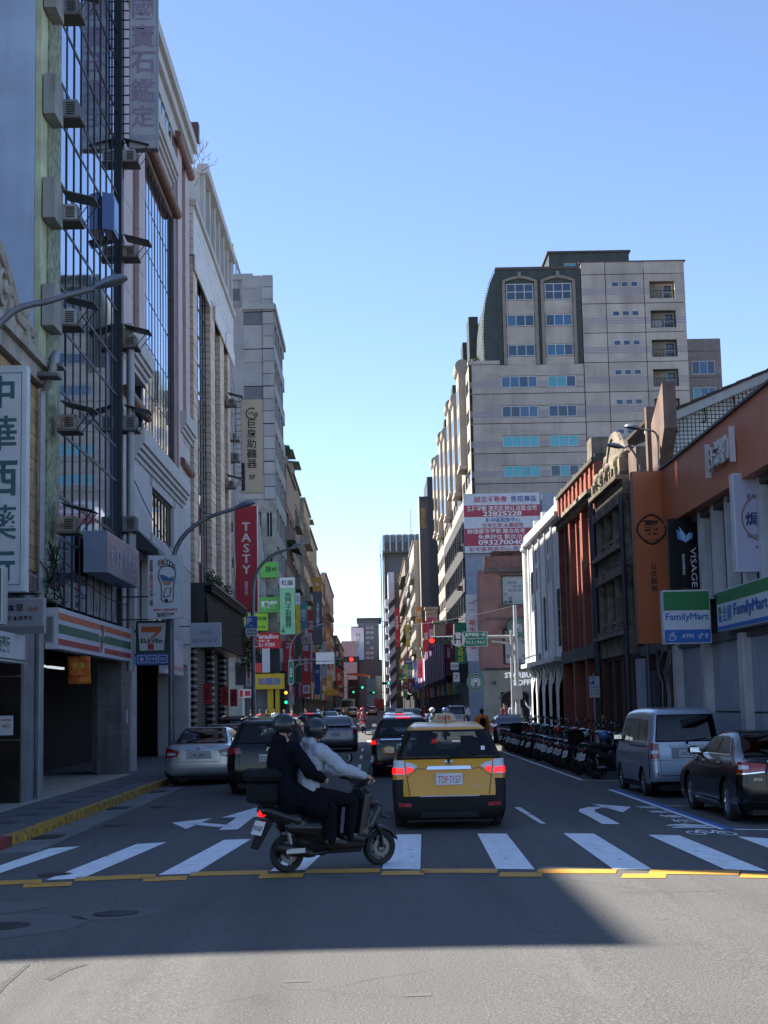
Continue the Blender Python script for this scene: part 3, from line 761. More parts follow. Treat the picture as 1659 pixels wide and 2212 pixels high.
    tl = meshobj('tail_light', blob(b, .012, 4, name='tail_light', mats=[red_on if lit else red_off]), root)
    b = MB(); b.prism([(-.20,-.08,.60),(-.30,-.08,.62),(-.43,-.07,.30),(-.40,-.07,.28)], (0,.16,0)); b.build('rear_mudguard', blackp, root, bevel=.01)
    p = MB(); p.prism([(-.335,-.13,.60),(-.335,.13,.60),(-.395,.13,.45),(-.395,-.13,.45)], (-.006,0,-.002)); pl = p.build('number_plate', plate_m, root)
    me0, x0, x1, y0, y1 = text_mesh(plate, .0); me = me0.copy(); me.materials.clear(); me.materials.append(plate_ink)
    ax = Vector((0,-1,0)); up = Vector((.06,0,.15)).normalized(); T = Matrix((ax, up, ax.cross(up))).transposed().to_4x4()
    me.transform(Matrix.Translation((-.374,0,.522)) @ T @ Matrix.Diagonal((.22/(x1-x0), .06/(y1-y0), 1, 1)) @ Matrix.Translation((-(x0+x1)/2, -(y0+y1)/2, 0)))
    link(bpy.data.objects.new('lettering', me), pl)
    m = MB(); m.tube([(-.1,.09,.80),(-.32,.09,.85),(-.36,0,.86),(-.32,-.09,.85),(-.1,-.09,.80)], .011, 8); m.build('grab_rail', chrome if not topbox else blackp, root, smooth=50)
    if not lit: MB().tube([(.4,.1,.25),(.36,.24,.02)], .012, 6).build('side_stand', blackp, root)
    if topbox:
        b = MB(); x0, x1, z0, z1 = topbox
        b.box(x0+.06, x1-.04, -.17, .17, z0, z0+.24); o = b.build('top_box', M('top_box_plastic', (.008,.009,.011), .7, spec=.15), root, bevel=.05)
        c = MB(); c.box(x0+.02, x1, -.20, .20, z0+.245, z1); md = c.build('top_box_lid', M('top_box_plastic'), o, bevel=.07)
    return root
# ---- people
def person(root, J, jacket=None, trousers=None, skin=None, hair=None, helmet=None, shoes=None, s=1.0, voxel=.014, coat=0.0, hood=False, fingers=True, sleeves=True, jr=1.0, visor=False):
    """J: joints of the pose.  One continuous body under jacket, trousers, shoes and hair or helmet"""
    V = {k: Vector(p) for k, p in J.items()}
    skin = skin or M('skin', (.42,.24,.17), .55, var=.06)
    b = MB()
    hd = V['head']; f = V['face'].normalized(); up = (hd - V['neck']).normalized()
    side = f.cross(up).normalized()
    def hp(a, c, d): return hd + side*a*s + f*c*s + up*d*s
    b.ball(hd, (.078*s, .09*s, .105*s), 14, 12); capsule(b, hp(0,.02,-.06), hp(0,.045,-.085), .055*s, .035*s)
    capsule(b, hp(0,.09,0), hp(0,.11,-.03), .014*s, .018*s); capsule(b, hp(-.02,.088,-.065), hp(.02,.088,-.065), .012*s, .012*s)
    for sg in (-1, 1): b.ball(hp(sg*.078, 0, -.01), .022*s, 8, 6); b.ball(hp(sg*.032,.074,.012), .017*s, 8, 6)
    capsule(b, hd, V['neck'], .055*s, .06*s); capsule(b, V['neck'], V['chest'], .07*s, .12*s); capsule(b, V['chest'], V['pelvis'], .11*s, .11*s)
    for S in 'lr':
        capsule(b, V['sh'+S], V['el'+S], .045*s, .036*s); capsule(b, V['el'+S], V['ha'+S], .036*s, .024*s); capsule(b, V['chest'], V['sh'+S], .06*s, .05*s)
        capsule(b, V['hi'+S], V['kn'+S], .07*s, .05*s); capsule(b, V['kn'+S], V['an'+S], .05*s, .035*s); capsule(b, V['pelvis'], V['hi'+S], .08*s, .075*s)
        capsule(b, V['an'+S], V['to'+S], .035*s, .03*s)
        d = (V['ha'+S] - V['el'+S]).normalized(); dn = V.get('curl'+S, Vector((0,0,-1))); q = d.cross(dn)
        q = q.normalized() if q.length > .01 else Vector((1,0,0)); dn = q.cross(d).normalized()
        h = V['ha'+S]; capsule(b, h, h + d*.06*s, .024*s, .03*s)
        for k in range(4):
            o = h + d*.075*s + q*(k-1.5)*.02*s; l = (.032, .038, .036, .028)[k]*s
            p1 = o + d*l*.8 + dn*.008; p2 = p1 + (d*.5 + dn*.9).normalized()*l; p3 = p2 + (dn*.9 - d*.5).normalized()*l*.7
            capsule(b, o, p1, .010*s, .009*s, 6); capsule(b, p1, p2, .009*s, .008*s, 6); capsule(b, p2, p3, .008*s, .007*s, 6)
        t0 = h + q*.03*s*(1 if S == 'l' else -1) + d*.025*s; t1 = t0 + (d*.6 + dn*.6 + q*(.5 if S == 'l' else -.5)).normalized()*.035*s
        capsule(b, t0, t1, .012*s, .010*s, 6); capsule(b, t1, t1 + (d + dn).normalized()*.026*s, .010*s, .008*s, 6)
    body = meshobj('body', blob(b, voxel*.62, 2, .5, 'body', [skin]), root)
    if jacket:
        b = MB(); n, c, p = V['neck'], V['chest'], V['pelvis']; mid = (c+p)/2
        lat = (V['shl'] - V['shr']).normalized()
        capsule(b, n - up*.01, c, .075*s, .13*s)
        for sg in (-1, 1): capsule(b, c + lat*sg*.07*s, mid + lat*sg*.055*s, .12*s*jr, .115*s*jr); capsule(b, mid + lat*sg*.055*s, p + lat*sg*.075*s + Vector((0,0,.02)), .115*s*jr, .12*s*jr)
        if coat:
            for S in 'lr': capsule(b, V['hi'+S] + Vector((0,0,-.02)), V['hi'+S].lerp(V['kn'+S], coat) + Vector((-.02,0,-.03)), .15*s, .13*s); capsule(b, V['hi'+S] + Vector((-.08,0,.05)), V['hi'+S] + Vector((-.05,0,-.16)), .14*s, .12*s)
        for S in 'lr':
            capsule(b, c, V['sh'+S], .11*s, .078*s); capsule(b, V['sh'+S], V['el'+S], .074*s*jr, .06*s*jr)
            if sleeves: capsule(b, V['el'+S], V['ha'+S].lerp(V['el'+S], .06), .062*s*jr, .042*s*jr)
        if hood: capsule(b, n - f*.05 + lat*.05, n - f*.05 - lat*.05, .07*s, .07*s)
        me = blob(b, voxel, 3, .5, 'jacket', [jacket])
        for v in me.vertices:
            k = noise.noise(v.co*7)*.024 + noise.noise(Vector((v.co.x*16, v.co.y*16, v.co.z*7)))*.014 + abs(noise.noise(v.co*19))*.012 - .006; v.co += v.normal*k*s
        meshobj('jacket', me, root)
    if trousers:
        b = MB(); capsule(b, V['hil'], V['hir'], .115*s)
        for S in 'lr':
            capsule(b, V['hi'+S], V['kn'+S], .108*s, .084*s); capsule(b, V['kn'+S], V['an'+S], .082*s, .066*s)
        me = blob(b, voxel, 3, .5, 'trousers', [trousers])
        for v in me.vertices: v.co += v.normal*(noise.noise(v.co*11)*.008 + noise.noise(v.co*25)*.004)*s
        meshobj('trousers', me, root)
    sh = shoes or M('shoe_black', (.02,.02,.02), .5)
    for S in 'lr':
        b = MB(); capsule(b, V['an'+S] + Vector((0,0,-.02)), V['to'+S], .045*s, .036*s); capsule(b, V['an'+S] - (V['to'+S]-V['an'+S])*.25 + Vector((0,0,-.04)), V['to'+S] + Vector((0,0,-.01)), .035*s, .035*s)
        meshobj('shoe', blob(b, voxel*.8, 3, name='shoe', mats=[sh]), root)
    if hair:
        b = MB(); b.ball(hp(0,-.012,.025), (.09*s,.10*s,.10*s), 14, 10); b.ball(hp(0,-.05,-.02), .07*s, 10, 8)
        me = blob(b, voxel*.8, 2, name='hair', mats=[hair]); meshobj('hair', me, root)
    if helmet:
        b = MB(); c = hp(0, -.005, .03); r = .138*s
        b.ball(c, (r, r*1.05, r*.98), 28, 20)
        me = b.mesh('helmet', [helmet], 60)
        o = meshobj('helmet', me, root)
        # open jaw: the shell ends above the neck
        bm_ = bmesh.new(); bm_.from_mesh(me)
        bmesh.ops.bisect_plane(bm_, geom=bm_.verts[:]+bm_.edges[:]+bm_.faces[:], plane_co=hp(0,0,-.075), plane_no=up, clear_inner=True)
        bmesh.ops.bisect_plane(bm_, geom=bm_.verts[:]+bm_.edges[:]+bm_.faces[:], plane_co=hp(0,.085,-.05), plane_no=(up*.75 - f).normalized(), clear_inner=True)
        bm_.to_mesh(me); bm_.free(); md = o.modifiers.new('d', 'SOLIDIFY'); md.thickness = .02
        vz = MB(); vs = []
        for j in range(5):
            for i in range(13):
                a = R_(-70 + 140*i/12); e = R_(-32 + 12*j*1.2)
                d = f*math.cos(a)*math.cos(e) + side*math.sin(a)*math.cos(e) + up*math.sin(e); vs.append(c + d*(r+.012))
        vz.add(vs, [(j*13+i, j*13+i+1, (j+1)*13+i+1, (j+1)*13+i) for j in range(4) for i in range(12)])
        vz.build('visor', glassm('visor_glass', (.02,.022,.025), .08), o, smooth=60)
        st = MB(); st.tube([hp(-.11,.0,-.06), hp(-.06,.04,-.125), hp(0,.05,-.135), hp(.06,.04,-.125), hp(.11,0,-.06)], .008, 5); st.build('chin_strap', blackp, o)
    return body
# ================================================================== VEHICLES
HATCH = [(.30,.13),(.04,.16),(-.01,.34),(0,.62),(.02,.86),(.05,1.02),(.12,1.10),(.33,1.44),(.40,1.53),(.62,1.57),(1.5,1.61),(2.5,1.585),(3.02,1.47),(3.75,1.03),(4.25,.93),(4.5,.74),(4.56,.42),(4.4,.2)]
HW = [(.15,.80),(.30,.85),(.62,.865),(.95,.845),(1.05,.80),(1.62,.56)]
SEDAN = [(.30,.20),(.03,.25),(-.01,.42),(0,.66),(.01,.90),(.05,1.00),(.16,1.045),(.55,1.06),(1.22,1.38),(1.7,1.465),(2.4,1.46),(2.8,1.40),(3.45,1.06),(3.6,1.0),(4.5,.83),(4.76,.62),(4.8,.36),(4.6,.2)]
SW = [(.15,.82),(.30,.88),(.62,.90),(.95,.87),(1.06,.79),(1.5,.55)]
SUV = [(.30,.22),(.03,.27),(-.01,.45),(0,.70),(.02,.95),(.06,1.08),(.13,1.16),(.34,1.50),(.38,1.60),(.62,1.64),(1.5,1.68),(2.4,1.66),(2.9,1.55),(3.5,1.12),(4.2,1.0),(4.4,.8),(4.44,.45),(4.3,.22)]
UW = [(.15,.84),(.32,.90),(.66,.915),(1.0,.89),(1.12,.83),(1.7,.60)]
VAN = [(.25,.25),(.03,.29),(-.02,.42),(-.01,.62),(.01,.95),(.04,1.15),(.10,1.50),(.15,1.70),(.25,1.79),(.5,1.82),(1.5,1.84),(2.7,1.80),(3.05,1.68),(3.45,1.15),(3.85,.95),(4.0,.7),(4.02,.4),(3.9,.25)]
VW = [(.2,.72),(.35,.765),(.9,.77),(1.1,.755),(1.7,.66),(1.85,.60)]
def hatch_sides(o=0, h=0):
    return [[(.62,1.10+h),(1.22,1.07+h),(1.22,1.47+h),(.80,1.46+h)], [(1.28,1.07+h),(2.15,1.06+h),(2.12,1.50+h),(1.28,1.48+h)], [(2.22,1.06+h),(3.42,1.05+h),(2.85,1.43+h),(2.20,1.50+h)]]
# the yellow taxi waiting in the middle lane
tx = Car('taxi', 'yellow taxi with black lower body and lit brake lights waiting behind the crossing', 'car', HATCH, HW, (.92, 3.67), car_paint('taxi_yellow', (.62,.27,.0), .0), rr=.17, rt=.13,
         two=lambda c: c[2] < (.52 if abs(c[0]) < .60 else .52 + .22*min(1, (abs(c[0])-.60)/.08)) if c[1] < .45 else c[2] < .34,
         clear=.14, glass_rear=((.76,.60),(1.09,1.46)), glass_front=((.66,.52),(1.08,1.46)))
tx.glaze(hatch_sides(), wiper=True)
tx.light([(.84,.83),(.66,.84),(.68,1.04),(.82,1.05)], lens_c)
for o in tx.light([(.845,.845),(.67,.85),(.69,.93),(.84,.94)], red_on, off=.02, name='brake_light'): pass
tx.light([(.64,.87),(.47,.95),(.55,1.0),(.66,1.02)], lens_c, name='inner_lens')
tx.light([(.64,.855),(.54,.89),(.56,.94),(.645,.95)], red_on, off=.02, name='brake_light')
tx.patch('chrome_garnish', [(-.34,.905),(.34,.905),(.32,.955),(-.32,.955)], chrome, .022, 2)
tx.patch('chrome_strip', [(-.45,.505),(.45,.505),(.45,.52),(-.45,.52)], steel, .014, 2)
tx.strip('tailgate_seam', [(-.60,.53),(-.64,.83)], blackp, .010); tx.strip('tailgate_seam', [(.60,.53),(.64,.83)], blackp, .010)
tx.strip('tailgate_seam', [(-.64,.80),(-.46,.93),(-.36,.91)], blackp, .006); tx.strip('tailgate_seam', [(.64,.80),(.46,.93),(.36,.91)], blackp, .006)
tx.light([(.76,.36),(.58,.36),(.58,.41),(.77,.42)], red_off, name='reflector', off=.01)
tx.patch('bumper_step', [(-.62,.46),(.62,.46),(.60,.50),(-.60,.50)], blackp, .03, 3)
tx.patch('lower_grille', [(-.45,.2),(.45,.2),(.42,.28),(-.42,.28)], dark_in, .012, 2)
tx.emblem(1.01); tx.plate('TDF·7157', .765, .40, .17, plate_red); tx.mirror(3.0, 1.08)
fr = FR('F', tx.rp(.42,.66,.0).y - .012); lettering(fr, 'WISH', .36, .50, .635, .665, .0, chrome, tx.root, depth=.004)
tx.patch('window_sticker', [(.50,1.18),(.56,1.18),(.56,1.24),(.50,1.24)], white_p, .010, 1)
MB().tube([(.0,1.0,1.585),(.0,.85,1.72)], .006, 6).build('aerial', blackp, tx.root)
tx.side_poly('door_handle', [(1.45,.93),(1.62,.93),(1.62,.96),(1.45,.96)], chrome, .02)
for yy in (1.25, 2.18): tx.side_poly('door_seam', [(yy,.38),(yy+.012,.38),(yy+.012,1.06),(yy,1.06)], blackp, .003)
sg_ = empty('taxi_roof_sign', (0,0,0)); sg_.parent = tx.root; 
ts = MB(); ts.prism([(-.21,1.7,1.60),(.21,1.7,1.60),(.14,1.7,1.74),(-.14,1.7,1.74)], (0,.16,0)); sgn = ts.build('roof_light', M('roof_sign_cream', (.42,.38,.27), .5), tx.root, bevel=.02)
bpy.data.objects.remove(sg_)
lettering(FR('F', 1.695), '計程車', -.13, .13, 1.63, 1.70, 0, M('sign_red', (.5,.02,.02), .6, var=0), sgn)
tx.place(1.17, 23.55, R_(-1.0))
# black estate just ahead of it
bk = Car('hatchback', 'black hatchback with lit brake lights seen just left of the yellow taxi', 'car', HATCH, HW, (.92, 3.67), car_paint('paint_black', (.012,.013,.016), .3), rr=.17, rt=.13,
         glass_rear=((.70,.53),(1.10,1.44)), glass_front=((.66,.52),(1.08,1.46)))
bk.glaze(hatch_sides(), wiper=True)
bk.light([(.845,.84),(.62,.86),(.66,1.0),(.82,1.02)], red_off)
bk.light([(.85,.86),(.72,.87),(.74,.96),(.835,.97)], red_on, off=.02, name='brake_light')
bk.patch('chrome_garnish', [(-.62,.97),(.62,.97),(.62,1.0),(-.62,1.0)], chrome, .022, 2)
bk.patch('high_brake_light', [(-.19,1.515),(.19,1.515),(.17,1.545),(-.17,1.545)], red_on, .02, 2)
bk.emblem(1.05); bk.plate('BFA·5812', .79); bk.mirror(3.0, 1.08); bk.light([(.76,.36),(.58,.36),(.58,.40),(.77,.41)], red_off, name='reflector')
bk.patch('chrome_strip', [(-.45,.30),(.45,.30),(.45,.32),(-.45,.32)], steel, .014, 2)
bk.place(.86, 40.6)
# silver sedan in the left bay
sv = Car('sedan', 'silver sedan parked at the left kerb under the round foot sign', 'car', SEDAN, SW, (1.05, 3.8), car_paint('paint_silver', (.50,.51,.53), .65), rr=.2, rt=.14,
         glass_rear=((.66,.50),(1.09,1.40)), glass_front=((.66,.50),(1.08,1.38)), gl=dark_glass)
SS = [[(1.0,1.10),(1.9,1.08),(1.9,1.36),(1.45,1.34)], [(1.97,1.08),(3.1,1.07),(2.65,1.34),(1.97,1.37)]]
sv.glaze(SS)
sv.light([(.86,.70),(.56,.74),(.50,.88),(.84,.97)], red_off); sv.light([(.80,.76),(.60,.78),(.60,.83),(.80,.84)], lens_c, off=.02, name='indicator')
sv.patch('chrome_garnish', [(-.34,.88),(.34,.88),(.33,.90),(-.33,.90)], chrome, .02, 2)
sv.patch('plate_recess', [(-.33,.68),(.33,.68),(.31,.87),(-.31,.87)], M('paint_silver_recess', (.3,.31,.32), .35, .6), .004, 3)
sv.strip('boot_seam', [(-.55,.60),(-.57,.95)], blackp, .008); sv.strip('boot_seam', [(.55,.60),(.57,.95)], blackp, .008); sv.strip('boot_seam', [(-.55,.60),(.55,.60)], blackp, .01)
sv.emblem(.95, .05, .035); sv.plate('9K·3691', .775, .34, .16); sv.mirror(3.05, 1.06); sv.strip('bumper_line', [(-.86,.52),(.86,.52)], steel, .012)
sv.place(-4.42, 39.9, R_(-1.5))
# dark SUV in the left lane
du = Car('suv', 'dark hatchback SUV behind the two riders in the left lane', 'car', SUV, UW, (.9, 3.5), car_paint('paint_charcoal', (.018,.02,.026), .4), rr=.2, rt=.15,
         glass_rear=((.66,.54),(1.14,1.50)), glass_front=((.66,.54),(1.12,1.52)))
du.glaze(hatch_sides(h=.05), wiper=True)
du.light([(.86,.88),(.58,.90),(.62,1.02),(.84,1.04)], red_off); du.plate('BDX·2093', .80); du.mirror(2.9, 1.12); du.emblem(.98, .05, .05, ovals=False)
du.strip('tailgate_seam', [(-.62,.60),(-.64,1.02)], blackp, .008); du.strip('tailgate_seam', [(.62,.60),(.64,1.02)], blackp, .008)
MB().tube([(.62,.6,1.66),(.64,2.4,1.69)], .018, 6).build('roof_rail', chrome, du.root); MB().tube([(-.62,.6,1.66),(-.64,2.4,1.69)], .018, 6).build('roof_rail', chrome, du.root)
du.place(-2.28, 34.3)
# grey sedan ahead in the left lane
gs = Car('sedan', 'grey sedan with spoiler driving ahead to the right of the helmets', 'car', SEDAN, SW, (1.05, 3.75), car_paint('paint_grey', (.11,.125,.15), .55), rr=.2, rt=.14,
         glass_rear=((.66,.50),(1.09,1.40)), glass_front=((.66,.50),(1.08,1.38)), gl=dark_glass)
gs.glaze(SS)
gs.light([(.86,.74),(.45,.80),(.50,.92),(.84,.93)], red_off); gs.emblem(.93, .045, .045, ovals=False); gs.plate('7D·2762', .72); gs.mirror(3.05, 1.06)
gs.strip('boot_seam', [(-.50,.58),(-.44,.80)], blackp, .008); gs.strip('boot_seam', [(.50,.58),(.44,.80)], blackp, .008)
MB().prism([(-.62,.06,1.035),(.62,.06,1.035),(.60,.02,1.085),(-.60,.02,1.085)], (0,.14,0)).build('spoiler', gs.paint, gs.root, bevel=.01)
gs.light([(.80,.30),(.66,.30),(.66,.34),(.80,.34)], red_off, name='reflector')
gs.place(-1.44, 63.5)
# silver van on the right
vn = Car('van', 'small silver van with dark rear window parked in the right bay', 'van', VAN, VW, (.98, 3.42), car_paint('paint_van', (.36,.41,.49), .5), rr=.14, rt=.12, tyre=(.29,.17),
         gl=dark_glass, glass_rear=((.62,.55),(1.17,1.66)), glass_front=((.55,.5),(1.2,1.68)), two=lambda c: c[2] < .33)
vn.glaze([[(.42,1.17),(1.28,1.15),(1.28,1.60),(.50,1.58)], [(1.34,1.15),(2.2,1.14),(2.2,1.62),(1.34,1.61)], [(2.3,1.14),(3.15,1.12),(2.85,1.58),(2.3,1.62)]], wiper=True)
vn.light([(.74,.80),(.60,.80),(.58,1.10),(.73,1.12)], red_off)
vn.light([(.735,.90),(.61,.90),(.60,.97),(.73,.97)], lens_c, off=.022, name='reversing_lamp')
vn.patch('chrome_garnish', [(-.36,1.02),(.36,1.02),(.35,1.07),(-.35,1.07)], steel, .03, 2)
vn.patch('plate_recess', [(-.33,.80),(.33,.80),(.33,1.01),(-.33,1.01)], M('van_recess', (.2,.23,.28), .4, .4), .004, 2)
vn.strip('tailgate_seam', [(-.56,.46),(-.57,.78),(-.60,1.12)], blackp, .010); vn.strip('tailgate_seam', [(.56,.46),(.57,.78),(.60,1.12)], blackp, .010); vn.strip('tailgate_seam', [(-.56,.46),(.56,.46)], blackp, .010)
vn.strip('bumper_line', [(-.76,.77),(.76,.77)], blackp, .008)
vn.plate('AWE·8752', .90, .36, .15); vn.mirror(3.0, 1.15, blackp)
for yy in (1.31, 2.25): vn.side_poly('door_seam', [(yy,.4),(yy+.014,.4),(yy+.014,1.7),(yy,1.7)], blackp, .003)
vn.side_poly('door_rail', [(.35,1.03),(2.2,1.02),(2.2,1.045),(.35,1.055)], blackp, .004); vn.side_poly('side_trim', [(1.30,.36),(2.95,.36),(2.95,.385),(1.30,.385)], chrome, .01)
MB().ball((-.62,.0,.50), (.035,.02,.035), 10, 8).build('tow_hook_cap', blackp, vn.root)
vn.place(6.46, 31.7, R_(1.5))
# black sedan nearest on the right
lx = Car('sedan', 'glossy black sedan parked nearest at the right edge of the street', 'car', SEDAN, SW, (1.12, 3.9), car_paint('paint_deep_black', (.010,.010,.013), .35), rr=.2, rt=.15, tyre=(.335,.22),
         glass_rear=((.66,.50),(1.09,1.40)), glass_front=((.66,.50),(1.08,1.38)), gl=dark_glass)
lx.glaze([[(1.05,1.10),(1.95,1.08),(1.95,1.37),(1.50,1.34)], [(2.02,1.08),(3.2,1.07),(2.7,1.34),(2.02,1.38)]])
lx.light([(.885,.80),(.50,.84),(.46,.95),(.87,.99)], red_off); lx.light([(.86,.87),(.74,.88),(.74,.93),(.86,.94)], lens_c, off=.022, name='reversing_lamp')
lx.light([(.89,.79),(.50,.825),(.50,.84),(.89,.81)], chrome, name='lamp_trim', off=.02)
lx.patch('chrome_garnish', [(-.44,.97),(.44,.97),(.44,.995),(-.44,.995)], chrome, .02, 2)
lx.strip('boot_seam', [(-.48,.6),(-.46,.98)], blackp, .008); lx.strip('boot_seam', [(.48,.6),(.46,.98)], blackp, .008)
lx.side_poly('window_trim', [(.98,1.065),(3.3,1.045),(3.3,1.065),(.98,1.09)], chrome, .012)
lx.side_poly('window_trim', [(1.02,1.10),(1.45,1.355),(1.47,1.345),(1.06,1.10)], chrome, .012); lx.side_poly('window_trim', [(1.45,1.36),(2.0,1.40),(2.0,1.385),(1.47,1.345)], chrome, .012)
lx.side_poly('sill_trim', [(1.6,.26),(3.4,.26),(3.4,.31),(1.6,.31)], chrome, .016)
for yy in (1.35, 2.45): lx.side_poly('door_handle', [(yy,.93),(yy+.22,.93),(yy+.22,.965),(yy,.965)], chrome, .025)
for yy in (1.98, 3.25): lx.side_poly('door_seam', [(yy,.33),(yy+.012,.33),(yy+.012,1.06),(yy,1.06)], blackp, .003)
fr = FR('F', -.02); lettering(fr, 'ES350', -.72, -.50, .70, .74, .0, chrome, lx.root, depth=.004)
lx.plate('7793·K8', .72); lx.mirror(3.15, 1.06, blackp); lx.place(6.72, 24.62, R_(.5))
for o in list(lx.root.children):
    if o.name.startswith('wheel'): pass
# the rest are copies
def again(src, label, x, y, rot=0, paint=None, group=None, lit=False):
    c = copy_tree(src)
    for ch in c.children:
        if not lit and ch.name.startswith(('brake_light', 'high_brake')): ch.data = ch.data.copy(); ch.data.materials[0] = red_off
    c = c; c['label'] = label; c.location = (x, y, gz(x)); c.rotation_euler.z = rot
    if group: c['group'] = group
    if paint:
        for ch in c.children:
            if ch.name.startswith('body'):
                ch.data = ch.data.copy(); ch.data.materials[0] = paint
            if ch.name.startswith('wing_mirror'): ch.data = ch.data.copy(); ch.data.materials[0] = paint
    return c
pw = car_paint('paint_white', (.62,.63,.65), .1)
again(sv.root, 'white car parked directly ahead of the silver sedan at the left kerb', -4.45, 46.6, 0, pw)
again(du.root, 'black people carrier parked third along the left kerb beyond the white car', -4.6, 53.8)
again(bk.root, 'dark car parked at the left kerb beyond the black people carrier', -4.4, 60.5, 0, car_paint('paint_deep_black', (.01,.01,.01)))
w2 = again(bk.root, 'white taxi with roof lamp queuing ahead of the black hatchback', 1.05, 55.5, 0, pw, lit=True)
sb = MB().prism([(-.17,1.2,1.60),(.17,1.2,1.60),(.12,1.2,1.74),(-.12,1.2,1.74)], (0,.14,0)); sb.xform(Matrix.Translation(w2.location)); sb.build('roof_light', M('roof_sign_white', (.7,.68,.6), .5, var=0), w2, bevel=.02)
again(gs.root, 'dark sedan parked on the right beyond the row of scooters', 6.2, 67.2, 0, car_paint('paint_navy', (.02,.025,.035), .4))
again(bk.root, 'dark car with lit lamps seen between the helmets and the grey sedan', -3.1, 78, 0, car_paint('paint_maroon', (.05,.012,.014), .3), lit=True)
again(sv.root, 'silver car crossing far ahead left of the red scooter rider', -3.4, 128, 0, car_paint('paint_silver2', (.4,.41,.43), .5))
again(gs.root, 'grey car beyond the crossing at the left side of the far lane', -5.3, 150, 0)
far_t = again(tx.root, 'far yellow taxi to the left of the street middle', -2.6, 232, group=None)
far_t2 = again(tx.root, 'far yellow taxi to the right of the street middle', .3, 262)
again(vn.root, 'silver van standing beyond the crossing on the right', 6.8, 122, 0, car_paint('paint_van2', (.3,.31,.33), .4))
again(sv.root, 'white car far beyond the crossing on the right lane', 3.6, 165, 0, pw)
again(gs.root, 'dark car far down the right lane', 5.4, 185, 0)
again(sv.root, 'pale car parked far down on the left', -6.6, 195, 0, car_paint('paint_silver2', (.4,.41,.43), .5))
again(bk.root, 'black car far down the left lane behind the taxis', -4.7, 215, 0)
again(gs.root, 'dark car far ahead beyond the white one', 3.2, 240, 0)
again(vn.root, 'far blue van right of the yellow taxis', -.2, 330, 0, car_paint('paint_blue', (.05,.10,.22), .3))
b_ = empty('bus', (-4.3, 300, 0), 'pale green city bus far down the street', 'bus')
MB().box(-5.6,-3.1,300,311,.35,3.1).build('body', M('bus_paint', (.35,.5,.42), .4), b_, bevel=.12)
MB().box(-5.45,-3.25,299.96,299.99,1.6,2.7).build('rear_window', SIDE_GL, b_); MB().box(-5.45,-3.25,299.95,299.99,.8,1.3).build('rear_panel', M('bus_white', (.6,.62,.6), .5), b_)
for x in (-5.4, -3.5): MB().lathe([(0,-.12),(.48,-.12),(.5,0),(.48,.12),(0,.12)], (x+.1, 302.5, .5), 'x', 16).build('wheel', tyre_m, b_)
for x in (-5.4, -3.4): MB().box(x, x+.12, 299.93, 299.96, .9, 1.2).build('tail_light', red_on, b_)
r_ = empty('truck', (1.9, 345, 0), 'far red and white lorry beyond the taxis', 'truck')
MB().box(.9,3.1,345,350,.9,3.1).build('cargo_box', M('lorry_red', (.5,.06,.05), .5), r_); MB().box(1.0,3.0,350.1,352,.6,2.4).build('cab', white_p, r_)
for x in (1.0, 2.8): MB().lathe([(0,-.12),(.42,-.12),(.42,.12),(0,.12)], (x, 346, .42), 'x', 14).build('wheel', tyre_m, r_)
# ---- parked scooters
cols = [M('scooter_black', (.014,.014,.016), .25, .2, var=0, coat=.8), M('scooter_grey', (.07,.075,.085), .3, .4, var=0, coat=.8), M('scooter_white', (.5,.5,.52), .3, 0, var=0, coat=.8), M('scooter_red', (.20,.015,.015), .3, .2, var=0, coat=.8)]
sp_ = [make_scooter('scooter', 'x', c, blackp, rr=.22, plate=p_, topbox=tb) for c, p_, tb in ((cols[0], 'MWR·592', None), (cols[1], '785·LBK', None), (cols[2], 'NHP·306', None), (cols[0], 'EMK·918', (-.62,-.2,.86,1.16)), (cols[3], 'MCA·220', None))]
used = set(); rnd = random.Random(5)
order = [0,3,0,1,0,2,0,1,0,0,4,0,1,2,0,3,0,1,0,0,2,1,0,0]
desc = {0: 'black scooter', 1: 'grey scooter', 2: 'white fronted scooter', 3: 'black scooter with top box', 4: 'dark red scooter'}
whr = ['nearest the van', 'second from the van', 'third from the van', 'fourth from the van', 'fifth from the van', 'sixth from the van', 'seventh from the van', 'eighth from the van', 'ninth from the van', 'tenth from the van', 'eleventh from the van', 'twelfth from the van']
y = 39.9
for i, k in enumerate(order):
    o = sp_[k] if k not in used else copy_tree(sp_[k]); used.add(k)
    wt = f'in the slanted row, {whr[i]}' if i < 12 else f'in the slanted row, {["first","second","third","fourth","fifth","sixth","seventh","eighth","ninth","tenth","eleventh","twelfth"][23-i]} from its far end'
    o['label'] = f'parked {desc[k]} {wt}'; o['group'] = 'scooters parked in a slanted row on the right'
    x = 5.75 + rnd.uniform(-.12, .12)
    o.location = (x, y, gz(x)); o.rotation_euler = (R_(-7), 0, R_(22 + rnd.uniform(-7, 7))); o.scale = (1.07,)*3; y += 1.06 + rnd.uniform(-.12, .12)
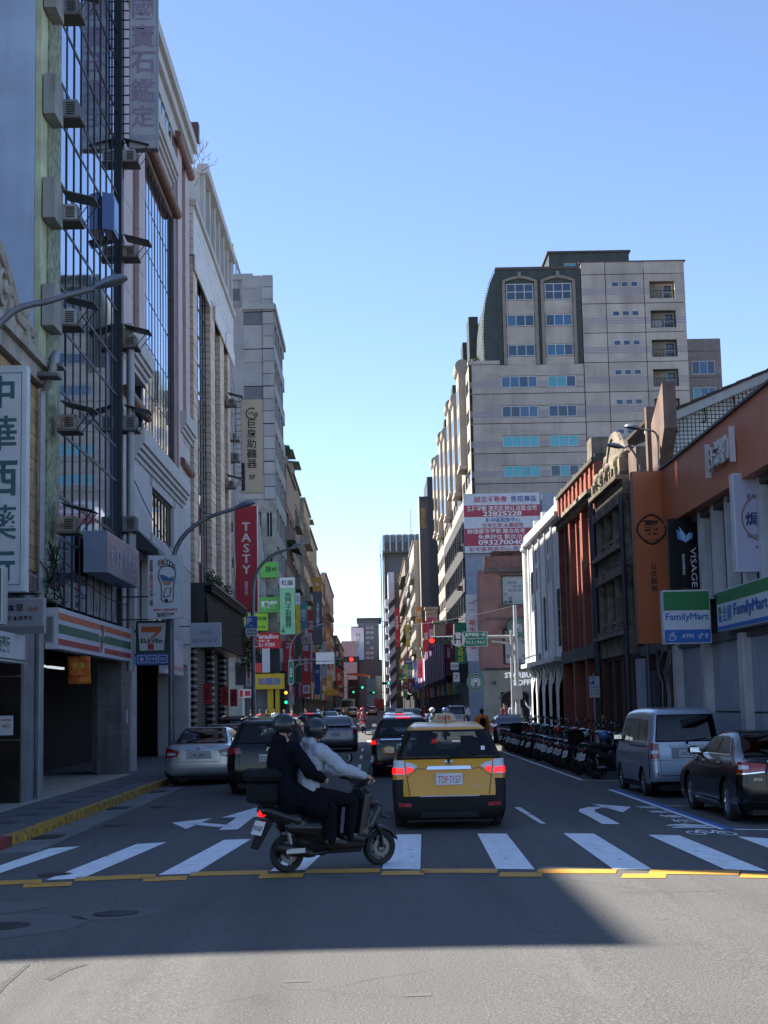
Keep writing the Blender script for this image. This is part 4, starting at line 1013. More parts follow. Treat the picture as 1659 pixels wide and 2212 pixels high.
# ================================================================== THE RIDERS
rs = make_scooter('rider_scooter', 'black scooter carrying two riders across the crossing, tail light lit', M('scooter_dark', (.016,.017,.019), .28, .0, var=.1, spec=.4), blackp, lit=True, plate='MXK·6829', topbox=(-.52,-.12,.80,1.20), voxel=.011, wb=1.235)
ROOT = Vector((-1.0, 18.15, gz(-1.0))); RZ = math.atan2(.62, 1.07)
rs.location = ROOT; rs.rotation_euler = (R_(1), 0, RZ)
helm = M('helmet_black', (.013,.014,.016), .38, .1, var=.05, coat=.35)
grayj = M('jacket_grey', (.36,.40,.47), .8, var=.12, scale=5, bump=.25, bscale=30)
navyj = M('jacket_navy', (.006,.007,.011), .9, var=.2, scale=6, bump=.3, bscale=40, spec=.08)
blackt = M('trousers_black', (.009,.009,.012), .9, var=.2, bump=.3, bscale=40, spec=.08)
dr = empty('person', (0,0,0), 'rider in pale grey jacket and black helmet steering the scooter', 'person')
person(dr, dict(head=(.38,0,1.60), face=(1,-.12,-.12), neck=(.35,0,1.47), chest=(.31,0,1.27), pelvis=(.22,0,.92),
    shl=(.34,.20,1.39), shr=(.34,-.20,1.39), ell=(.62,.31,1.17), elr=(.62,-.31,1.15), hal=(.89,.30,1.075), har=(.88,-.30,1.075), curll=(.2,0,-1), curlr=(.2,0,-1),
    hil=(.27,.12,.88), hir=(.27,-.12,.88), knl=(.75,.17,.78), knr=(.77,-.19,.79), anl=(.70,.13,.40), anr=(.73,-.16,.40), tol=(.88,.13,.345), tor=(.91,-.17,.345)),
    jacket=grayj, trousers=blackt, helmet=helm, hood=True, jr=1.28)
pi = empty('person', (0,0,0), 'pillion rider in long dark coat and black helmet holding the driver', 'person')
person(pi, dict(head=(-.02,.02,1.66), face=(1,-.1,-.05), neck=(-.04,0,1.52), chest=(-.05,0,1.33), pelvis=(-.06,0,.97),
    shl=(-.02,.20,1.43), shr=(-.02,-.21,1.43), ell=(.16,.30,1.18), elr=(.14,-.31,1.16), hal=(.36,.20,1.08), har=(.36,-.22,1.06), curll=(.3,-1,0), curlr=(.3,1,0),
    hil=(0,.13,.93), hir=(0,-.13,.93), knl=(.42,.28,.72), knr=(.42,-.28,.72), anl=(.42,.25,.36), anr=(.44,-.25,.37), tol=(.60,.25,.31), tor=(.62,-.26,.32)),
    jacket=navyj, trousers=blackt, helmet=helm, hood=True, coat=.8, jr=1.32)
for o in (dr, pi): o.location = ROOT; o.rotation_euler = (R_(1), 0, RZ)
# ---- riders further off
def stand(sx=0.0, st=.22, arm=None):
    d = dict(head=(0,0,1.60), face=(0,1,-.05), neck=(0,0,1.46), chest=(0,0,1.26), pelvis=(0,0,.95), shl=(-.19,0,1.38), shr=(.19,0,1.38), ell=(-.25,-.04,1.10), elr=(.25,.02,1.10),
             hal=(-.24,.10,.86), har=(.24,.12,.86), hil=(-.10,0,.90), hir=(.10,0,.90), knl=(-.11,st*.5,.50), knr=(.11,-st*.25,.50), anl=(-.11,st*.7,.09), anr=(.11,-st,.12), tol=(-.12,st*.7+.15,.05), tor=(.12,-st+.14,.06))
    if arm: d.update(arm)
    return d
def walker(label, x, y, rz, jac, tr, z=0, s=1.0, arm=None, hair=(.015,.012,.01), voxel=.03, st=.22, group=None, coat=0):
    o = empty('person', (0,0,0), label, 'person', group)
    person(o, stand(st=st, arm=arm), jacket=jac, trousers=tr, hair=M('hair_black', hair, .6), voxel=voxel, coat=coat)
    o.location = (x, y, z); o.rotation_euler.z = rz; o.scale = (s, s, s); return o
orange = M('jacket_orange', (.85,.22,.02), .8, var=.1)
om = walker('man in orange jacket with dark backpack walking beyond the taxi', 4.45, 62, R_(8), orange, blackt, gz(4.4), 1.0, voxel=.022)
bp_ = MB(); bp_.box(-.12,.10,-.28,-.13,1.0,1.34); bo = bp_.build('backpack', blackt, None, bevel=.05, label='dark backpack on the back of the man in orange', cat='bag'); bo.location = om.location; bo.rotation_euler.z = R_(8)
C_ = {k: M('cloth_' + k, c, .85, var=.1) for k, c in dict(white=(.6,.6,.6), blue=(.10,.16,.30), maroon=(.18,.03,.04), pale=(.4,.42,.45), red=(.5,.05,.04), green=(.08,.18,.1), black=(.02,.02,.02), tan=(.35,.27,.18), denim=(.06,.09,.16), pink=(.45,.2,.22), yellow=(.5,.38,.05)).items()}
up_arm = dict(elr=(.36,.10,1.55), har=(.46,.12,1.80))
walker('person in white shirt with raised arm by the coffee shop corner', 10.9, 104, R_(150), C_['white'], C_['denim'], ZP, arm=up_arm)
walker('woman in maroon top before the coffee shop door', 9.2, 106.5, R_(200), C_['maroon'], C_['black'], ZP)
walker('person in pale blue standing beside the coffee shop door', 9.8, 107, R_(170), C_['pale'], C_['denim'], ZP)
walker('person in cream coat at the coffee shop door', 10.25, 107.5, R_(180), C_['tan'], C_['black'], ZP, coat=.6)
for i, (x, y, c, lb) in enumerate([(-7.1,100,'red','person in red jacket at the yellow corner shop'), (-6.4,96,'black','person in black waiting left of the yellow shop corner'), (-5.6,101,'blue','person in blue crossing under the green lamp'),
    (-4.9,97,'red','person in red shirt between the parked cars and the corner'), (-4.3,103,'pale','person in pale coat on the far crossing'), (-7.9,103,'black','person standing in front of the yellow shop'),
    (-6.9,112,'white','person in white on the far left footway'), (5.9,118,'pink','person in pink on the far right footway'), (7.6,121,'white','person in white under the purple sign'), (6.9,135,'blue','person in blue far along the right footway')]):
    walker(lb, x, y, R_(60*i), C_[c], C_['denim' if i % 2 else 'black'], .0, voxel=.035)
hel = {k: M('helmet_' + k, c, .3, coat=.5, var=0) for k, c in dict(red=(.4,.02,.03), white=(.6,.6,.6), blue=(.06,.12,.35)).items()}
def far_rider(lx_, lsc, x, y, jac, hm, k):
    o = empty('person', (0,0,0), lx_, 'person')
    person(o, dict(head=(.22,0,1.56), face=(1,0,-.1), neck=(.2,0,1.43), chest=(.16,0,1.24), pelvis=(.08,0,.92), shl=(.2,.2,1.36), shr=(.2,-.2,1.36), ell=(.48,.32,1.15), elr=(.48,-.32,1.15), hal=(.86,.3,1.07), har=(.86,-.3,1.07),
        hil=(.12,.12,.88), hir=(.12,-.12,.88), knl=(.6,.2,.74), knr=(.6,-.2,.74), anl=(.62,.14,.38), anr=(.62,-.14,.38), tol=(.8,.14,.34), tor=(.8,-.14,.34)), jacket=jac, trousers=C_['black'], helmet=hm, voxel=.03)
    o.location = (x, y, gz(x)); o.rotation_euler.z = R_(90)
    c = copy_tree(sp_[k]); c['label'] = lsc; c['group'] = 'scooters riding away down the street'; c.location = (x, y, gz(x)); c.rotation_euler = (0,0,R_(90))
    for ch in c.children:
        if ch.name.startswith('tail_light'): ch.data = ch.data.copy(); ch.data.materials[0] = red_on
far_rider('rider in dark red coat and red helmet in the middle of the street', 'dark scooter of the red helmeted rider in mid street', -.55, 104, C_['maroon'], hel['red'], 4)
far_rider('rider in dark blue with white helmet beyond the taxi roof', 'scooter with lit tail lamp beyond the taxi roof', 3.15, 79, C_['blue'], hel['white'], 0)
far_rider('rider in blue jacket and blue helmet right of the taxi roof', 'scooter under the blue helmeted rider', 3.95, 82, C_['blue'], hel['blue'], 1)
far_rider('rider with white helmet far left of the middle lane', 'scooter far left among the distant cars', -4.0, 118, C_['black'], hel['white'], 0)
far_rider('rider far away between the distant cars on the right', 'scooter far away on the right lane', 4.9, 140, C_['red'], hel['red'], 1)
# ================================================================== BUILDERS FOR FACADES AND SIGNS
def wall(F, name, parent, ac, zc, holes, m, depth=.25, **k):
    """wall of solid cells between the cuts ac (along) and zc (up) with openings at holes"""
    mb = MB()
    for j in range(len(zc)-1):
        i = 0
        while i < len(ac)-1:
            if (i, j) in holes: i += 1; continue
            e = i
            while e+1 < len(ac)-1 and (e+1, j) not in holes: e += 1
            F.bx(mb, ac[i], ac[e+1], zc[j], zc[j+1], -depth, 0); i = e+1
    return mb.build(name, m, parent, **k)
def mass(F, a0, a1, z0, z1, n0, n1, m, parent, name='wall', **k):
    mb = MB(); F.bx(mb, a0, a1, z0, z1, n0, n1); return mb.build(name, m, parent, **k)
def window(F, a0, a1, z0, z1, n, parent, nx=1, nz=1, fm=None, gm=None, bar=.05, t=.06, name='window', pane=True):
    fm = fm or frame_w; mb = MB()
    F.bx(mb, a0, a1, z0, z0+bar, n-t, n); F.bx(mb, a0, a1, z1-bar, z1, n-t, n)
    F.bx(mb, a0, a0+bar, z0+bar, z1-bar, n-t, n); F.bx(mb, a1-bar, a1, z0+bar, z1-bar, n-t, n)
    for i in range(1, nx): x = a0+(a1-a0)*i/nx; F.bx(mb, x-bar/2, x+bar/2, z0+bar, z1-bar, n-t, n)
    for j in range(1, nz):
        z = z0+(z1-z0)*j/nz; F.bx(mb, a0+bar, a1-bar, z-bar/2, z+bar/2, n-t, n-.004)
    w = mb.build(name, fm, parent)
    gms = gm if isinstance(gm, (list, tuple)) else [gm or glass_d]
    for i in range(nx):
        for j in range(nz):
            x0, x1 = a0+(a1-a0)*i/nx, a0+(a1-a0)*(i+1)/nx; y0, y1 = z0+(z1-z0)*j/nz, z0+(z1-z0)*(j+1)/nz
            F.pb('pane', x0+bar*.4, x1-bar*.4, y0+bar*.4, y1-bar*.4, n-t*.75, n-t*.6, random.choice(gms), w)
    return w
frame_w = M('window_frame_white', (.5,.5,.49), .5, var=.1); frame_d = M('window_frame_dark', (.02,.022,.03), .45, .3, var=.05)
glass_d = glassm('glass_dark', (.025,.035,.045), .05, spec=.9)
glass_b = glassm('glass_blue', (.03,.10,.20), .08, spec=.9); glass_t = glassm('glass_turquoise', (.06,.30,.36), .12, spec=.8)
glass_n = glassm('glass_navy', (.015,.04,.09), .05, spec=.9)
mirror_g = glassm('mirror_glass_sky', (.42,.51,.66), .035, wav=.35, metal=1.0, wscale=.5, wdist=.012)
mirror_k = glassm('mirror_glass_smoke', (.28,.30,.36), .03, wav=.35, metal=1.0, wscale=.7, wdist=.012)
def sign(label, F, a0, a1, z0, z1, n0, n1, face, texts=(), edge=None, name='shop_sign', cat='sign', bevel=0, brackets=(), inset=.03, group=None, box_label=None):
    c = Vector(F.p((a0+a1)/2, z0, n0)); e = empty(name, c, label, cat, group)
    mb = MB(); F.bx(mb, a0, a1, z0, z1, n0, n1-.008); mb.build('case', edge or alu, e, bevel=bevel)
    F.pb('face', a0+inset, a1-inset, z0+inset, z1-inset, n1-.012, n1, face, e)
    w = a1-a0; h = z1-z0
    def A(f): return a1 - f*w if F.side == 'R' else a0 + f*w
    for t in texts:
        txt, x0, x1, y0, y1, m = t[:6]; o = t[6] if len(t) > 6 else {}
        if txt is None: F.pb(o.get('name', 'stripe'), A(x0), A(x1), z0+y0*h, z0+y1*h, n1-.01, n1+.006+o.get('up', 0), m, e)
        else: lettering(F, txt, A(x0), A(x1), z0+y0*h, z0+y1*h, n1+.013, m, e, **o)
    for (za, al, n) in brackets:
        m_ = MB(); F.bx(m_, al-.03, al+.03, za-.03, za+.03, n, n0); m_.build('bracket', black_m, e)
    return e
alu = M('aluminium_edge', (.45,.47,.5), .45, .5, var=.05)
ink_k = M('ink_black', (.02,.02,.022), .6, var=0); ink_w = M('ink_white', (.75,.76,.76), .6, var=0); ink_r = M('ink_red', (.5,.03,.03), .6, var=0)
ink_g = M('ink_green', (.02,.16,.09), .6, var=0); ink_b = M('ink_blue', (.04,.12,.42), .6, var=0); ink_o = M('ink_orange', (.62,.16,.03), .6, var=0)
ink_t = M('ink_teal', (.03,.10,.12), .6, var=0); ink_l = M('ink_lilac', (.36,.28,.42), .6, var=0)
board_w = M('board_white', (.62,.64,.66), .5, var=.12, scale=3); board_g = M('board_grey', (.52,.57,.61), .5, var=.15, scale=2, streak=.2)
XL = -7.2; L = FR('L', XL); PL = lambda x: FR('L', x)
XR = 8.2; R = FR('R', XR)
def ac_unit(label, F, a, z, n=0, w=.56, h=.38, d=.34, awning=True, rust=False, cover=None):
    e = empty('air_conditioner', F.p(a, z, n), label, 'air conditioner', 'air conditioners on the street facades')
    k_ = int(a*7+z*13) % 3; h *= (1, .9, 1.12)[k_]; mb = MB(); F.bx(mb, a-w/2, a+w/2, z, z+h, n-.1, n+d); mb.build('casing', (ac_m, ac_r, ac_d)[k_], e, bevel=.015)
    g = MB()
    for k in range(6): F.bx(g, a-w/2-.012, a-w/2-.002, z+.05+k*(h-.1)/6, z+.05+(k+.6)*(h-.1)/6, n+.08, n+d-.06)
    F.bx(g, a-w/2+.05, a+w/2-.05, z+.04, z+h-.04, n+d, n+d+.008); g.build('grille', black_m, e)
    b = MB(); F.bx(b, a-w/2-.05, a+w/2+.05, z-.05, z, n-.1, n+d+.08); b.build('tray', conc_d, e)
    if awning:
        p = [F.p(a-w/2-.12, z+h+.30, n), F.p(a-w/2-.12, z+h+.10, n+d+.42), F.p(a-w/2-.12, z+h+.118, n+d+.42), F.p(a-w/2-.12, z+h+.32, n)]
        q = F.p(a+w/2+.12, 0, 0); p0 = F.p(a-w/2-.12, 0, 0); off = Vector(q)-Vector(p0)
        MB().prism(p, off).build('awning', awn_m, e, fix=True)
        for s_ in (-1, 1): r = MB(); r.tube([F.p(a+s_*w*.5, z-.02, n+d), F.p(a+s_*w*.5, z+h+.12, n+d+.38)], .014, 5); r.build('stay', black_m, e)
    return e
ac_r = M('ac_casing_rusty', (.36,.33,.28), .7, var=.5, scale=6, streak=.5, var2=(.16,.06,.02)); ac_d = M('ac_casing_dark', (.22,.23,.24), .6, var=.3, streak=.4)
ac_m = M('ac_casing', (.45,.46,.44), .6, var=.25, scale=5, streak=.3); conc_d = M('concrete_dark', (.13,.13,.125), .9, var=.25, streak=.4, bump=.3, bscale=25)
awn_m = M('awning_sheet', (.16,.17,.18), .6, .3, var=.3, scale=4)
# ================================================================== LEFT SIDE
conc = M('concrete_grey', (.35,.35,.335), .9, var=.3, scale=1.2, streak=.5, bump=.3, bscale=20)
tan_t = M('tile_ochre', (.52,.34,.16), .7, var=.3, scale=2.5, streak=.35, bump=.1)
tan_t2 = M('tile_ochre_b', (.45,.29,.14), .7, var=.3, scale=2.5, streak=.35)
stucco = M('stucco_cream', (.46,.41,.34), .85, var=.35, scale=2.2, streak=.55, bump=.35, bscale=18)
black_pol = M('polished_black_stone', (.012,.012,.014), .12, var=.3, scale=1.5, spec=.7, var2=(.05,.035,.02))
stone_j = M('stone_joint', (.10,.10,.10), .9)
marble = M('column_grey_stone', (.27,.28,.29), .6, var=.35, scale=2, streak=.45, bump=.2)
# ---- A: old low corner house with the medicine shop
A_ = empty('corner_building', (XL, 28, 0), 'old low corner house with ochre tiles, cream curved pediment and medicine shop signs', 'building')
mass(L, 22.3, 33.5, 4.6, 9.0, -6, -.05, stucco, A_)
mass(L, 22.3, 33.5, 9.0, 9.35, -6, .15, stucco, A_, 'cornice'); mass(L, 22.3, 33.5, 9.35, 9.55, -.4, .28, stucco, A_, 'cornice')
for r_i in range(15):
    for c_i in range(7):
        a0 = 29.9+c_i*.515; z0 = 4.9+r_i*.27
        L.pb('facade_tile', a0+.006, a0+.505, z0+.005, z0+.262, -.04, .006+random.uniform(0,.006), random.choice((tan_t, tan_t, tan_t2)), A_)
# curved pediment along the parapet
mb = MB(); n = 18; outl = [L.p(23.6, 9.55, -.25)]
for k in range(n+1):
    t = k/n; a = 23.6 + 8.8*t; z = 9.9 + (1.15*math.sin(math.pi*min(1, max(0, (t-.18)/.64)))**.7 if .18 < t < .82 else 0); outl.append(L.p(a, z, -.25))
outl.append(L.p(32.4, 9.55, -.25)); mb.prism(outl, (.33, 0, 0)); mb.build('pediment', stucco, A_, fix=True)
mb = MB(); pts = [L.p(23.6+8.8*k/n, 9.96 + (1.15*math.sin(math.pi*min(1, max(0, (k/n-.18)/.64)))**.7 if .18 < k/n < .82 else 0), .08) for k in range(n+1)]
mb.tube(pts, .12, 6); mb.build('pediment_moulding', stucco, A_, smooth=40)
for a in (24.2, 25.8, 27.2, 28.8, 30.2, 31.8):
    mass(L, a-.16, a+.16, 9.56, 10.15, -.2, .16, stucco, A_, 'pilaster')
    MB().ball(L.p(a, 10.3, 0), .19, 10, 8).build('finial', stucco, A_, smooth=60)
for a in (26.5, 29.5):
    mb = MB(); mb.lathe([(.38,.0),(.38,.1),(.28,.12),(.28,.04),(.16,.05),(.14,.16),(0,.18)], L.p(a, 10.2, .06), 'x', 22); mb.build('rosette', stucco, A_, smooth=40)
mass(L, 22.3, 23.3, 0, 4.6, -6, 0, conc, A_, 'pier'); mass(L, 22.3, 33.5, 4.3, 4.6, -6, -.02, conc, A_, 'beam')
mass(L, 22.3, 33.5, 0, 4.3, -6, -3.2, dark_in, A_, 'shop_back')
p_ = mass(L, 32.05, 33.0, 0, 4.3, -1.2, .05, marble, A_, 'column')
for z in (.05, 1.35, 2.65): L.pb('cladding_panel', 31.93, 32.04, z, z+1.27, -3.0, .0, black_pol, A_)
e_ = sign('white notice stuck on the black stone column at the left edge', FR('F', 31.93), -7.62, -7.34, 1.43, 1.83, 0, .012, board_w, [('N⊘', .2, .8, .35, .6, ink_k), ('禁止張貼', .15, .85, .72, .84, ink_r)], name='notice', cat='notice', inset=.005)
for x, r in ((33.25, .045), (33.4, .05), (33.15, .03)):
    m_ = MB(); m_.tube([L.p(x, 0.05, .12), L.p(x, 8.9, .12)], r, 8); m_.build('downpipe', M('pipe_grey', (.33,.34,.35), .5, .3, var=.15), A_, smooth=50)
mb = MB(); mb.tube([L.p(33.2,8.9,.2), L.p(33.0,9.3,.4), L.p(33.1,9.7,.45), L.p(33.4,9.6,.3)], .09, 8); mb.build('vent_pipe', M('pipe_grey'), A_, smooth=50)
for a, z in ((32.6, 9.1), (33.0, 9.4)): MB().prism([L.p(a,z,.0),L.p(a,z+.1,.0),L.p(a,z+.05,.6),L.p(a,z-.02,.6)], (0,.5,0)).build('eave_sheet', awn_m, A_, fix=True)
# unseen blocks added and sized for the shadows they throw on the crossing
B2 = empty('shadow_block_near', (-14, 27, 0), 'unseen tall block behind the low corner house, added to shade the street', 'building')
MB().box(-13, -9.6, 24.2, 33.3, 9.6, 30).build('wall', conc, B2)
B3 = empty('shadow_block_far', (-33, 30, 0), 'unseen block further left, added to cast the foreground shadow', 'building')
MB().box(-46, -19.85, 21.1, 60, 0, 24.9).build('wall', conc, B3)
# A signs
F27 = lambda y: FR('F', y)
s_ = sign('tall pale vertical signboard with dark characters of a medicine shop, leftmost', F27(27.0), -6.97, -6.02, 4.0, 8.05, -.28, 0, board_g,
     [('中', .12, .88, .81, .955, ink_t, {'bold': .02}), ('華', .12, .88, .62, .775, ink_t, {'bold': .012}), ('西', .12, .88, .42, .575, ink_t, {'bold': .02}), ('藥', .12, .88, .225, .38, ink_t, {'bold': .006}), ('行', .12, .88, .04, .185, ink_t, {'bold': .02}),
      (None, .90, .91, .03, .97, ink_t), (None, .05, .91, .965, .968, ink_t), (None, .05, .91, .028, .031, ink_t)], name='vertical_sign', edge=board_w, inset=.01)
sign('small green pharmacy sign cut by the left edge', F27(25.6), -6.9, -6.08, 3.36, 4.32, -.35, 0, M('sign_green', (.01,.12,.07), .5, var=.05), [('藥', .1, .9, .2, .8, ink_w)], edge=alu)
sign('grey shop sign with herb shop name above the white one', F27(30.2), -7.9, -6.36, 3.42, 4.12, -.2, 0, M('board_grey_d', (.26,.28,.32), .5, var=.1),
     [('天本草', .42, .74, .60, .84, ink_k), ('天然 本草養生', .40, .92, .36, .50, ink_k), ('册册', .80, .93, .54, .82, M('ink_rust', (.3,.1,.06), .6, var=0)), (None, .0, 1, .0, .2, M('board_grey_band', (.14,.15,.17), .5, var=0))], edge=alu)  # darker grey band along the foot of the sign
sign('white medicine shop fascia with green characters under the grey sign', PL(-6.9), 27.0, 31.0, 2.86, 3.42, -.3, 0, board_w, [('中西藥行', .08, .92, .30, .85, ink_g), (None, 0, 1, .06, .12, ink_g)], edge=board_w)
ac_unit('air conditioner on the ochre wall beside the medicine signboard', L, 31.6, 4.35, 0, awning=False)
# ---- B: narrow high building with blue gable, mossy green band and curtain wall
blue_w = M('render_blue', (.46,.58,.78), .85, var=.16, scale=.9, streak=.22, bump=.2, bscale=15)
green_w = M('render_green_yellow', (.58,.63,.40), .85, var=.35, scale=1.3, streak=.45, bump=.2, bscale=15)
mosaic = M('mosaic_green', (.34,.38,.22), .7, var=.5, scale=7, streak=.5, var2=(.07,.09,.06), bump=.3, bscale=14)
B_ = empty('curtain_wall_building', (XL, 39, 0), 'high narrow building with pale blue side wall, mossy green strip and dark gridded glass front', 'building')
HB = 27.0
mass(FR('F', 33.60), -18, -7.36, 4.4, HB, -.3, 0, blue_w, B_, 'side_wall')
mass(L, 33.63, 34.35, 4.4, HB, -.15, -.03, green_w, B_, 'green_pier')
mass(L, 34.35, 35.75, 4.4, HB, -.6, .01, mosaic, B_, 'mosaic_strip')
MB().box(-18, -7.8, 33.92, 44.6, 4.4, HB).build('core', dark_in, B_)
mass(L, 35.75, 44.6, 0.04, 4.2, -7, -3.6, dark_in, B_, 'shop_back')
for z in (11.0, 13.5, 15.95, 18.5, 21.0):       # concrete ledges that carry the air conditioners
    mass(L, 33.75, 34.7, z-.5, z+.45, 0, .27, conc, B_, 'ledge')
for k, (z, aw) in enumerate(((5.95, True), (8.3, True), (10.75, True), (13.25, True), (15.75, False), (18.3, True))):
    ac_unit(f'air conditioner on the mossy green strip, {("lowest", "second from the bottom", "third from the bottom", "fourth from the bottom", "fifth from the bottom", "topmost")[k]}', L, 35.0, z, .25, awning=aw)
cuts = [35.8 + .96*k for k in range(10)]; zz = [4.3]; k = 0
zr = [4.35, 5.95]
while zr[-1] < HB - 1: zr.append(zr[-1] + (1.0 if len(zr) % 2 == 0 else 1.55))
cw = empty('curtain_wall', L.p(40, 4.3, 0)); cw.parent = B_; cw.location = Vector(L.p(40, 4.3, 0)) - B_.location
posters = M('window_posters', (.42,.41,.38), .6, var=.7, scale=2.5, var2=(.12,.12,.14))
for j in range(len(zr)-1):
    for i in range(9):
        m = mirror_g if zr[j] > 5.9 else (posters if i > 3 else mirror_k)
        if (i, j) in ((0, 9), (8, 7), (8, 2), (8, 3)): m = glass_n
        L.pb('pane', cuts[i]+.03, cuts[i+1]-.03, zr[j]+.03, zr[j+1]-.03, -.10, -.06 + random.uniform(-.004, .004), m, cw)
for a in cuts: L.pb('mullion', a-.035, a+.035, 4.3, HB-.5, -.1, -.038, frame_d, cw)
for z in zr[1:]: L.pb('transom', 35.8, 44.45, z-.035, z+.035, -.1, -.043, frame_d, cw)
mass(L, 35.75, 44.6, HB-.6, HB, -.6, .05, conc, B_, 'parapet')
mass(L, 44.5, 44.75, 4.3, HB, -.4, .06, frame_d, B_, 'corner_trim')
m_ = MB(); m_.tube([L.p(44.95, 3, .25), L.p(44.95, 13, .25)], .12, 10); m_.build('downpipe', M('pipe_grey'), B_, smooth=50)
lb_ = empty('light_box', L.p(41.9, 15.2, .2), 'small blue projecting light box on the dark glass front', 'sign')
mb = MB(); mb.prism([L.p(41.5,15.2,.0), L.p(41.7,15.2,.28), L.p(42.6,15.2,.28), L.p(42.6,15.2,0)], (0,0,1.05)); mb.build('case', M('light_box_blue', (.05,.10,.28), .3, var=.1), lb_, fix=True)
L.pb('face', 41.78, 42.52, 15.3, 16.15, .28, .295, M('light_box_face', (.12,.25,.55), .3, var=.2), lb_)
for k, z in enumerate((7.1, 10.1, 12.6, 15.35, 18.3)):
    if k in (0, 1, 2, 3, 4): ac_unit(f'air conditioner between the glass front and the pink granite building, number {k+1} from below'.replace('number 1','first').replace('number 2','second').replace('number 3','third').replace('number 4','fourth').replace('number 5','fifth'), L, 45.0, z, .1, awning=k in (1,2,3,4))
# foot massage fascia on the glass
sign('grey box sign with faded pinkish characters on the glass front', PL(-6.55), 38.6, 44.0, 5.35, 6.4, -.6, 0, M('board_mauve', (.20,.18,.22), .5, var=.4, scale=1.2, var2=(.36,.2,.16)),
     [('足健會館養生', .06, .86, .22, .80, M('ink_grey_pink', (.42,.38,.40), .6, var=0), {'fit': True})], edge=M('case_blue_grey', (.22,.27,.36), .4, .2, var=.1))
# convenience store fascia
orange_s = M('stripe_orange', (.60,.13,.03), .5, var=.06); green_s = M('stripe_green', (.012,.13,.075), .5, var=.05); red_s = M('stripe_red', (.42,.03,.04), .5, var=.05)
e = sign('white convenience store fascia with orange, green and red stripes on the left', PL(-6.92), 34.4, 44.95, 3.28, 4.2, -.3, 0, board_w,
     [(None,0,.49,.72,.88,orange_s),(None,.57,1,.72,.88,orange_s),(None,0,.49,.38,.60,green_s),(None,.57,1,.38,.60,green_s),(None,0,.49,.10,.25,red_s),(None,.57,1,.10,.25,red_s),('7', .50,.56,.10,.88,red_s,{'fit':True,'bold':.03}),(None,.505,.555,.40,.55,green_s,{'up':.02}),('ELEVEN',.508,.552,.44,.51,ink_w,{'bold':.02})], edge=board_w, inset=.0)
sign('small black framed notice box at the near end of the striped fascia', F27(34.38), -7.5, -7.02, 3.42, 4.02, -.05, 0, M('notice_grey', (.25,.26,.27), .3, var=.3), name='notice_box')
# columns of the store arcade
for a0, a1, m in ((45.0, 46.5, M('column_grey_dark', (.17,.17,.175), .6, var=.35, scale=2, streak=.5, bump=.2)),):
    mass(L, a0, a1, .045, 4.2, -.72, -.02, m, B_, 'column')
mass(L, 33.7, 34.2, .045, 4.3, -1.0, -.05, marble, B_, 'column')
for z in (.7, 1.35, 2.0, 2.65, 3.3): L.pb('joint', 45.01, 46.49, z-.008, z+.008, -.03, -.016, stone_j, B_); FR('F', 45.0).pb('joint', -7.9, -7.23, z-.008, z+.008, 0, .003, stone_j, B_)
for (a, n_, z0, z1, c, lb) in ((45.9, -.02, 1.5, 1.95, 'board_w', 'small white notice with red edge on the column under the striped fascia'), (47.3, -.01, 1.4, 1.8, 'board_w', 'small pale notice on the first granite column')):
    sign(lb, L, a, a+.22, z0, z1, n_, n_+.012, board_w, [(None, .05, .95, .85, .97, ink_r), ('注意', .2, .8, .5, .75, ink_k)], name='notice', cat='notice', inset=.005)
for k, (a, z0, z1, lb) in enumerate(((36.6, .9, 2.4, 'glass shop door with posters deep in the arcade, nearest'), (38.9, .9, 2.4, 'poster panel beside the dark shop door in the arcade'))):
    e_ = empty('shop_door', L.p(a, 0, -3.5), lb, 'door'); window(L, a-.9, a+.9, .08, 2.7, -3.5, e_, 2, 1, frame_d, M('shop_glass', (.05,.055,.06), .2), .06, name='door_frame'); L.pb('poster', a-.6, a+.1, z0, z1, -3.5, -3.48, M('poster_%d' % k, ((.4,.12,.08),(.15,.3,.4))[k], .6, var=.6, scale=5), e_)
mass(L, 33.6, 44.9, 4.0, 4.3, -4, -.35, dark_in, B_, 'arcade_ceiling')
# shop interior things: shutters, shiny column
sh = empty('roller_shutter', L.p(41, 0, -2.6), 'dark roller shutter at the back of the store arcade', 'shutter')
for k in range(30): L.pb('shutter_slat', 39.5, 44.3, .1+k*.12, .19+k*.12, -2.62, -2.58, M('shutter_dark', (.15,.16,.17), .45, .5, var=.1), sh)
mb = MB(); mb.tube([L.p(38.7, .05, -2.2), L.p(38.7, 4.0, -2.2)], .22, 18); mb.build('steel_column', M('steel_polished', (.5,.5,.5), .12, 1, var=.05), None, smooth=50, label='shiny round steel column inside the dark arcade', cat='column')
lt = empty('tube_lamp', L.p(39, 3.85, -1.3), 'row of strip lamps under the arcade ceiling behind the orange banner', 'lamp')
for a in (36.2, 38.6, 41): L.pb('lamp_tube', a, a+1.9, 3.04, 3.1, -1.36, -1.26, M('tube_lit', (.8,.8,.8), .5, var=0, emit=(.85,.93,1), es=.25), lt)
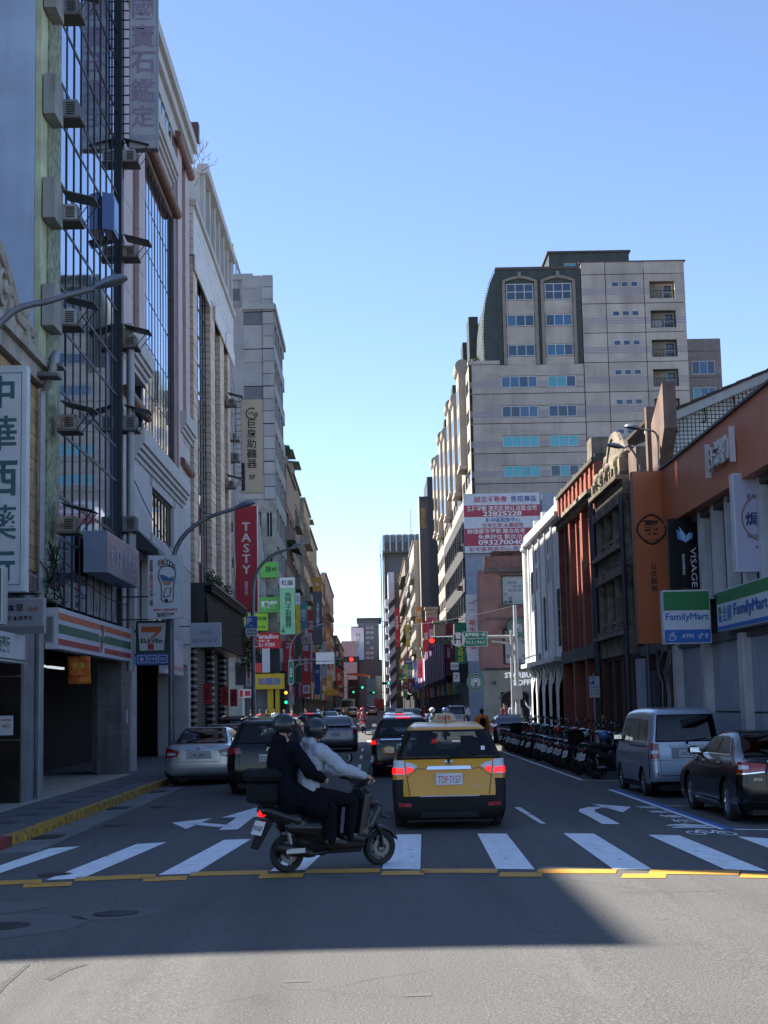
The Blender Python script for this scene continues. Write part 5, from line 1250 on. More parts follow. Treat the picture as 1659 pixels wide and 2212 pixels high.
# orange banner
bn = empty('banner', (-7.1, 38.2, 3.2), 'orange and yellow promotional banner hanging below the striped fascia', 'banner')
F38 = F27(38.0); ban_m = M('banner_orange', (.62,.26,.03), .8, var=.5, scale=5, var2=(.55,.06,.03))
mb = MB(); vs = []
for j in range(9):
    for i in range(9): x = -7.42+.56*i/8; z = 2.55+.68*j/8; vs.append((x+.02*(1-j/8), 38.0+.03*math.sin(i*1.1+j*.6), z))
mb.add(vs, [(j*9+i, j*9+i+1, (j+1)*9+i+1, (j+1)*9+i) for j in range(8) for i in range(8)]); o = mb.build('cloth', ban_m, bn, smooth=60); md = o.modifiers.new('d','SOLIDIFY'); md.thickness=.006
MB().tube([(-7.46,38.0,3.24),(-6.82,38.0,3.24)], .012, 6).build('rod', black_m, bn)
lettering(F27(37.94), '優惠', -7.30, -6.98, 2.9, 3.1, 0, M('ink_yellow', (.7,.5,.04), .6, var=0), bn); lettering(F27(37.94), '咖啡第2杯', -7.34, -6.94, 2.68, 2.8, 0, ink_r, bn)
# blade sign of the store
dkg = M('sign_dark_green', (.006,.05,.028), .4, var=.03)
e = sign('dark green convenience store blade sign with a red seven on white', F27(45.6), -6.9, -5.93, 3.18, 4.50, -.22, 0, dkg, edge=dkg, brackets=())
sh_ = MB(); sh_.prism([(-6.83,45.59,4.43),(-6.0,45.59,4.43),(-6.06,45.59,3.62),(-6.77,45.59,3.62)], (0,-.015,0)); sh_.build('white_field', board_w, e)
FB = F27(45.57)
mb = MB(); mb.prism([(-6.72,45.57,4.32),(-6.12,45.57,4.32),(-6.12,45.57,4.22),(-6.35,45.57,3.98),(-6.46,45.57,3.98),(-6.27,45.57,4.16),(-6.72,45.57,4.16)], (0,-.008,0)); mb.build('numeral', orange_s, e, fix=True)
FB.pb('numeral_foot', -6.53, -6.36, 3.64, 3.82, 0, .008, red_s, e); lettering(F27(45.56), 'ELEVEn', -6.74, -6.1, 3.84, 3.97, .0, dkg, e, bold=.03, fit=True)
FB.pb('service_strip', -6.9, -5.93, 3.2, 3.53, -.01, .012, ink_b, e)
for k, t in enumerate(('♨', 'ATM', 'WC')):
    x = -6.84 + k*.31; FB.pb('icon_frame', x, x+.27, 3.25, 3.48, .0, .018, board_w, e); FB.pb('icon_field', x+.02, x+.25, 3.27, 3.46, .0, .024, ink_b, e); lettering(F27(45.54), t, x+.04, x+.23, 3.31, 3.42, .0, ink_w, e)
mb = MB()
for z in (3.5, 4.2): mb.box(-7.2, -6.88, 45.65, 45.75, z-.04, z+.04)
mb.build('bracket', black_m, e)
# foot reflexology sign
e = sign('white reflexology sign with a large drawn foot above the silver sedan', F27(44.0), -6.30, -5.30, 4.45, 6.28, -.12, 0, board_w, [('腳底按摩', .12, .88, .03, .10, ink_k, {'bold': .02}), ('吳神父 足部健康法', .06, .94, .12, .165, ink_r), ('專業服務', .05, .15, .74, .93, ink_k, {'vertical': True}), ('足部反射區', .05, .15, .47, .73, ink_r, {'vertical': True}), ('按摩一級棒', .05, .15, .20, .46, ink_k, {'vertical': True})], edge=board_g)
def poly_face(name, pts, y, m, parent, t=-.006): MB().prism([(x, y, z) for x, z in pts], (0, t, 0)).build(name, m, parent, fix=True)
ox, oz = -5.78, 4.92
foot = [(.0,.0),(.17,.03),(.21,.16),(.20,.38),(.24,.62),(.28,.84),(.24,1.0),(.05,1.05),(-.12,1.02),(-.2,.92),(-.22,.72),(-.14,.5),(-.13,.25),(-.15,.1)]
mb = MB(); mb.tube([(ox+x, 43.985, oz+z) for x, z in foot + foot[:1]], .012, 4); mb.build('foot_outline', ink_k, e)
for (x, z, r, rz_) in ((-.15,1.13,.07,.10),(-.02,1.17,.045,.09),(.07,1.14,.04,.08),(.15,1.10,.035,.07),(.22,1.03,.03,.06)):
    mb = MB(); mb.tube([(ox+x+r*math.cos(t*math.pi/8), 43.985, oz+z+rz_*math.sin(t*math.pi/8)) for t in range(17)], .009, 4); mb.build('toe_outline', ink_k, e)
poly_face('foot_zone', [(ox-.18,oz+.80),(ox-.05,oz+.78),(ox+.1,oz+.70),(ox+.22,oz+.74),(ox+.2,oz+.60),(ox-.12,oz+.62)], 43.99, M('zone_blue', (.07,.12,.28), .6, var=0), e)
poly_face('foot_zone', [(ox-.1,oz+.60),(ox+.16,oz+.58),(ox+.1,oz+.5),(ox-.05,oz+.5)], 43.985, M('zone_orange', (.5,.2,.12), .6, var=0), e)
poly_face('foot_zone', [(ox-.2,oz+1.08),(ox-.09,oz+1.10),(ox-.1,oz+1.2),(ox-.18,oz+1.2)], 43.985, M('zone_orange'), e)
mb = MB(); mb.tube([(ox-.08,43.985,oz+.15),(ox+.1,43.985,oz+.18),(ox+.14,43.985,oz+.42),(ox-.02,43.985,oz+.4),(ox-.08,43.985,oz+.15)], .012, 4); mb.build('foot_zone_outline', ink_k, e)
MB().lathe([(0,0),(.05,0)], (ox+.01, 43.985, oz+.06), 'y', 16).build('heel_dot', ink_k, e)
mb = MB()
for z in (4.45, 5.1, 6.27): mb.box(-7.2, -6.29, 44.04, 44.08, z-.02, z+.02)
mb.build('bracket', black_m, e)
# tall sign of the gem appraisers
e = sign('tall pale hanging signboard with faded lilac characters at the top left', F27(44.75), -6.95, -6.10, 18.7, 26.5, -.35, 0, M('board_pale', (.52,.56,.61), .5, var=.2, scale=1.2, streak=.3),
     [('定', .06, .94, .085, .175, ink_l, {'bold': .015}), ('鑑', .06, .94, .19, .285, ink_l), ('石', .06, .94, .305, .395, ink_l, {'bold': .02}), ('寶', .06, .94, .41, .505, ink_l), ('國', .06, .94, .525, .61, ink_l), ('中', .06, .94, .63, .71, ink_l, {'bold': .02}), ('02-23141076', .05, .95, .03, .055, M('ink_pale', (.33,.34,.38), .6, var=0), {'fit': True})], edge=M('case_grey', (.2,.21,.22), .5, .3, var=.2), name='vertical_sign', inset=.02)
mb = MB(); mb.box(-7.16,-7.12,44.8,44.84,17.8,26.5)
for k in range(26): mb.box(-7.2, -6.95, 44.8, 44.84, 18.9+k*.3, 18.93+k*.3)
mb.build('ladder_frame', black_m, e)
# ---- C: pink granite building
granite = M('granite_pink', (.54,.39,.37), .5, var=.14, scale=1.5, speck=.25, bscale=60, streak=.12); granite_d = M('granite_brown', (.15,.085,.075), .45, var=.2, scale=2)
stone_g = M('stone_grey', (.53,.525,.51), .75, var=.1, scale=1.2, streak=.2, bump=.15, bscale=25); stone_d = M('stone_grey_dark', (.32,.32,.315), .8, var=.2, streak=.3)
tube_r = M('cornice_red_brown', (.19,.075,.06), .5, var=.2, scale=3)
C0 = empty('granite_building', (XL, 53, 0), 'pink granite office building with grey stone base, glass bay and round red brown cornices', 'building')
y0, y1, HC = 45.1, 62.4, 25.5
MB().box(-20, XL-.5, y0, y1, 4.4, HC-.1).build('core', stone_d, C0)
def pier(a0, a1, z0, z1, n, m, nm='pier'):
    z = z0
    while z < z1-.01:                          # stacked stone blocks with open joints
        h = min(1.35, z1-z); L.pb(nm + '_stone', a0, a1, z+.006, z+h-.006, -.5, n+random.uniform(-.003,.003), m, C0); z += h
for (a0, a1, n, m) in ((45.15,46.9,.02,granite),(47.2,48.3,-.12,granite_d),(48.3,49.6,.02,granite),(57.3,58.3,.0,granite_d),(58.3,59.6,.05,granite),(59.8,60.8,-.12,granite_d),(61.0,62.35,.02,granite)):
    pier(a0, a1, 10.6 if 49 < (a0+a1)/2 < 59 else 13.3, HC-1.6, n, m)
mass(L, 46.9, 47.2, 13, HC-1, -.5, -.3, frame_d, C0, 'slot'); mass(L, 49.6, 50.0, 10.6, 20.4, -.5, -.1, frame_d, C0, 'slot')
gc = [50.0+.73*k for k in range(11)]; gzz = [10.9+1.62*k for k in range(7)]
cw2 = empty('curtain_wall', (0,0,0)); cw2.parent = C0; cw2.location = Vector(L.p(53, 11, 0)) - C0.location
for j in range(6):
    for i in range(10): L.pb('pane', gc[i]+.02, gc[i+1]-.02, gzz[j]+.02, gzz[j+1]-.02, -.16, -.12+random.uniform(-.004,.004), mirror_g, cw2)
for a in gc: L.pb('mullion', a-.025, a+.025, 10.6, 20.7, -.2, -.105, frame_d, cw2)
for z in gzz: L.pb('transom', 50, 57.3, z-.015, z+.015, -.2, -.11, frame_d, cw2)
mass(L, 50.0, 57.3, 20.62, HC-1.6, -.5, -.04, granite, C0, 'spandrel')
def tubec(a0, a1, z, n=.12, r=.17):
    mb = MB(); mb.tube([L.p(a0 + (a1-a0)*k/8, z, n) for k in range(9)], r, 14); mb.build('round_cornice', tube_r, C0, smooth=50)
    for k in range(1, 8): MB().lathe([(r+.008,-.012),(r+.008,.012)], L.p(a0+(a1-a0)*k/8, z, n), 'y', 14).build('cornice_joint', granite, C0)
tubec(49.7, 57.7, 20.85); tubec(47.0, 49.9, 24.0); tubec(57.4, 62.3, 24.0); tubec(45.2, 49.8, 11.4, .08, .16); tubec(58.8, 62.3, 11.4, .08, .16)
for (a0, a1, z, d) in ((45.1,49.9,13.4,.3),(58.9,62.4,13.4,.3),(47.4,59.8,10.65,.34),(50.5,56.8,22.6,.3)):
    for k, (h, q) in enumerate(((.16,.0),(.16,.09),(.16,.18),(.5,.26))):
        zb = z-.98+sum((.16,.16,.16,.5)[:k]); mass(L, a0, a1, zb, zb+h, -.4, d-.3+q+.02, stone_g, C0, 'cornice')
mass(L, 50.5, 56.8, 22.4, HC-.9, -.4, .0, stone_g, C0, 'frieze')
for k in range(6): mass(L, 50.9+k, 51.5+k, 23.0, 24.6, 0, .02, glass_n, C0, 'window')
for (h, q) in ((.3,.05),(.25,.2),(.25,.35)):
    pass
mass(L, y0, y1, HC-1.6, HC-.9, -.5, .06, stone_g, C0, 'cornice'); mass(L, y0, y1, HC-.9, HC-.45, -.5, .22, stone_g, C0, 'cornice'); mass(L, y0, y1, HC-.45, HC, -.5, .38, stone_g, C0, 'cornice')
# lower stone wall with its windows
wall(L, 'wall', C0, [45.1,47.45], [4.3,12.5], set(), stone_g, .5); wall(L, 'wall', C0, [59.6,62.4], [4.3,12.5], set(), stone_g, .5)
wall(L, 'wall', C0, [47.45,48.0,50.2,51.3,57.0,59.6], [4.3,4.5,6.7,7.75,9.35,9.8], {(1,1),(3,3),(3,1)}, stone_g, .35)
for z in (5.4, 6.9, 8.3, 9.6, 11.1):
    for (a0, a1) in ((45.12,47.43),(59.62,62.38)): L.pb('joint', a0, a1, z-.008, z+.008, 0, .002, stone_d, C0)
for a in (52.4, 53.9, 55.4, 57.2, 58.6): L.pb('joint', a-.008, a+.008, 4.5, 9.7, 0, .002, stone_d, C0)
glow_p = glassm('glass_cream_reflection', (.5,.47,.4), .12, metal=.9, wav=.6, wscale=1.6, wdist=.03)  # cream seen in the panes is a reflection put into their tint
window(L, 51.3, 57.0, 7.75, 9.35, -.12, C0, 7, 1, frame_d, [mirror_k, glow_p, mirror_g], .06, name='window')
for a in (51.05, 57.25): mass(L, a-.2, a+.2, 9.35, 9.75, 0, .015, stone_d, C0, 'window_ear'); mass(L, a-.2, a+.2, 7.35, 7.75, 0, .015, stone_d, C0, 'window_ear')
window(L, 48.0, 50.2, 4.5, 6.7, -.2, C0, 2, 1, frame_d, [M('curtain_pale', (.35,.38,.36), .8, var=.3)], .05)
window(L, 51.3, 57.0, 4.5, 6.7, -.2, C0, 4, 1, frame_d, glass_d, .05)
MB().prism([L.p(47.7,6.9,0),L.p(47.7,7.5,0),L.p(47.7,6.8,.7),L.p(47.7,6.7,.7)], (0,2.8,0)).build('awning', black_m, C0, fix=True)
for a0 in (46.9, 61.3): mass(L, a0, a0+1.0, .045, 4.3, -1.2, -.01, stone_g, C0, 'column')
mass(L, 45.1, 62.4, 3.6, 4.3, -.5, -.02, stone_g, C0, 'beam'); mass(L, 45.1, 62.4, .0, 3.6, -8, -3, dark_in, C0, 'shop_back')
e = sign('grey shop sign with ring emblem and thin letters projecting from the granite building', F27(58.6), -6.80, -5.62, 4.2, 5.12, -.15, 0, M('board_light_grey', (.40,.43,.48), .45, var=.05), [('RIWAY', .1, .9, .18, .34, M('ink_steel', (.16,.17,.19), .5, var=0), {'fit': True}), ('(((O)))', .30, .70, .50, .68, M('ink_steel'))], edge=alu)
mb = MB()
for z in (4.3, 5.0): mb.box(-7.2,-6.8,58.66,58.7,z-.02,z+.02)
mb.build('bracket', black_m, e)
sign('pale faded fascia with a pink strip beside the grey ring sign', PL(-6.95), 52.5, 57.8, 3.1, 4.35, -.2, 0, board_w, [('BN·Co', .2, .6, .5, .66, M('ink_faint', (.4,.38,.36), .6, var=0)), (None, 0, 1, .12, .26, M('pink_strip', (.55,.3,.28), .6, var=.05))], edge=board_w)
# C top rooftop box
MB().box(-7.15,-6.75,62.1,62.6,25.55,26.35).build('rooftop_box', M('box_dark_red', (.05,.02,.02), .5), None, label='small dark box jutting out at the roof edge of the granite building', cat='box', bevel=.02)
# ---- D: beige tiled building with black slatted ground floor
tile_b = [M('tile_beige_%d' % k, c, .5, var=.15, scale=3, streak=.2) for k, c in enumerate(((.64,.50,.38),(.68,.54,.42),(.58,.45,.33)))]
tile_w = M('tile_pale', (.68,.67,.65), .5, var=.15, scale=2, streak=.25)
D0 = empty('tiled_building', (XL, 72, 0), 'beige tiled building with dark glazed strips over black slatted shopfronts', 'building')
MB().box(-20, XL-.3, 62.9, 82.2, 0.1, 23.1).build('core', dark_in, D0)
mass(L, 62.45, 62.85, 4, 24, -.4, -.25, M('mesh_yellow', (.16,.12,.04), .8, var=.5, scale=4), D0, 'gap_wall')
for (a0, a1) in ((62.9,64.4),(69.9,72.0),(74.5,76.5),(78.6,79.9)):
    z = 6.95
    while z < 20.8:
        L.pb('facade_tile', a0, a1, z+.01, z+.30, -.3, .10+random.uniform(0,.012), random.choice(tile_b), D0); z += .315
z = 20.85                                       # pale tiled frieze with raised bumps
while z < 23.0:
    for k in range(16): L.pb('frieze_tile', 62.9+k*1.2+.01, 62.9+(k+1)*1.2-.01, z+.01, z+.34, -.3, .12+random.uniform(0,.01), tile_w, D0)
    z += .355
for (a0, a1) in ((62.9,69.5),(71.5,76.5),(77,82)):
    mb = MB(); n_ = 10; pp = [L.p(a0, 20.2, .14)] + [L.p(a0+(a1-a0)*k/n_, 20.85+.55*math.sin(math.pi*k/n_), .14) for k in range(n_+1)] + [L.p(a1, 20.2, .14)]
    mb.prism(pp, (.06,0,0)); mb.build('arched_hood', tile_w, D0, fix=True)
mass(L, 62.9, 82.2, 23.0, 23.25, -.4, .25, stone_g, D0, 'coping')
for (a0, a1, nx) in ((64.4,69.9,5),(72.0,74.5,3),(76.5,78.6,2),(79.9,82.1,2)):
    zz_ = [6.95+1.26*k for k in range(12)]
    g_ = empty('glazed_strip', (0,0,0)); g_.parent = D0; g_.location = Vector(L.p((a0+a1)/2, 7, 0)) - D0.location
    for j in range(11):
        for i in range(nx):
            w_ = (a1-a0)/nx
            m = mirror_g if (i+j) % 5 else mirror_k
            if j < 3: m = random.choice((M('curtain_maroon', (.12,.03,.035), .5, var=.3), mirror_k, mirror_k, glow_p))
            L.pb('pane', a0+i*w_+.02, a0+(i+1)*w_-.02, zz_[j]+.02, zz_[j+1]-.02, -.20, -.14+random.uniform(-.003,.003), m, g_)
    for i in range(nx+1): L.pb('mullion', a0+i*(a1-a0)/nx-.04, a0+i*(a1-a0)/nx+.04, 6.95, 20.8, -.2, -.115, frame_d, g_)
    for z in zz_: L.pb('transom', a0, a1, z-.04, z+.04, -.2, -.12, frame_d, g_)
# set back top storeys
MB().box(-18, -7.25, 67.5, 82.0, 23.26, 26.3).build('penthouse_wall', stone_g, D0)
for k in range(7):
    a = 67.6+k*2.3; mass(L, a, a+.4, 23.26, 26.0, -.05, .12, stone_g, D0, 'pilaster'); mass(L, a+.55, a+2.1, 23.8, 25.7, -.06, -.03, mirror_g, D0, 'window')
mass(L, 67.4, 82, 26.0, 26.45, -.2, .3, stone_g, D0, 'coping')
mass(FR('F', 67.5), -9.4, -7.25, 23.3, 26.2, -.05, .02, stone_g, D0, 'end_wall')
MB().box(-8.3, -7.5, 62.9, 64.4, 23.3, 24.9).build('rooftop_tank', M('tank_grey', (.25,.27,.29), .5), D0, bevel=.04)
mb = MB(); rnd = random.Random(3)
def twig(p, d, l, r, n):
    q = p + d*l; mb.tube([p, q], [r, r*.6], 4)
    if n: [twig(q, (d + Vector((rnd.uniform(-.8,.8), rnd.uniform(-.8,.8), rnd.uniform(-.3,.7)))).normalized(), l*.72, r*.6, n-1) for _ in range(3)]
for k in range(3): twig(Vector((-7.3, 63.8+k*.9, 24.8)), Vector((.3*k-.2,.2,1)).normalized(), .75, .03, 3)
mb.build('bare_shrub', M('bark', (.12,.09,.06), .9), None, label='bare leafless shrub growing on the roof edge of the tiled building', cat='shrub')
# black slats
slat_m = M('black_slat', (.008,.008,.009), .7, var=.1, spec=.2)
sb_ = empty('slatted_canopy', (0,0,0)); sb_.parent = D0; sb_.location = Vector(L.p(72, 5, .5)) - D0.location
for k in range(17): L.pb('slat', 62.9, 81.9, 4.55+k*.14, 4.65+k*.14, .0, .72-.012*k if k < 15 else .8, slat_m, sb_)
mass(L, 62.8, 82, 6.9, 7.0, -.1, .9, black_m, D0, 'canopy_top'); mass(L, 62.8, 82.0, 4.5, 6.9, -.3, .5, black_m, D0, 'canopy_core')
rib_w = M('rib_light', (.30,.31,.33), .6)
for a in (63.2, 70.4, 76.2):
    for k in range(32): L.pb('column_rib', a, a+.9, .1+k*.14, .19+k*.14, -.2, .05, rib_w if k % 2 else slat_m, D0)
    mass(L, a+.05, a+.85, .05, 4.5, -.6, .0, black_m, D0, 'column')
for k in range(9):
    pass
gre = empty('roller_shutter', L.p(73, 0, -.5), 'black shutters behind the ribbed columns of the tiled building', 'shutter')
for k in range(34): L.pb('shutter_slat', 64.2, 81.8, .1+k*.13, .19+k*.13, -.29, -.26, M('shutter_black', (.025,.025,.028), .5, .2, var=.1), gre)
for k, (a, z0) in enumerate(((66.5, 2.05), (74.2, 2.0), (79.2, 1.95))):
    yy = a; sign(f'red hanging cloth sign with dark characters before the black slats, {("nearest", "middle", "farthest")[k]} of three', F27(yy), -7.16, -6.80, z0, z0+.88, -.05, 0, M('banner_red', (.48,.03,.03), .7, var=.1), [('極品軒', .25, .75, .12, .9, M('ink_dark_red', (.12,.01,.01), .7, var=0), {'vertical': True})], edge=M('banner_red'), name='cloth_sign', inset=.0)
for z, aw, a in ((17.4, True, 78.4), (15.9, False, 80.2), (14.8, False, 80.4), (13.0, True, 77.6), (11.2, False, 80.9), (9.3, False, 81.2)):
    ac_unit(f'air conditioner on the far end of the tiled building, {["lowest","second from below","third from below","fourth from below","fifth from below","highest"][sorted((17.4,15.9,14.8,13.0,11.2,9.3)).index(z)]}', L, a, z, .15, awning=aw)
mb = MB()
for k in range(5):
    p = [L.p(80.3+.25*k, 20-1.2*k, .12)]
    for q in range(7): p.append(L.p(80.3+.25*k+rnd.uniform(-.25,.25), 20-1.2*k-1.6*(q+1), .14+rnd.uniform(0,.25)))
    mb.tube(p, .035, 5)
mb.build('cable_bundle', M('cable_pale', (.42,.43,.44), .6), None, label='pale cables hanging down the far end of the tiled building', cat='cables')
# plants on the canopy
leafm = [M('leaf_%d' % k, c, .7, var=.2) for k, c in enumerate(((.035,.075,.02),(.05,.10,.03),(.025,.05,.018)))]
def foliage(label, c, r, n, name='shrub', cat='plant', sz=.09, stem=True, group=None):
    e = empty(name, c, label, cat, group); rr = random.Random(int(c[0]*100+c[1]*10)); ms = MB()
    for k in range(n):
        while True:
            p = Vector((rr.uniform(-1,1), rr.uniform(-1,1), rr.uniform(-1,1)))
            if p.length < 1: break
        p = Vector((p.x*r[0], p.y*r[1], p.z*r[2])); q = Vector((rr.uniform(-1,1), rr.uniform(-1,1), rr.uniform(-.6,1))).normalized(); t = q.cross(Vector((rr.uniform(-1,1),1,.2))).normalized()
        s = sz*rr.uniform(.6,1.3); p = p + Vector(c); ms.mat(rr.randrange(3)); ms.add([p, p+q*s+t*s*.4, p+q*s*1.9, p+q*s-t*s*.4], [(0,1,2,3)])
    ms.build('leaves', leafm, e, kind='stuff')
    if stem:
        m = MB(); [m.tube([Vector(c)+Vector((0,0,-r[2])), Vector(c)+Vector((rr.uniform(-.6,.6)*r[0], rr.uniform(-.6,.6)*r[1], rr.uniform(0,.8)*r[2]))], .012, 4) for _ in range(6)]; m.build('stem', M('bark'), e)
    return e
foliage('leafy creeper hanging over the end of the black canopy beside the red sign', (-6.3, 80.6, 5.0), (.55,.9,1.25), 900)
for k, a in enumerate((66.0, 69.2, 73.5)): foliage(f'small potted greenery on top of the black canopy, {("nearest","middle","farthest")[k]}', (-6.75, a, 7.35), (.25,.6,.4), 160, sz=.07)
# signs of D
e = sign('tall beige vertical hearing aid sign with ring emblem high on the left', F27(82.4), -6.74, -5.58, 13.4, 18.55, -.4, 0, M('board_beige', (.60,.51,.37), .5, var=.06), [('巨泉助聽器', .26, .74, .26, .78, ink_k, {'vertical': True, 'spacing': 1.12, 'bold': .012}), ('5F', .32, .7, .14, .19, ink_k, {'bold': .02}), (None, .0, .17, .02, .32, ink_k)], edge=M('case_beige', (.35,.29,.2), .5, var=.1), name='vertical_sign')
mb = MB(); pts = [(-6.14+.30*math.cos(R_(a)), 82.385, 17.75+.30*math.sin(R_(a))) for a in range(60, 361, 20)] + [(-5.86,82.385,17.78)]
mb.tube(pts, .03, 6); mb.tube([(-6.3,82.385,17.7),(-6.1,82.385,17.85),(-6.0,82.385,17.6),(-5.92,82.385,17.8)], .025, 6); mb.build('emblem', ink_k, e)
mb = MB(); mb.box(-7.05,-7.0,82.5,82.55,13.4,18.5)
for k in range(16): mb.box(-7.2,-6.74,82.5,82.54,13.5+k*.33,13.53+k*.33)
mb.build('ladder_frame', black_m, e)
white_o = M('ink_offwhite', (.6,.58,.58), .6, var=0)
e = sign('tall red vertical restaurant sign reading TASTY', F27(80.4), -6.98, -5.76, 6.8, 12.45, -.3, 0, M('sign_red_deep', (.36,.012,.028), .5, var=.05), [('TASTY', .30, .72, .36, .84, white_o, {'vertical': True, 'bold': .03, 'fit': True}), ('西堤牛排', .42, .58, .16, .29, white_o, {'vertical': True})], edge=board_w, name='vertical_sign')
# ================================================================== RIGHT SIDE
def brick_mat(key, c1, c2, mortar, su, sc=1.0):
    m = bpy.data.materials.new(key); m.use_nodes = True; n = m.node_tree.nodes; l = m.node_tree.links; b = n['Principled BSDF']; b.inputs['Roughness'].default_value = .85
    g = n.new('ShaderNodeNewGeometry'); sp = n.new('ShaderNodeSeparateXYZ'); cb = n.new('ShaderNodeCombineXYZ'); l.new(g.outputs['Position'], sp.inputs[0])
    ad = n.new('ShaderNodeMath'); ad.operation = 'ADD'; l.new(sp.outputs[0], ad.inputs[0]); l.new(sp.outputs[1], ad.inputs[1]); l.new(ad.outputs[0], cb.inputs[0]); l.new(sp.outputs[2], cb.inputs[1])
    t = n.new('ShaderNodeTexBrick'); t.inputs['Color1'].default_value = (*c1,1); t.inputs['Color2'].default_value = (*c2,1); t.inputs['Mortar'].default_value = (*mortar,1)
    t.inputs['Scale'].default_value = sc; t.inputs['Brick Width'].default_value = .24; t.inputs['Row Height'].default_value = .075; t.inputs['Mortar Size'].default_value = .009; l.new(cb.outputs[0], t.inputs['Vector'])
    no = n.new('ShaderNodeTexNoise'); no.inputs['Scale'].default_value = 1.7; no.inputs['Detail'].default_value = 7; l.new(g.outputs['Position'], no.inputs['Vector'])
    r = n.new('ShaderNodeMapRange'); r.inputs[1].default_value = .45; r.inputs[2].default_value = .72; l.new(no.outputs[0], r.inputs[0]); mu = n.new('ShaderNodeMath'); mu.operation = 'MULTIPLY'; mu.inputs[1].default_value = su; l.new(r.outputs[0], mu.inputs[0])
    mx = n.new('ShaderNodeMix'); mx.data_type = 'RGBA'; l.new(mu.outputs[0], mx.inputs[0]); l.new(t.outputs[0], mx.inputs[6]); mx.inputs[7].default_value = tuple(c*.35 for c in c1)+(1,); l.new(mx.outputs[2], b.inputs['Base Color'])
    bp = n.new('ShaderNodeBump'); bp.inputs['Strength'].default_value = .4; bp.inputs['Distance'].default_value = .01; l.new(t.outputs[1], bp.inputs['Height']); bp.invert = True; l.new(bp.outputs[0], b.inputs['Normal'])
    MATS[key] = m; return m
brick_r = brick_mat('brick_red', (.37,.088,.05), (.29,.068,.04), (.22,.15,.12), .55)
white_w = M('plaster_white', (.66,.67,.67), .75, var=.14, scale=1.2, streak=.2, bump=.1)
orn = M('ornate_stone', (.29,.25,.19), .9, var=.5, scale=2.2, streak=.65, bump=.6, bscale=14, var2=(.10,.085,.065)); orn_d = M('ornate_stone_dark', (.11,.10,.09), .9, var=.4, scale=3, streak=.5, bump=.5, bscale=14)
orange_p = M('orange_panel', (.50,.125,.035), .45, var=.08, scale=1.5)
tile_white = M('tile_small_white', (.56,.57,.55), .35, var=.2, scale=1.5, streak=.25)
metal_l = M('cladding_blue_grey', (.38,.43,.53), .5, .1, var=.2, scale=1.2, streak=.4); metal_w = M('post_white', (.60,.61,.62), .5, var=.2, streak=.45)
# ---- R1: orange restaurant building with the family store
R1 = empty('orange_shop_building', (XR, 40, 0), 'shop building with large orange fascia, pale steel posts and store signs at the right', 'building')
mass(R, 25, 46.5, .045, 6.5, -6, -.9, dark_in, R1, 'core')
for k in range(10): R.pb('fascia_panel', 29.0+k*1.165+.004, 29.0+(k+1)*1.165-.004, 6.45, 7.97, -.35, .28, orange_p, R1)
mass(R, 28.9, 40.75, 7.97, 8.03, -.4, .34, black_m, R1, 'coping')
for a in [30.3+k*1.45 for k in range(8)]: R.pb('post', a, a+.28, 4.3, 6.45, -.3, .0, metal_w, R1)
for a in [30.58+k*1.45 for k in range(8)]: window(R, a, a+1.17, 4.35, 6.4, -.25, R1, 1, 1, frame_d, glass_n, .05)
mass(R, 28, 41, 6.3, 6.47, -.5, -.02, conc_d, R1, 'beam'); mass(R, 28, 41, 3.2, 3.42, -.5, -.05, conc_d, R1, 'beam')
for i in range(8):
    for j, (z0, z1) in enumerate(((.05,1.55),(1.57,3.25))): R.pb('cladding_panel', 30.2+i*1.4+.01, 30.2+(i+1)*1.4-.01, z0+.01, z1-.01, -.5, -.14+random.uniform(-.004,.004), metal_l, R1)
mass(R, 30.2, 41.4, 1.55, 1.57, -.5, -.13, black_m, R1, 'joint_bar')
for a in (33.6, 37.4, 41.0): R.pb('column', a, a+.42, .045, 3.3, -.4, .06, metal_w, R1)
sign('small white plate with number on the white column behind the van', R, 37.47, 37.76, 2.0, 2.55, .05, .075, board_w, [('1', .2, .8, .2, .8, ink_b)], name='number_plate_sign', cat='plate', inset=.01)
for a in (41.2,): pass
mass(R, 40.85, 41.2, 3.3, 8.0, -.3, .03, M('marble_white', (.5,.5,.5), .3, var=.3, scale=2), R1, 'marble_strip')
b_ = empty('orange_lettering_sign', R.p(36, 6.7, .3), 'white raised Japanese hotpot characters on the orange fascia', 'sign')
lettering(R, '日式鍋物', 34.5, 32.55, 6.98, 7.55, .36, white_o, b_, bold=.01, fit=True, depth=.06)
for a in (34.72, 32.35): R.pb('side_bar', a-.03, a+.03, 6.88, 7.65, .3, .42, white_o, b_)
# gable wall with small white tiles behind
G1 = empty('tiled_gable_house', (12, 46.6, 0), 'house with small white wall tiles and sloping roof above the orange fascia', 'building')
FG = FR('F', 46.6); x0g = 9.05
def roof_z(x): return 10.35 + .40*(x-8.9)
mb = MB(); mb.prism([(x0g,46.65,4),(18,46.65,4),(18,46.65,roof_z(18)),(x0g,46.65,roof_z(x0g))], (0,.3,0)); mb.build('wall', M('grout_dark', (.10,.11,.11), .9, var=.2), G1, fix=True)
cnt = 0; rest = MB(); tm = []
for j in range(40):
    for i in range(60):
        x = x0g+.03+i*.125; z = 7.2+j*.125
        if z+.12 > roof_z(x)-.12 or x > 13.5: continue
        if cnt < 300 and x < 11.4 and z > 7.9: pbox('wall_tile', x, x+.098, 46.60, 46.65, z, z+.098, tile_white, G1); cnt += 1
        else: rest.box(x, x+.098, 46.60, 46.65, z, z+.098)
rest.build('wall_tiles', tile_white, G1, kind='stuff')
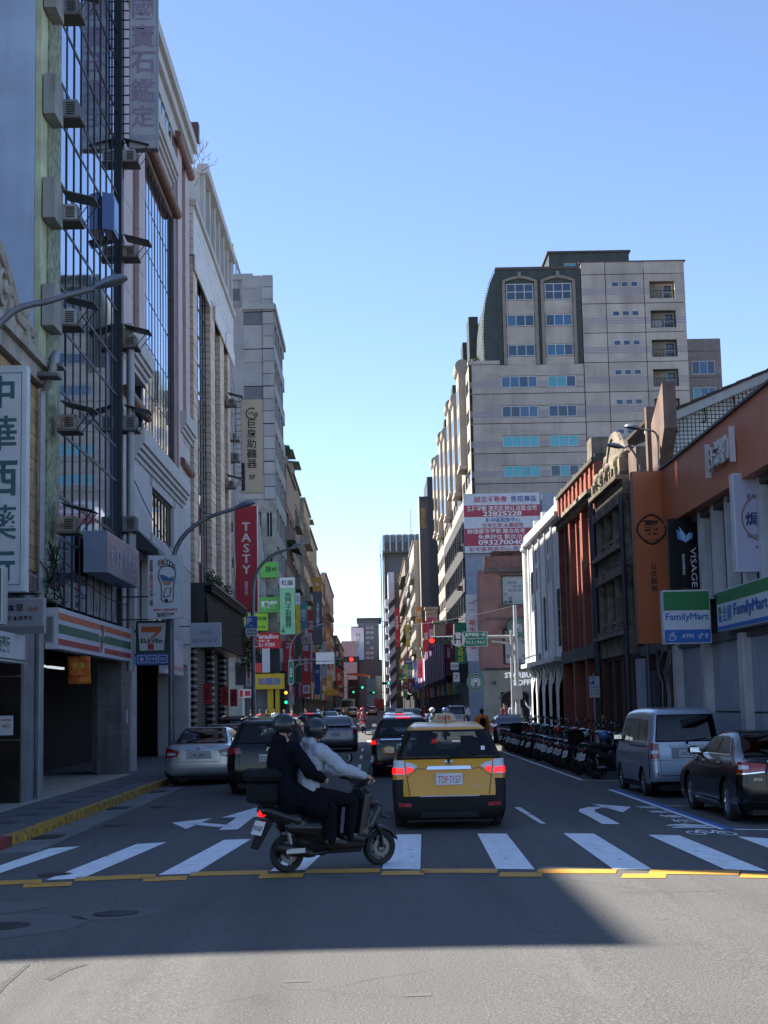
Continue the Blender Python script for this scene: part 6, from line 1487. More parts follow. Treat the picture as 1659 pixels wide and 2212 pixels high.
mb = MB(); mb.prism([(8.6,46.1,roof_z(8.6)-.25),(18,46.1,roof_z(18)-.25),(18,46.1,roof_z(18)+.02),(8.6,46.1,roof_z(8.6)+.02)], (0,.5,0)); mb.build('verge_board', M('verge_pale', (.42,.43,.44), .6, var=.2, streak=.3), G1, fix=True)
rt_ = M('roof_tile_dark', (.07,.05,.045), .85, var=.4, scale=5, bump=.4)
for k in range(20):
    x = 8.5+k*.48; MB().prism([(x,46.0,roof_z(x)+.03),(x+.50,46.0,roof_z(x+.5)+.035),(x+.50,46.0,roof_z(x+.5)+.10),(x,46.0,roof_z(x)+.13)], (0,6,0)).build('roof_tile_row', rt_, G1, fix=True)
for x in (9.5, 10.4, 11.3, 12.2): MB().tube([(x,46.2,roof_z(x)-.25),(x+.1,46.5,roof_z(x)-.6),(x,46.6,roof_z(x)-.62)], .025, 5).build('bracket', black_m, G1)
mb = MB(); mb.tube([(9.35,46.4,9.9),(9.35,46.4,8.5),(9.55,46.45,8.2),(9.3,46.45,8.0),(9.1,46.45,7.4)], .06, 8); mb.build('downpipe', M('pipe_grey'), G1, smooth=50)
# signs at the right
sign('tall orange hotpot blade sign with round emblem', F27(41.0), 7.18, 8.12, 3.35, 8.0, -.35, 0, orange_p, [('聚', .26, .74, .625, .715, M('ink_brown', (.03,.008,.006), .6, var=0), {'bold': .03}), ('キゲオ', .33, .67, .585, .61, M('ink_brown')), ('日式鍋物', .42, .60, .24, .52, M('ink_brown'), {'vertical': True, 'spacing': 1.25})], edge=M('case_dark_orange', (.2,.06,.03), .5, var=.05), name='vertical_sign', inset=.012)
e = [o for o in COL.objects if o.name.startswith('vertical_sign') and o.type == 'EMPTY'][-1]
mb = MB(); N = 40; pts = []
for k in range(N+1):
    t = 2*math.pi*k/N; r = .375*(1+.05*math.cos(4*t)); pts.append((7.65+r*math.cos(t), 40.985, 6.42+r*math.sin(t)))
mb.tube(pts, .026, 6); mb.build('emblem_ring', M('ink_brown'), e)
e = sign('black clinic blade sign with blue butterfly emblem', F27(38.6), 7.62, 8.52, 4.55, 6.42, -.2, 0, M('board_black', (.008,.009,.012), .25, var=.03), [('VISAGE', .60, .76, .06, .60, ink_w, {'rotz': -math.pi/2, 'fit': True}), ('嘉顏時尚美學診所', .36, .44, .12, .62, ink_w, {'vertical': True}), ('TEL (02)2383-5488', .2, .86, .02, .045, M('ink_grey', (.2,.2,.2), .6, var=0))], edge=black_m, inset=.01)
lb1 = M('petal_blue', (.12,.35,.75), .5, var=0); lb2 = M('petal_light', (.4,.62,.85), .5, var=0)
for (pts, m, t) in (([(.0,0),(-.20,.10),(-.22,.34),(-.05,.22)], lb1, .012), ([(.0,0),(.17,.10),(.19,.25),(.03,.2)], lb1, .012), ([(0,0),(-.11,.12),(-.15,.40),(.0,.2)], lb2, .016), ([(0,0),(.09,.09),(.12,.27),(.02,.16)], lb2, .016)):
    MB().prism([(8.05+x, 38.585, 5.80+z) for x, z in pts], (0,-t,0)).build('petal', m, e, fix=True)
fam_g = M('family_green', (.02,.20,.06), .5, var=.03); fam_b = M('family_blue', (.02,.14,.48), .5, var=.03)
fam_w = M('family_white', (.62,.67,.72), .5, var=.05)
e = sign('white, green and blue family store blade sign', F27(36.0), 6.90, 8.02, 3.16, 4.42, -.28, 0, fam_w, [(None, .02, .98, .62, .97, fam_g), ('FamilyMart', .05, .95, .40, .57, fam_b, {'bold': .02, 'fit': True}), (None, .02, .98, .02, .26, fam_b), ('☕', .08, .28, .06, .22, ink_w), ('ATM', .38, .62, .09, .19, ink_w, {'bold': .02}), ('♂♀', .72, .93, .06, .22, ink_w), (None, .02, .98, .27, .29, fam_w)], edge=board_w)
sign('white, green and blue family store fascia at the right edge', PL(7.9) if 0 else FR('R', 7.95), 26.0, 35.0, 3.38, 4.28, -.3, 0, fam_w, [(None, 0, 1, .68, .97, fam_g), ('全家', .06, .16, .22, .62, fam_b, {'bold': .01, 'fit': True}), ('FamilyMart', .18, .50, .22, .60, fam_b, {'bold': .02, 'fit': True}), (None, .015, .045, .42, .60, fam_g), (None, .015, .045, .22, .40, fam_b), (None, 0, 1, .02, .12, fam_b)], edge=board_w, inset=.0)
e = sign('pale lilac bakery blade sign with round emblem cut by the right edge', F27(32.0), 7.72, 9.2, 4.50, 6.58, -.3, 0, M('board_lilac', (.42,.42,.56), .45, var=.05), [('焗', .13, .38, .46, .60, M('ink_navy', (.02,.03,.12), .6, var=0), {'bold': .02}), ('BAKED', .20, .52, .73, .79, M('ink_navy')), ('HONG', .18, .44, .33, .38, M('ink_navy')), ('港式焗', .22, .5, .22, .26, M('ink_navy'))], edge=board_w)
mb = MB(); pts = [(8.4+.52*math.cos(2*math.pi*k/40), 31.985, 5.63+.52*math.sin(2*math.pi*k/40)) for k in range(41)]; mb.tube(pts, .016, 5); mb.build('emblem_ring', M('ink_bronze', (.3,.17,.08), .6, var=0), e)
MB().lathe([(0,0),(.18,0),(.10,-.0)], (8.58, 31.98, 5.58), 'y', 18).build('bowl_picture', M('ink_bowl', (.35,.1,.06), .6, var=0), e)
# ---- brown concrete fin and stair house between
R15 = empty('weathered_annex', (XR, 45, 0), 'weathered brown concrete fins and dark recess between the orange sign and the ornate house', 'building')
brn = M('concrete_brown', (.22,.15,.125), .9, var=.35, scale=1.5, streak=.6, bump=.3, bscale=20)
mb = MB(); mb.prism([(8.25,43.6,7.6),(8.25,43.6,9.75),(8.25,41.7,10.6),(8.25,41.7,9.3)], (.36,0,0)); mb.build('fin', brn, R15, fix=True)
MB().box(8.2, 8.5, 44.0, 44.3, 7.4, 10.35).build('fin', brn, R15); MB().box(8.3, 8.5, 41.6, 46.0, 7.0, 8.3).build('low_wall', brn, R15)
mass(R, 41.6, 47.6, .045, 8.2, -5, -1.0, dark_in, R15, 'core')
mass(R, 46.5, 47.9, 3.5, 9.6, -1.2, -.1, brn, R15, 'side_pier')
mass(R, 41.5, 47.5, 3.2, 3.6, -1, -.1, conc_d, R15, 'slab')
for a in (42.0, 43.9, 45.6, 47.2): R.pb('column', a, a+.36, .045, 3.3, -.5, -.02, M('paint_brown', (.05,.03,.028), .7, var=.2), R15)
R.pb('cladding_panel', 46.2, 47.0, .05, 3.1, -.6, .1, metal_l, R15); R.pb('notice_board', 44.3, 45.4, 1.5, 2.7, -.3, .04, M('board_dark_blue', (.05,.06,.10), .6), R15)
mb = MB()
for a in (41.8, 42.1, 42.9): mb.tube([R.p(a+.3*math.sin(q*1.3+a), 3.2-q*.3, .1+.05*math.sin(q*2+a)) for q in range(8)], .012, 5)
mb.build('cable_bundle', M('cable_pale'), None, label='tangled cables before the dark recess behind the silver van', cat='cables')
# ---- R2: ornate old house
R2 = empty('ornate_old_house', (XR, 52, 0), 'dilapidated ornate three storey house with carved gable, columns and blackened stone', 'building')
a0, a1 = 47.9, 53.9
mass(R, a0, a1, .1, 8.4, -8, -.75, orn_d, R2, 'core')
for (za, zb) in ((3.3,3.9),(6.1,6.6),(8.35,8.8)):
    mass(R, a0, a1, za, zb, -.8, .12, orn, R2, 'cornice'); mass(R, a0, a1, zb, zb+.14, -.8, .34, orn, R2, 'cornice'); mass(R, a0, a1, za-.12, za, -.8, .02, orn_d, R2, 'moulding')
rr = random.Random(4)
for a in (a0+.3, a0+2.15, a0+3.95, a1-.3):
    for (za, zb) in ((3.9+.14,6.0),(6.74,8.3)):
        mb = MB(); mb.lathe([(.24,0),(.26,.12),(.17,.16),(.155,zb-za-.3),(.18,zb-za-.25),(.26,zb-za-.08),(.27,zb-za)], R.p(a, za, -.02), 'z', 12); mb.build('column', orn, R2, smooth=40)
        mass(R, a-.32, a+.32, za, zb, -.8, -.35, brick_r, R2, 'pier')
    mass(R, a-.3, a+.3, .045, 3.2, -.9, .0, M('column_dark_brown', (.07,.035,.028), .8, var=.3), R2, 'column')
for (s0, s1) in ((a0+.65,a0+1.8),(a0+2.5,a0+3.6),(a0+4.3,a1-.6)):
    for (za, zb) in ((4.2,5.95),(6.9,8.2)):
        window(R, s0, s1, za, zb, -.45, R2, 2, 2, M('frame_wood', (.06,.045,.035), .8), glass_n, .06)
        mb = MB()
        for q in range(7): mb.lathe([(.05,0),(.075,.1),(.045,.22),(.075,.34),(.05,.42)], R.p(s0+.1+q*(s1-s0-.2)/6, za-.25, -.05), 'z', 7)
        mb.build('balusters', orn, R2, smooth=40, kind='stuff'); mass(R, s0, s1, za+.17, za+.27, -.15, .06, orn, R2, 'balustrade_rail')
for k in range(33):                             # brackets and dentils under the cornices
    a = a0+.1+k*.178
    for z in (8.2, 5.97): R.pb('dentil', a, a+.09, z-.16, z+.14, -.1, .24, orn, R2)
# curved carved gable
mb = MB(); o_ = [R.p(a0+.2, 8.9, .0)] + [R.p(a0+.2+4.3*t/16, 9.0+.55*(t/16<.15 or t/16>.85)+1.5*math.sin(math.pi*t/16)**1.3, .0) for t in range(17)] + [R.p(a0+4.5, 8.9, .0)]
mb.prism(o_, (.4,0,0)); mb.build('gable', orn, R2, fix=True)
mb = MB(); mb.tube([R.p(a0+.2+4.3*t/16, 9.05+.55*(t/16<.15 or t/16>.85)+1.5*math.sin(math.pi*t/16)**1.3, -.1) for t in range(17)], .17, 7); mb.build('gable_moulding', orn, R2)
mb = MB(); mb.lathe([(.5,0),(.5,.15),(.3,.2),(.28,.08),(0,.1)], R.p(a0+2.8, 9.6, .0), 'x', 20); mb.build('medallion', orn, R2)
for k in range(30):
    a = a0+.05+k*.2; R.pb('broken_coping_stone', a, a+rr.uniform(.1,.19), 8.94, 9.0+rr.uniform(.02,.34), -.3, rr.uniform(.1,.34), orn if k % 3 else orn_d, R2)
for a in (a0+.3, a0+1.5, a0+3.3, a0+4.5, a1-.3):
    mass(R, a-.2, a+.2, 8.9, 9.5, -.3, .18, orn, R2, 'pedestal'); MB().ball(R.p(a, 9.62, 0), (.17,.17,.2), 10, 8).build('finial', orn, R2, smooth=60)
for (s, z) in ((49.2,9.0),(51.0,9.05),(53.2,9.0)): foliage(f'grass tuft growing on the ornate cornice at {["the near end","the middle","the far end"][[49.2,51.0,53.2].index(s)]}', R.p(s, z, .15), (.25,.5,.25), 90, name='grass_tuft', cat='plant', sz=.06, stem=False)
mb = MB(); mb.tube([R.p(a0-.05, .1, .2), R.p(a0-.05, 8.3, .2)], .07, 8); mb.build('downpipe', M('pipe_dark', (.06,.07,.09), .5, .3), R2, smooth=50); mb = MB(); mb.tube([R.p(a1, .1, .2), R.p(a1, 8.6, .2)], .07, 8); mb.build('downpipe', M('pipe_dark', (.06,.07,.09), .5, .3), R2, smooth=50)
# ---- R3: red brick house
R3 = empty('brick_house', (XR, 61, 0), 'red brick house with tall brick pilasters and grey window aprons, its top in the sun', 'building')
a0, a1 = 54.05, 64.6
grey_ap = M('apron_grey', (.20,.21,.22), .85, var=.25, streak=.4)
mass(R, a0, a1, .1, 9.7, -8, -.5, dark_in, R3, 'core')
n_p = 9; pw_ = (a1-a0)/n_p
for k in range(n_p+1):
    a = a0+k*pw_; w = .26 if k % 3 else .36
    mass(R, max(a0, a-w/2), min(a1, a+w/2), 3.9 if k % 3 else .045, 9.0, -.5, .0 if k % 3 else .12, brick_r, R3, 'pilaster')
for k in range(n_p):
    s0, s1 = a0+k*pw_+.16, a0+(k+1)*pw_-.16
    mass(R, s0, s1, 6.4, 7.15, -.45, -.12, grey_ap, R3, 'apron'); mass(R, s0, s1, 3.9, 4.5, -.45, -.12, grey_ap, R3, 'apron')
    window(R, s0, s1, 4.5, 6.4, -.3, R3, 1, 2, frame_d, glass_n, .05); window(R, s0, s1, 7.15, 8.6, -.3, R3, 1, 2, frame_d, glass_n, .05)
    mass(R, s0, s1, 8.6, 9.0, -.45, -.1, brick_r, R3, 'lintel')
mass(R, a0, a1, 9.0, 9.2, -.6, .2, orn, R3, 'cornice'); mass(R, a0, a1, 9.2, 9.35, -.6, .38, orn, R3, 'cornice')
for k in range(n_p): mass(R, a0+k*pw_+.2, a0+(k+1)*pw_-.2, 9.35, 10.15, -.4, .0, brick_r, R3, 'parapet_panel')
for k in range(n_p+1): mass(R, max(a0,a0+k*pw_-.2), min(a1,a0+k*pw_+.2), 9.35, 10.35, -.45, .08, brick_r, R3, 'parapet_pier')
mass(R, a0, a1, 10.35, 10.5, -.5, .16, orn_d, R3, 'coping')
for k in range(26):
    a = a0+.1+k*.4; R.pb('ridge_stone', a, a+.3, 10.5, 10.58+rr.uniform(0,.14), -.35, .0+rr.uniform(0,.08), orn_d, R3)
MB().box(XR-.1, XR+.9, 54.3, 55.4, 10.5, 11.25).build('corner_block', orn, R3)
mass(R, a0, a1, 3.4, 3.9, -.6, .16, orn_d, R3, 'cornice')
for k in range(3): mass(R, a0+k*3.2+.6, a0+k*3.2+2.8, .05, 3.4, -.5, -.45, glass_d, R3, 'shop_window'); 
mb = MB(); mb.tube([R.p(54.0, .1, .25), R.p(54.0, 9, .25)], .07, 8); mb.build('downpipe', M('pipe_dark'), R3, smooth=50)
# ---- R4: white arcaded building
R4 = empty('white_arcade_building', (XR, 73, 0), 'white plastered corner building with arches at street level, sunlit from the left', 'building')
a0, a1 = 64.75, 79.0
mass(R, a0, a1, 4.0, 9.6, -10, -.35, white_w, R4, 'core')
zc = [3.75,4.4,7.35,8.05,8.5,9.0,9.1,10.1,10.3]; 
wall(R, 'wall', R4, [a0, a0+.9, a0+2.1, a0+3.6, a0+4.1, a0+4.6, a0+5.1, a0+6.0, a0+7.3, a0+8.4, a0+9.0, a0+9.5, a0+10.1, a0+11.3, a0+12.3, a1], [3.75,4.2,6.7,7.2,8.3,8.55,9.2,9.75],
     {(1,1),(7,1),(12,1)} | {(3,3),(5,3),(9,3),(11,3),(3,5),(5,5),(9,5),(11,5),(13,3)}, white_w, .33)
for (s0, s1, z0, z1) in ((a0+.9,a0+2.1,4.2,6.7),(a0+6.0,a0+7.3,4.2,6.7),(a0+10.1,a0+11.3,4.2,6.7)): window(R, s0, s1, z0, z1, -.05, R4, 2, 3, frame_d, glass_d, .05)
for (s0, s1) in ((a0+3.6,a0+4.1),(a0+4.6,a0+5.1),(a0+8.4,a0+9.0),(a0+9.5,a0+10.1),(a0+11.3,a0+12.3)):
    window(R, s0, s1, 7.2, 8.3, -.05, R4, 1, 2, frame_d, glass_d, .04)
    if s1 < a0+11: window(R, s0, s1, 8.55, 9.2, -.05, R4, 1, 1, frame_d, glass_d, .04)
for a in (a0+.1, a0+3.0, a0+5.6, a0+8.0, a0+10.6, a0+12.9): mass(R, a-.14, a+.14, 3.8, 9.7, -.1, .07, white_w, R4, 'pilaster')
mb = MB(); mb.tube([R.p(a1-.15, 3.8, .0), R.p(a1-.15, 9.6, .0)], .22, 14); mb.lathe([(.22,0),(.32,.1),(.32,.2),(.26,.25)], R.p(a1-.15, 9.5, .0), 'z', 14); mb.build('corner_column', white_w, R4, smooth=50)
mass(R, a0, a1, 9.75, 9.9, -.5, .25, white_w, R4, 'cornice'); mass(R, a0, a1, 9.9, 10.3, -.5, .1, white_w, R4, 'parapet'); mass(R, a0, a1, 3.55, 3.75, -.6, .45, white_w, R4, 'ledge')
for a in (a0+2.2, a0+7.5, a0+11.0): MB().box(8.3, 8.7, a, a+.4, 10.3, 10.8).build('chimney', white_w, R4)
# arches
def arch_wall(s0, s1, zt, parent, m, name='arch', spring=1.9):
    c = (s0+s1)/2; r = (s1-s0)/2-.52; n_ = 16; out_ = []
    left = [(s0, 0.045), (c-r, .045), (c-r, spring)] + [(c - r*math.cos(math.pi*k/n_), spring + r*.95*math.sin(math.pi*k/n_)) for k in range(1, n_)] + [(c+r, spring), (c+r, .045), (s1, .045), (s1, zt), (s0, zt)]
    P = [R.p(a, z, 0) for a, z in left]; b = bmesh.new(); vs = [b.verts.new(p) for p in P]; f = b.faces.new(vs); bmesh.ops.triangulate(b, faces=[f])
    ex = bmesh.ops.extrude_face_region(b, geom=b.faces[:]); bmesh.ops.translate(b, vec=(.5,0,0), verts=[v for v in ex['geom'] if isinstance(v, bmesh.types.BMVert)]); bmesh.ops.recalc_face_normals(b, faces=b.faces)
    off = base_of(parent)
    for v in b.verts: v.co -= off
    me = bpy.data.meshes.new(name); b.to_mesh(me); b.free(); me.materials.append(m); return meshobj(name, me, parent)
for k in range(5):
    s0 = a0+.15+k*2.72; arch_wall(s0, s0+2.72, 3.55, R4, white_w)
    MB().box(XR-.06, XR+.5, s0+1.26, s0+1.46, 2.95, 3.5).build('keystone', white_w, R4)
    for z in (.6, 1.15, 1.7): R.pb('joint', s0-.01, s0+.29, z, z+.025, 0, .003, conc_d, R4)
MB().box(XR+.9, XR+9, a0, a1, .05, 3.6).build('shop_back', dark_in, R4)
for k in range(8): MB().prism([R.p(a0+1+k*1.6, 3.6, .1), R.p(a0+1+k*1.6, 3.6, .42), R.p(a0+1+k*1.6, 3.15, .1)], (0,.14,0)).build('console', white_w, R4, fix=True)
MB().prism([R.p(a0+8.6,4.15,0),R.p(a0+8.6,4.2,.0),R.p(a0+8.6,3.95,.75),R.p(a0+8.6,3.9,.75)], (0,1.6,0)).build('canopy', white_w, R4, fix=True)
# ---- R5: salmon corner building with the coffee shop (faces the boulevard)
R5 = empty('salmon_corner_building', (12, 113, 0), 'old salmon coloured corner building with a coffee shop in its beige ground floor', 'building')
salmon = M('render_salmon', (.30,.15,.125), .85, var=.25, scale=1.0, streak=.35, bump=.2, bscale=10); salmon_d = M('band_grey_brown', (.14,.11,.10), .85, var=.3, streak=.4)
beige_s = M('ground_floor_beige', (.27,.255,.21), .8, var=.2, scale=1.2, streak=.3)
F5 = FR('F', 113.0)
MB().box(8.55, 22, 113.4, 116, 4, 11.6).build('core', salmon_d, R5)
wall(F5, 'wall', R5, [8.7, 9.8, 12.2, 22], [4.2, 4.6, 7.2, 8.95, 11.15, 11.4], {(1,1),(1,3)}, salmon, .4)
MB().prism([(8.25,113.55,4.2),(8.7,113.0,4.2),(8.7,113.4,4.2),(8.4,113.7,4.2)], (0,0,7.4)).build('corner_facet', salmon, R5, fix=True)
wall(FR('R', 8.25), 'wall', R5, [113.5, 116], [4.2, 11.6], set(), salmon, .3)
window(F5, 9.8, 12.2, 8.95, 11.15, -.25, R5, 2, 1, M('frame_stone', (.15,.14,.13), .8), glass_d, .14)
window(F5, 9.95, 12.05, 9.05, 11.05, -.2, R5, 6, 7, frame_w, [glass_d, M('pane_pale', (.32,.37,.37), .3, var=.1)], .035)
window(F5, 10.0, 12.0, 4.7, 7.1, -.2, R5, 5, 7, frame_w, [glass_d, M('pane_pale')], .035)
mass(F5, 9.6, 12.4, 11.15, 11.3, 0, .12, salmon_d, R5, 'lintel'); mass(F5, 9.6, 12.4, 7.2, 7.4, 0, .12, salmon_d, R5, 'lintel'); mass(F5, 9.6, 12.4, 8.8, 8.95, 0, .12, salmon_d, R5, 'sill')
mass(F5, 8.5, 22, 11.4, 11.65, -.4, .3, salmon_d, R5, 'cornice'); mass(F5, 8.6, 22, 7.9, 8.05, 0, .07, salmon_d, R5, 'band');  
mass(F5, 8.6, 22, 11.65, 12.6, -.5, 0, M('parapet_salmon', (.25,.12,.10), .85, var=.3, streak=.4), R5, 'parapet')
MB().box(9.3, 22, 114.0, 116, 11.6, 13.05).build('rusty_shed', M('rust', (.16,.06,.02), .8, var=.6, scale=2.0, var2=(.04,.02,.012)), R5)
mass(F5, 8.4, 22, 4.2, 4.36, -.4, .1, black_m, R5, 'shop_cornice')
wall(F5, 'ground_floor_wall', R5, [8.3, 9.55, 11.7, 22], [.05, 2.6, 4.2], {(1,0)}, beige_s, .4)
mass(F5, 9.55, 11.7, .05, 2.6, -2.5, -1.2, dark_in, R5, 'doorway')
window(F5, 9.6, 11.65, .1, 2.5, -1.0, R5, 3, 2, frame_d, glass_d, .06, name='glass_door')
mb = MB()
for r_, t_ in ((1.18, .05),): mb.tube([(10.62+1.1*math.cos(math.pi*k/12), 112.96, 2.1+.6*math.sin(math.pi*k/12)) for k in range(13)], .06, 6)
mb.build('door_arch', salmon_d, R5)
st = empty('coffee_shop_sign', (12, 112.8, 3), 'white raised letters STARBUCKS COFFEE above the coffee shop door', 'sign')
lettering(F5, 'STARBUCKS', 9.75, 12.9, 3.62, 4.02, .03, M('letter_glow', (.8,.8,.8), .5, var=0, emit=(1,1,1), es=.12), st, bold=.03, depth=.08); lettering(F5, 'COFFEE', 10.35, 12.3, 3.08, 3.48, .03, M('letter_glow'), st, bold=.03, depth=.08)  # small emission added to lift the white of the letters
MB().tube([(9.1,112.85,3.3),(9.1,112.6,3.3)], .12, 8).build('wall_lamp', black_m, None, label='round wall lamp on the beige ground floor of the coffee shop', cat='lamp')
def roundel(label, x, y, z, r, d=.22):
    e = empty('round_sign', (x, y, z), label, 'sign'); MB().lathe([(0,-d),(r,-d),(r,0),(0,0)], (x,y,z), 'y', 30).build('case', M('roundel_dark', (.01,.05,.035), .4, var=0), e, smooth=30)
    MB().lathe([(r*.93,-d-.004),(r*.62,-d-.004)], (x,y,z), 'y', 30).build('ring', M('roundel_white', (.5,.53,.51), .5, var=0), e)
    MB().lathe([(r*.90,-d-.008),(r*.66,-d-.008)], (x,y,z), 'y', 30).build('green_ring', M('roundel_green', (.01,.12,.07), .5, var=0), e)
    F_ = FR('F', y-d-.002); h = MB()                # crowned figure with wavy hair, reduced to plain shapes
    for sg in (-1, 1):
        for q in range(3): h.tube([(x+sg*r*(.12+.13*q), y-d-.005, z+r*.35), (x+sg*r*(.22+.12*q), y-d-.005, z), (x+sg*r*(.12+.13*q), y-d-.005, z-r*.45)], r*.045, 4)
    h.box(x-r*.14, x+r*.14, y-d-.01, y-d-.003, z-r*.05, z+r*.22)
    h.prism([(x-r*.2,y-d-.003,z+r*.28),(x+r*.2,y-d-.003,z+r*.28),(x+r*.24,y-d-.003,z+r*.48),(x,y-d-.003,z+r*.38),(x-r*.24,y-d-.003,z+r*.48)], (0,-.006,0))
    h.build('figure', M('roundel_white'), e, kind='stuff'); return e
roundel('large round green and white coffee sign on the salmon wall above the lamp post', 10.85, 112.8, 7.25, .72)
roundel('round green and white coffee sign low on the post left of the coffee shop', 7.55, 110.5, 3.35, .66)
# ---- R6: billboard building beyond
R6 = empty('billboard_building', (12, 128, 0), 'plain grey building carrying a large property billboard', 'building')
side_w = M('render_pale_blue', (.33,.36,.43), .8, var=.15, streak=.25)
F6 = FR('F', 128.2)
mass(F6, 8.2, 24, .0, 18.9, -8, 0, side_w, R6, 'wall')
R68 = FR('R', 8.19); dk_f = M('facade_dark_grey', (.10,.10,.105), .8, var=.35, streak=.4)
mass(R68, 128.25, 163, 0, 18.2, -6, .0, dk_f, R6, 'street_wall')
for j in range(5):
    for i in range(9): window(R68, 129.2+i*3.7, 131.6+i*3.7, 3.6+j*2.95, 5.3+j*2.95, .06, R6, 2, 1, frame_d, glass_d, .08)
for k, (a, z) in enumerate(((129,8.2),(133,11.6),(137,5.6),(131,14.8),(141,9.2))): ac_unit(f'air conditioner on the dark side wall beside the billboard, {["first","second","third","fourth","fifth"][k]} one', R68, a, z, .1)
e = sign('large red and white property billboard with telephone numbers', F6, 8.15, 14.55, 14.3, 19.3, .06, .3, board_w, [
   (None,0,1,.605,.80,M('billboard_red',(.42,.05,.08),.6,var=.06)),(None,0,1,.115,.41,M('billboard_red')),
   ('誠忠不動產', .14, .57, .84, .96, M('ink_crimson',(.45,.06,.10),.6,var=0),{'bold':.01}),('售租專區', .62, .96, .84, .96, M('ink_navy2',(.06,.08,.25),.6,var=0),{'bold':.01}),
   ('各種坪數 透天店.辦公.店面.住宅', .04, .96, .70, .79, ink_w,{'fit':True}),('23825228', .25, .76, .615, .695, ink_w,{'bold':.03,'fit':True}),
   ('城中區租售中心', .22, .80, .51, .59, M('ink_navy2')),('在地生根 永續服務', .14, .88, .42, .50, M('ink_crimson')),
   ('辦理都市更新.整合危老', .04, .80, .32, .40, ink_w,{'fit':True}),('免費評估 歡迎洽詢', .18, .84, .225, .305, ink_w,{'fit':True}),('0932700408', .18, .84, .13, .215, ink_w,{'bold':.03,'fit':True}),
   ('城中區再造中心 再造美麗', .06, .94, .02, .10, M('ink_crimson'),{'fit':True})], edge=alu, name='billboard', cat='billboard')
for k in range(3): F6.pb('wall_panel', 14.75+k*2.2, 16.9+k*2.2, 15.5, 19.2, .0, .12, side_w, R6)
# ---- R7: the great stepped tower block
R7 = empty('tall_apartment_block', (18, 165, 0), 'tall beige tiled apartment block with green mansard corner, banded walls and balconies', 'building')
YT = 165.0; FT = FR('F', YT); XT = 11.5
bt = [M('tower_panel_%d' % k, c, .75, var=.2, scale=.5, streak=.22) for k, c in enumerate(((.49,.425,.365),(.46,.40,.345),(.515,.445,.38)))]; seam = M('tower_seam', (.09,.075,.07), .8, var=.1); band = M('tower_band', (.33,.30,.32), .7, var=.1)
mans = M('mansard_green', (.05,.065,.06), .7, var=.3, scale=1.2, bump=.3, bscale=6)
MB().box(XT+.3, 24.2, YT+.35, 250, 0, 38.2).build('core', seam, R7); MB().box(24.1, 31.0, YT+.35, YT+1.6, 10, 49.6).build('core', seam, R7); MB().box(24.1, 35.4, YT+1.55, 185, 10, 49.6).build('core', seam, R7)
for _m in bt: layer(_m, (.20,.17,.15), .45, (.35, .35, .05), 1.6, .5, .72); layer(_m, (.25,.21,.18), .35, (.12, .12, .5), 1.0, .52, .7)
FH = 3.3; zt = 48.5; cols_x = (24.15, 26.85, 31.1, 35.65)
for i in range(3): FT.pb('panel', cols_x[i]+.04, cols_x[i+1]-.04, zt+.04, zt+1.4, -.3, .0, bt[i], R7)
for j in range(12):
    z1 = zt - j*FH; z0 = z1-FH
    if z0 < 8: break
    for i in range(3):
        x0_, x1_ = cols_x[i], cols_x[i+1]
        if i == 2:
            zb0, zb1 = z0+.5, z0+2.45; bx0, bx1 = x0_+.6, x1_-1.15      # balcony opening
            FT.pb('panel', x0_+.04, x1_-.04, z0+.04, zb0, -.3, .0, bt[j % 3], R7); FT.pb('panel', x0_+.04, x1_-.04, zb1, z1-.04, -.3, .0, bt[j % 3], R7)
            FT.pb('panel', x0_+.04, bx0, zb0, zb1, -.3, .0, bt[j % 3], R7); FT.pb('panel', bx1, x1_-.04, zb0, zb1, -.3, .0, bt[j % 3], R7)
            MB().box(bx0-.05, bx1+.05, YT+1.3, YT+1.5, zb0-.05, zb1+.05).build('balcony_back', M('balcony_wall', (.30,.27,.22), .8, var=.35, scale=1), R7)  # back wall in a darker, mottled tone than the panels
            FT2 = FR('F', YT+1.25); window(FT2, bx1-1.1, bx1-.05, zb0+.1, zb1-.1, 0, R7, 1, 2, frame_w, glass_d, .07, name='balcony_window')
            mb = MB()
            for q in range(8): FT.bx(mb, bx0+.05+q*(bx1-bx0-.1)/7-.02, bx0+.05+q*(bx1-bx0-.1)/7+.02, zb0, zb0+.85, -.06, -.02)
            FT.bx(mb, bx0, bx1, zb0+.83, zb0+.9, -.07, -.01); mb.build('railing', black_m, R7, kind='stuff')
            if j % 3 == 1: FT.pb('laundry', bx0+.2, bx0+1.3, zb0+.2, zb0+.95, -.6, -.5, M('laundry_pale', (.4,.42,.44), .9, var=.6, scale=5), R7)
        else: FT.pb('panel', x0_+.04, x1_-.04, z0+.04, z1-.04, -.3, .0, bt[(i+j) % 3], R7)
        for q in range(3):
            zq = z0+1.0+q*.27
            for (p, r_) in ([(x0_+.04, x1_-.04)] if i < 2 else [(x0_+.04, x0_+.6), (x1_-1.15, x1_-.04)]): FT.pb('band', p, r_, zq, zq+.17, -.1, .012, band, R7)
    for q in range(3): window(FT, 27.5+q*1.06, 28.3+q*1.06, z0+1.85, z0+2.45, .07, R7, 1, 1, frame_w, glass_n, .07, t=.06)
zt = 49.9
mass(FT, 24.0, 35.8, zt-.02, zt+.12, -.6, .05, seam, R7, 'coping')
mass(FR('F', YT+8), 21.7, 31.0, zt-.5, zt+3.5, -8, 0, mans, R7, 'penthouse'); mass(FR('F', YT+8), 21.5, 31.2, zt+3.5, zt+3.7, -8, .2, seam, R7, 'penthouse_coping')
window(FR('F', YT+8), 23.4, 24.8, zt+.6, zt+2.3, .05, R7, 2, 1, M('frame_stone2', (.3,.25,.2), .8), glass_t, .1)
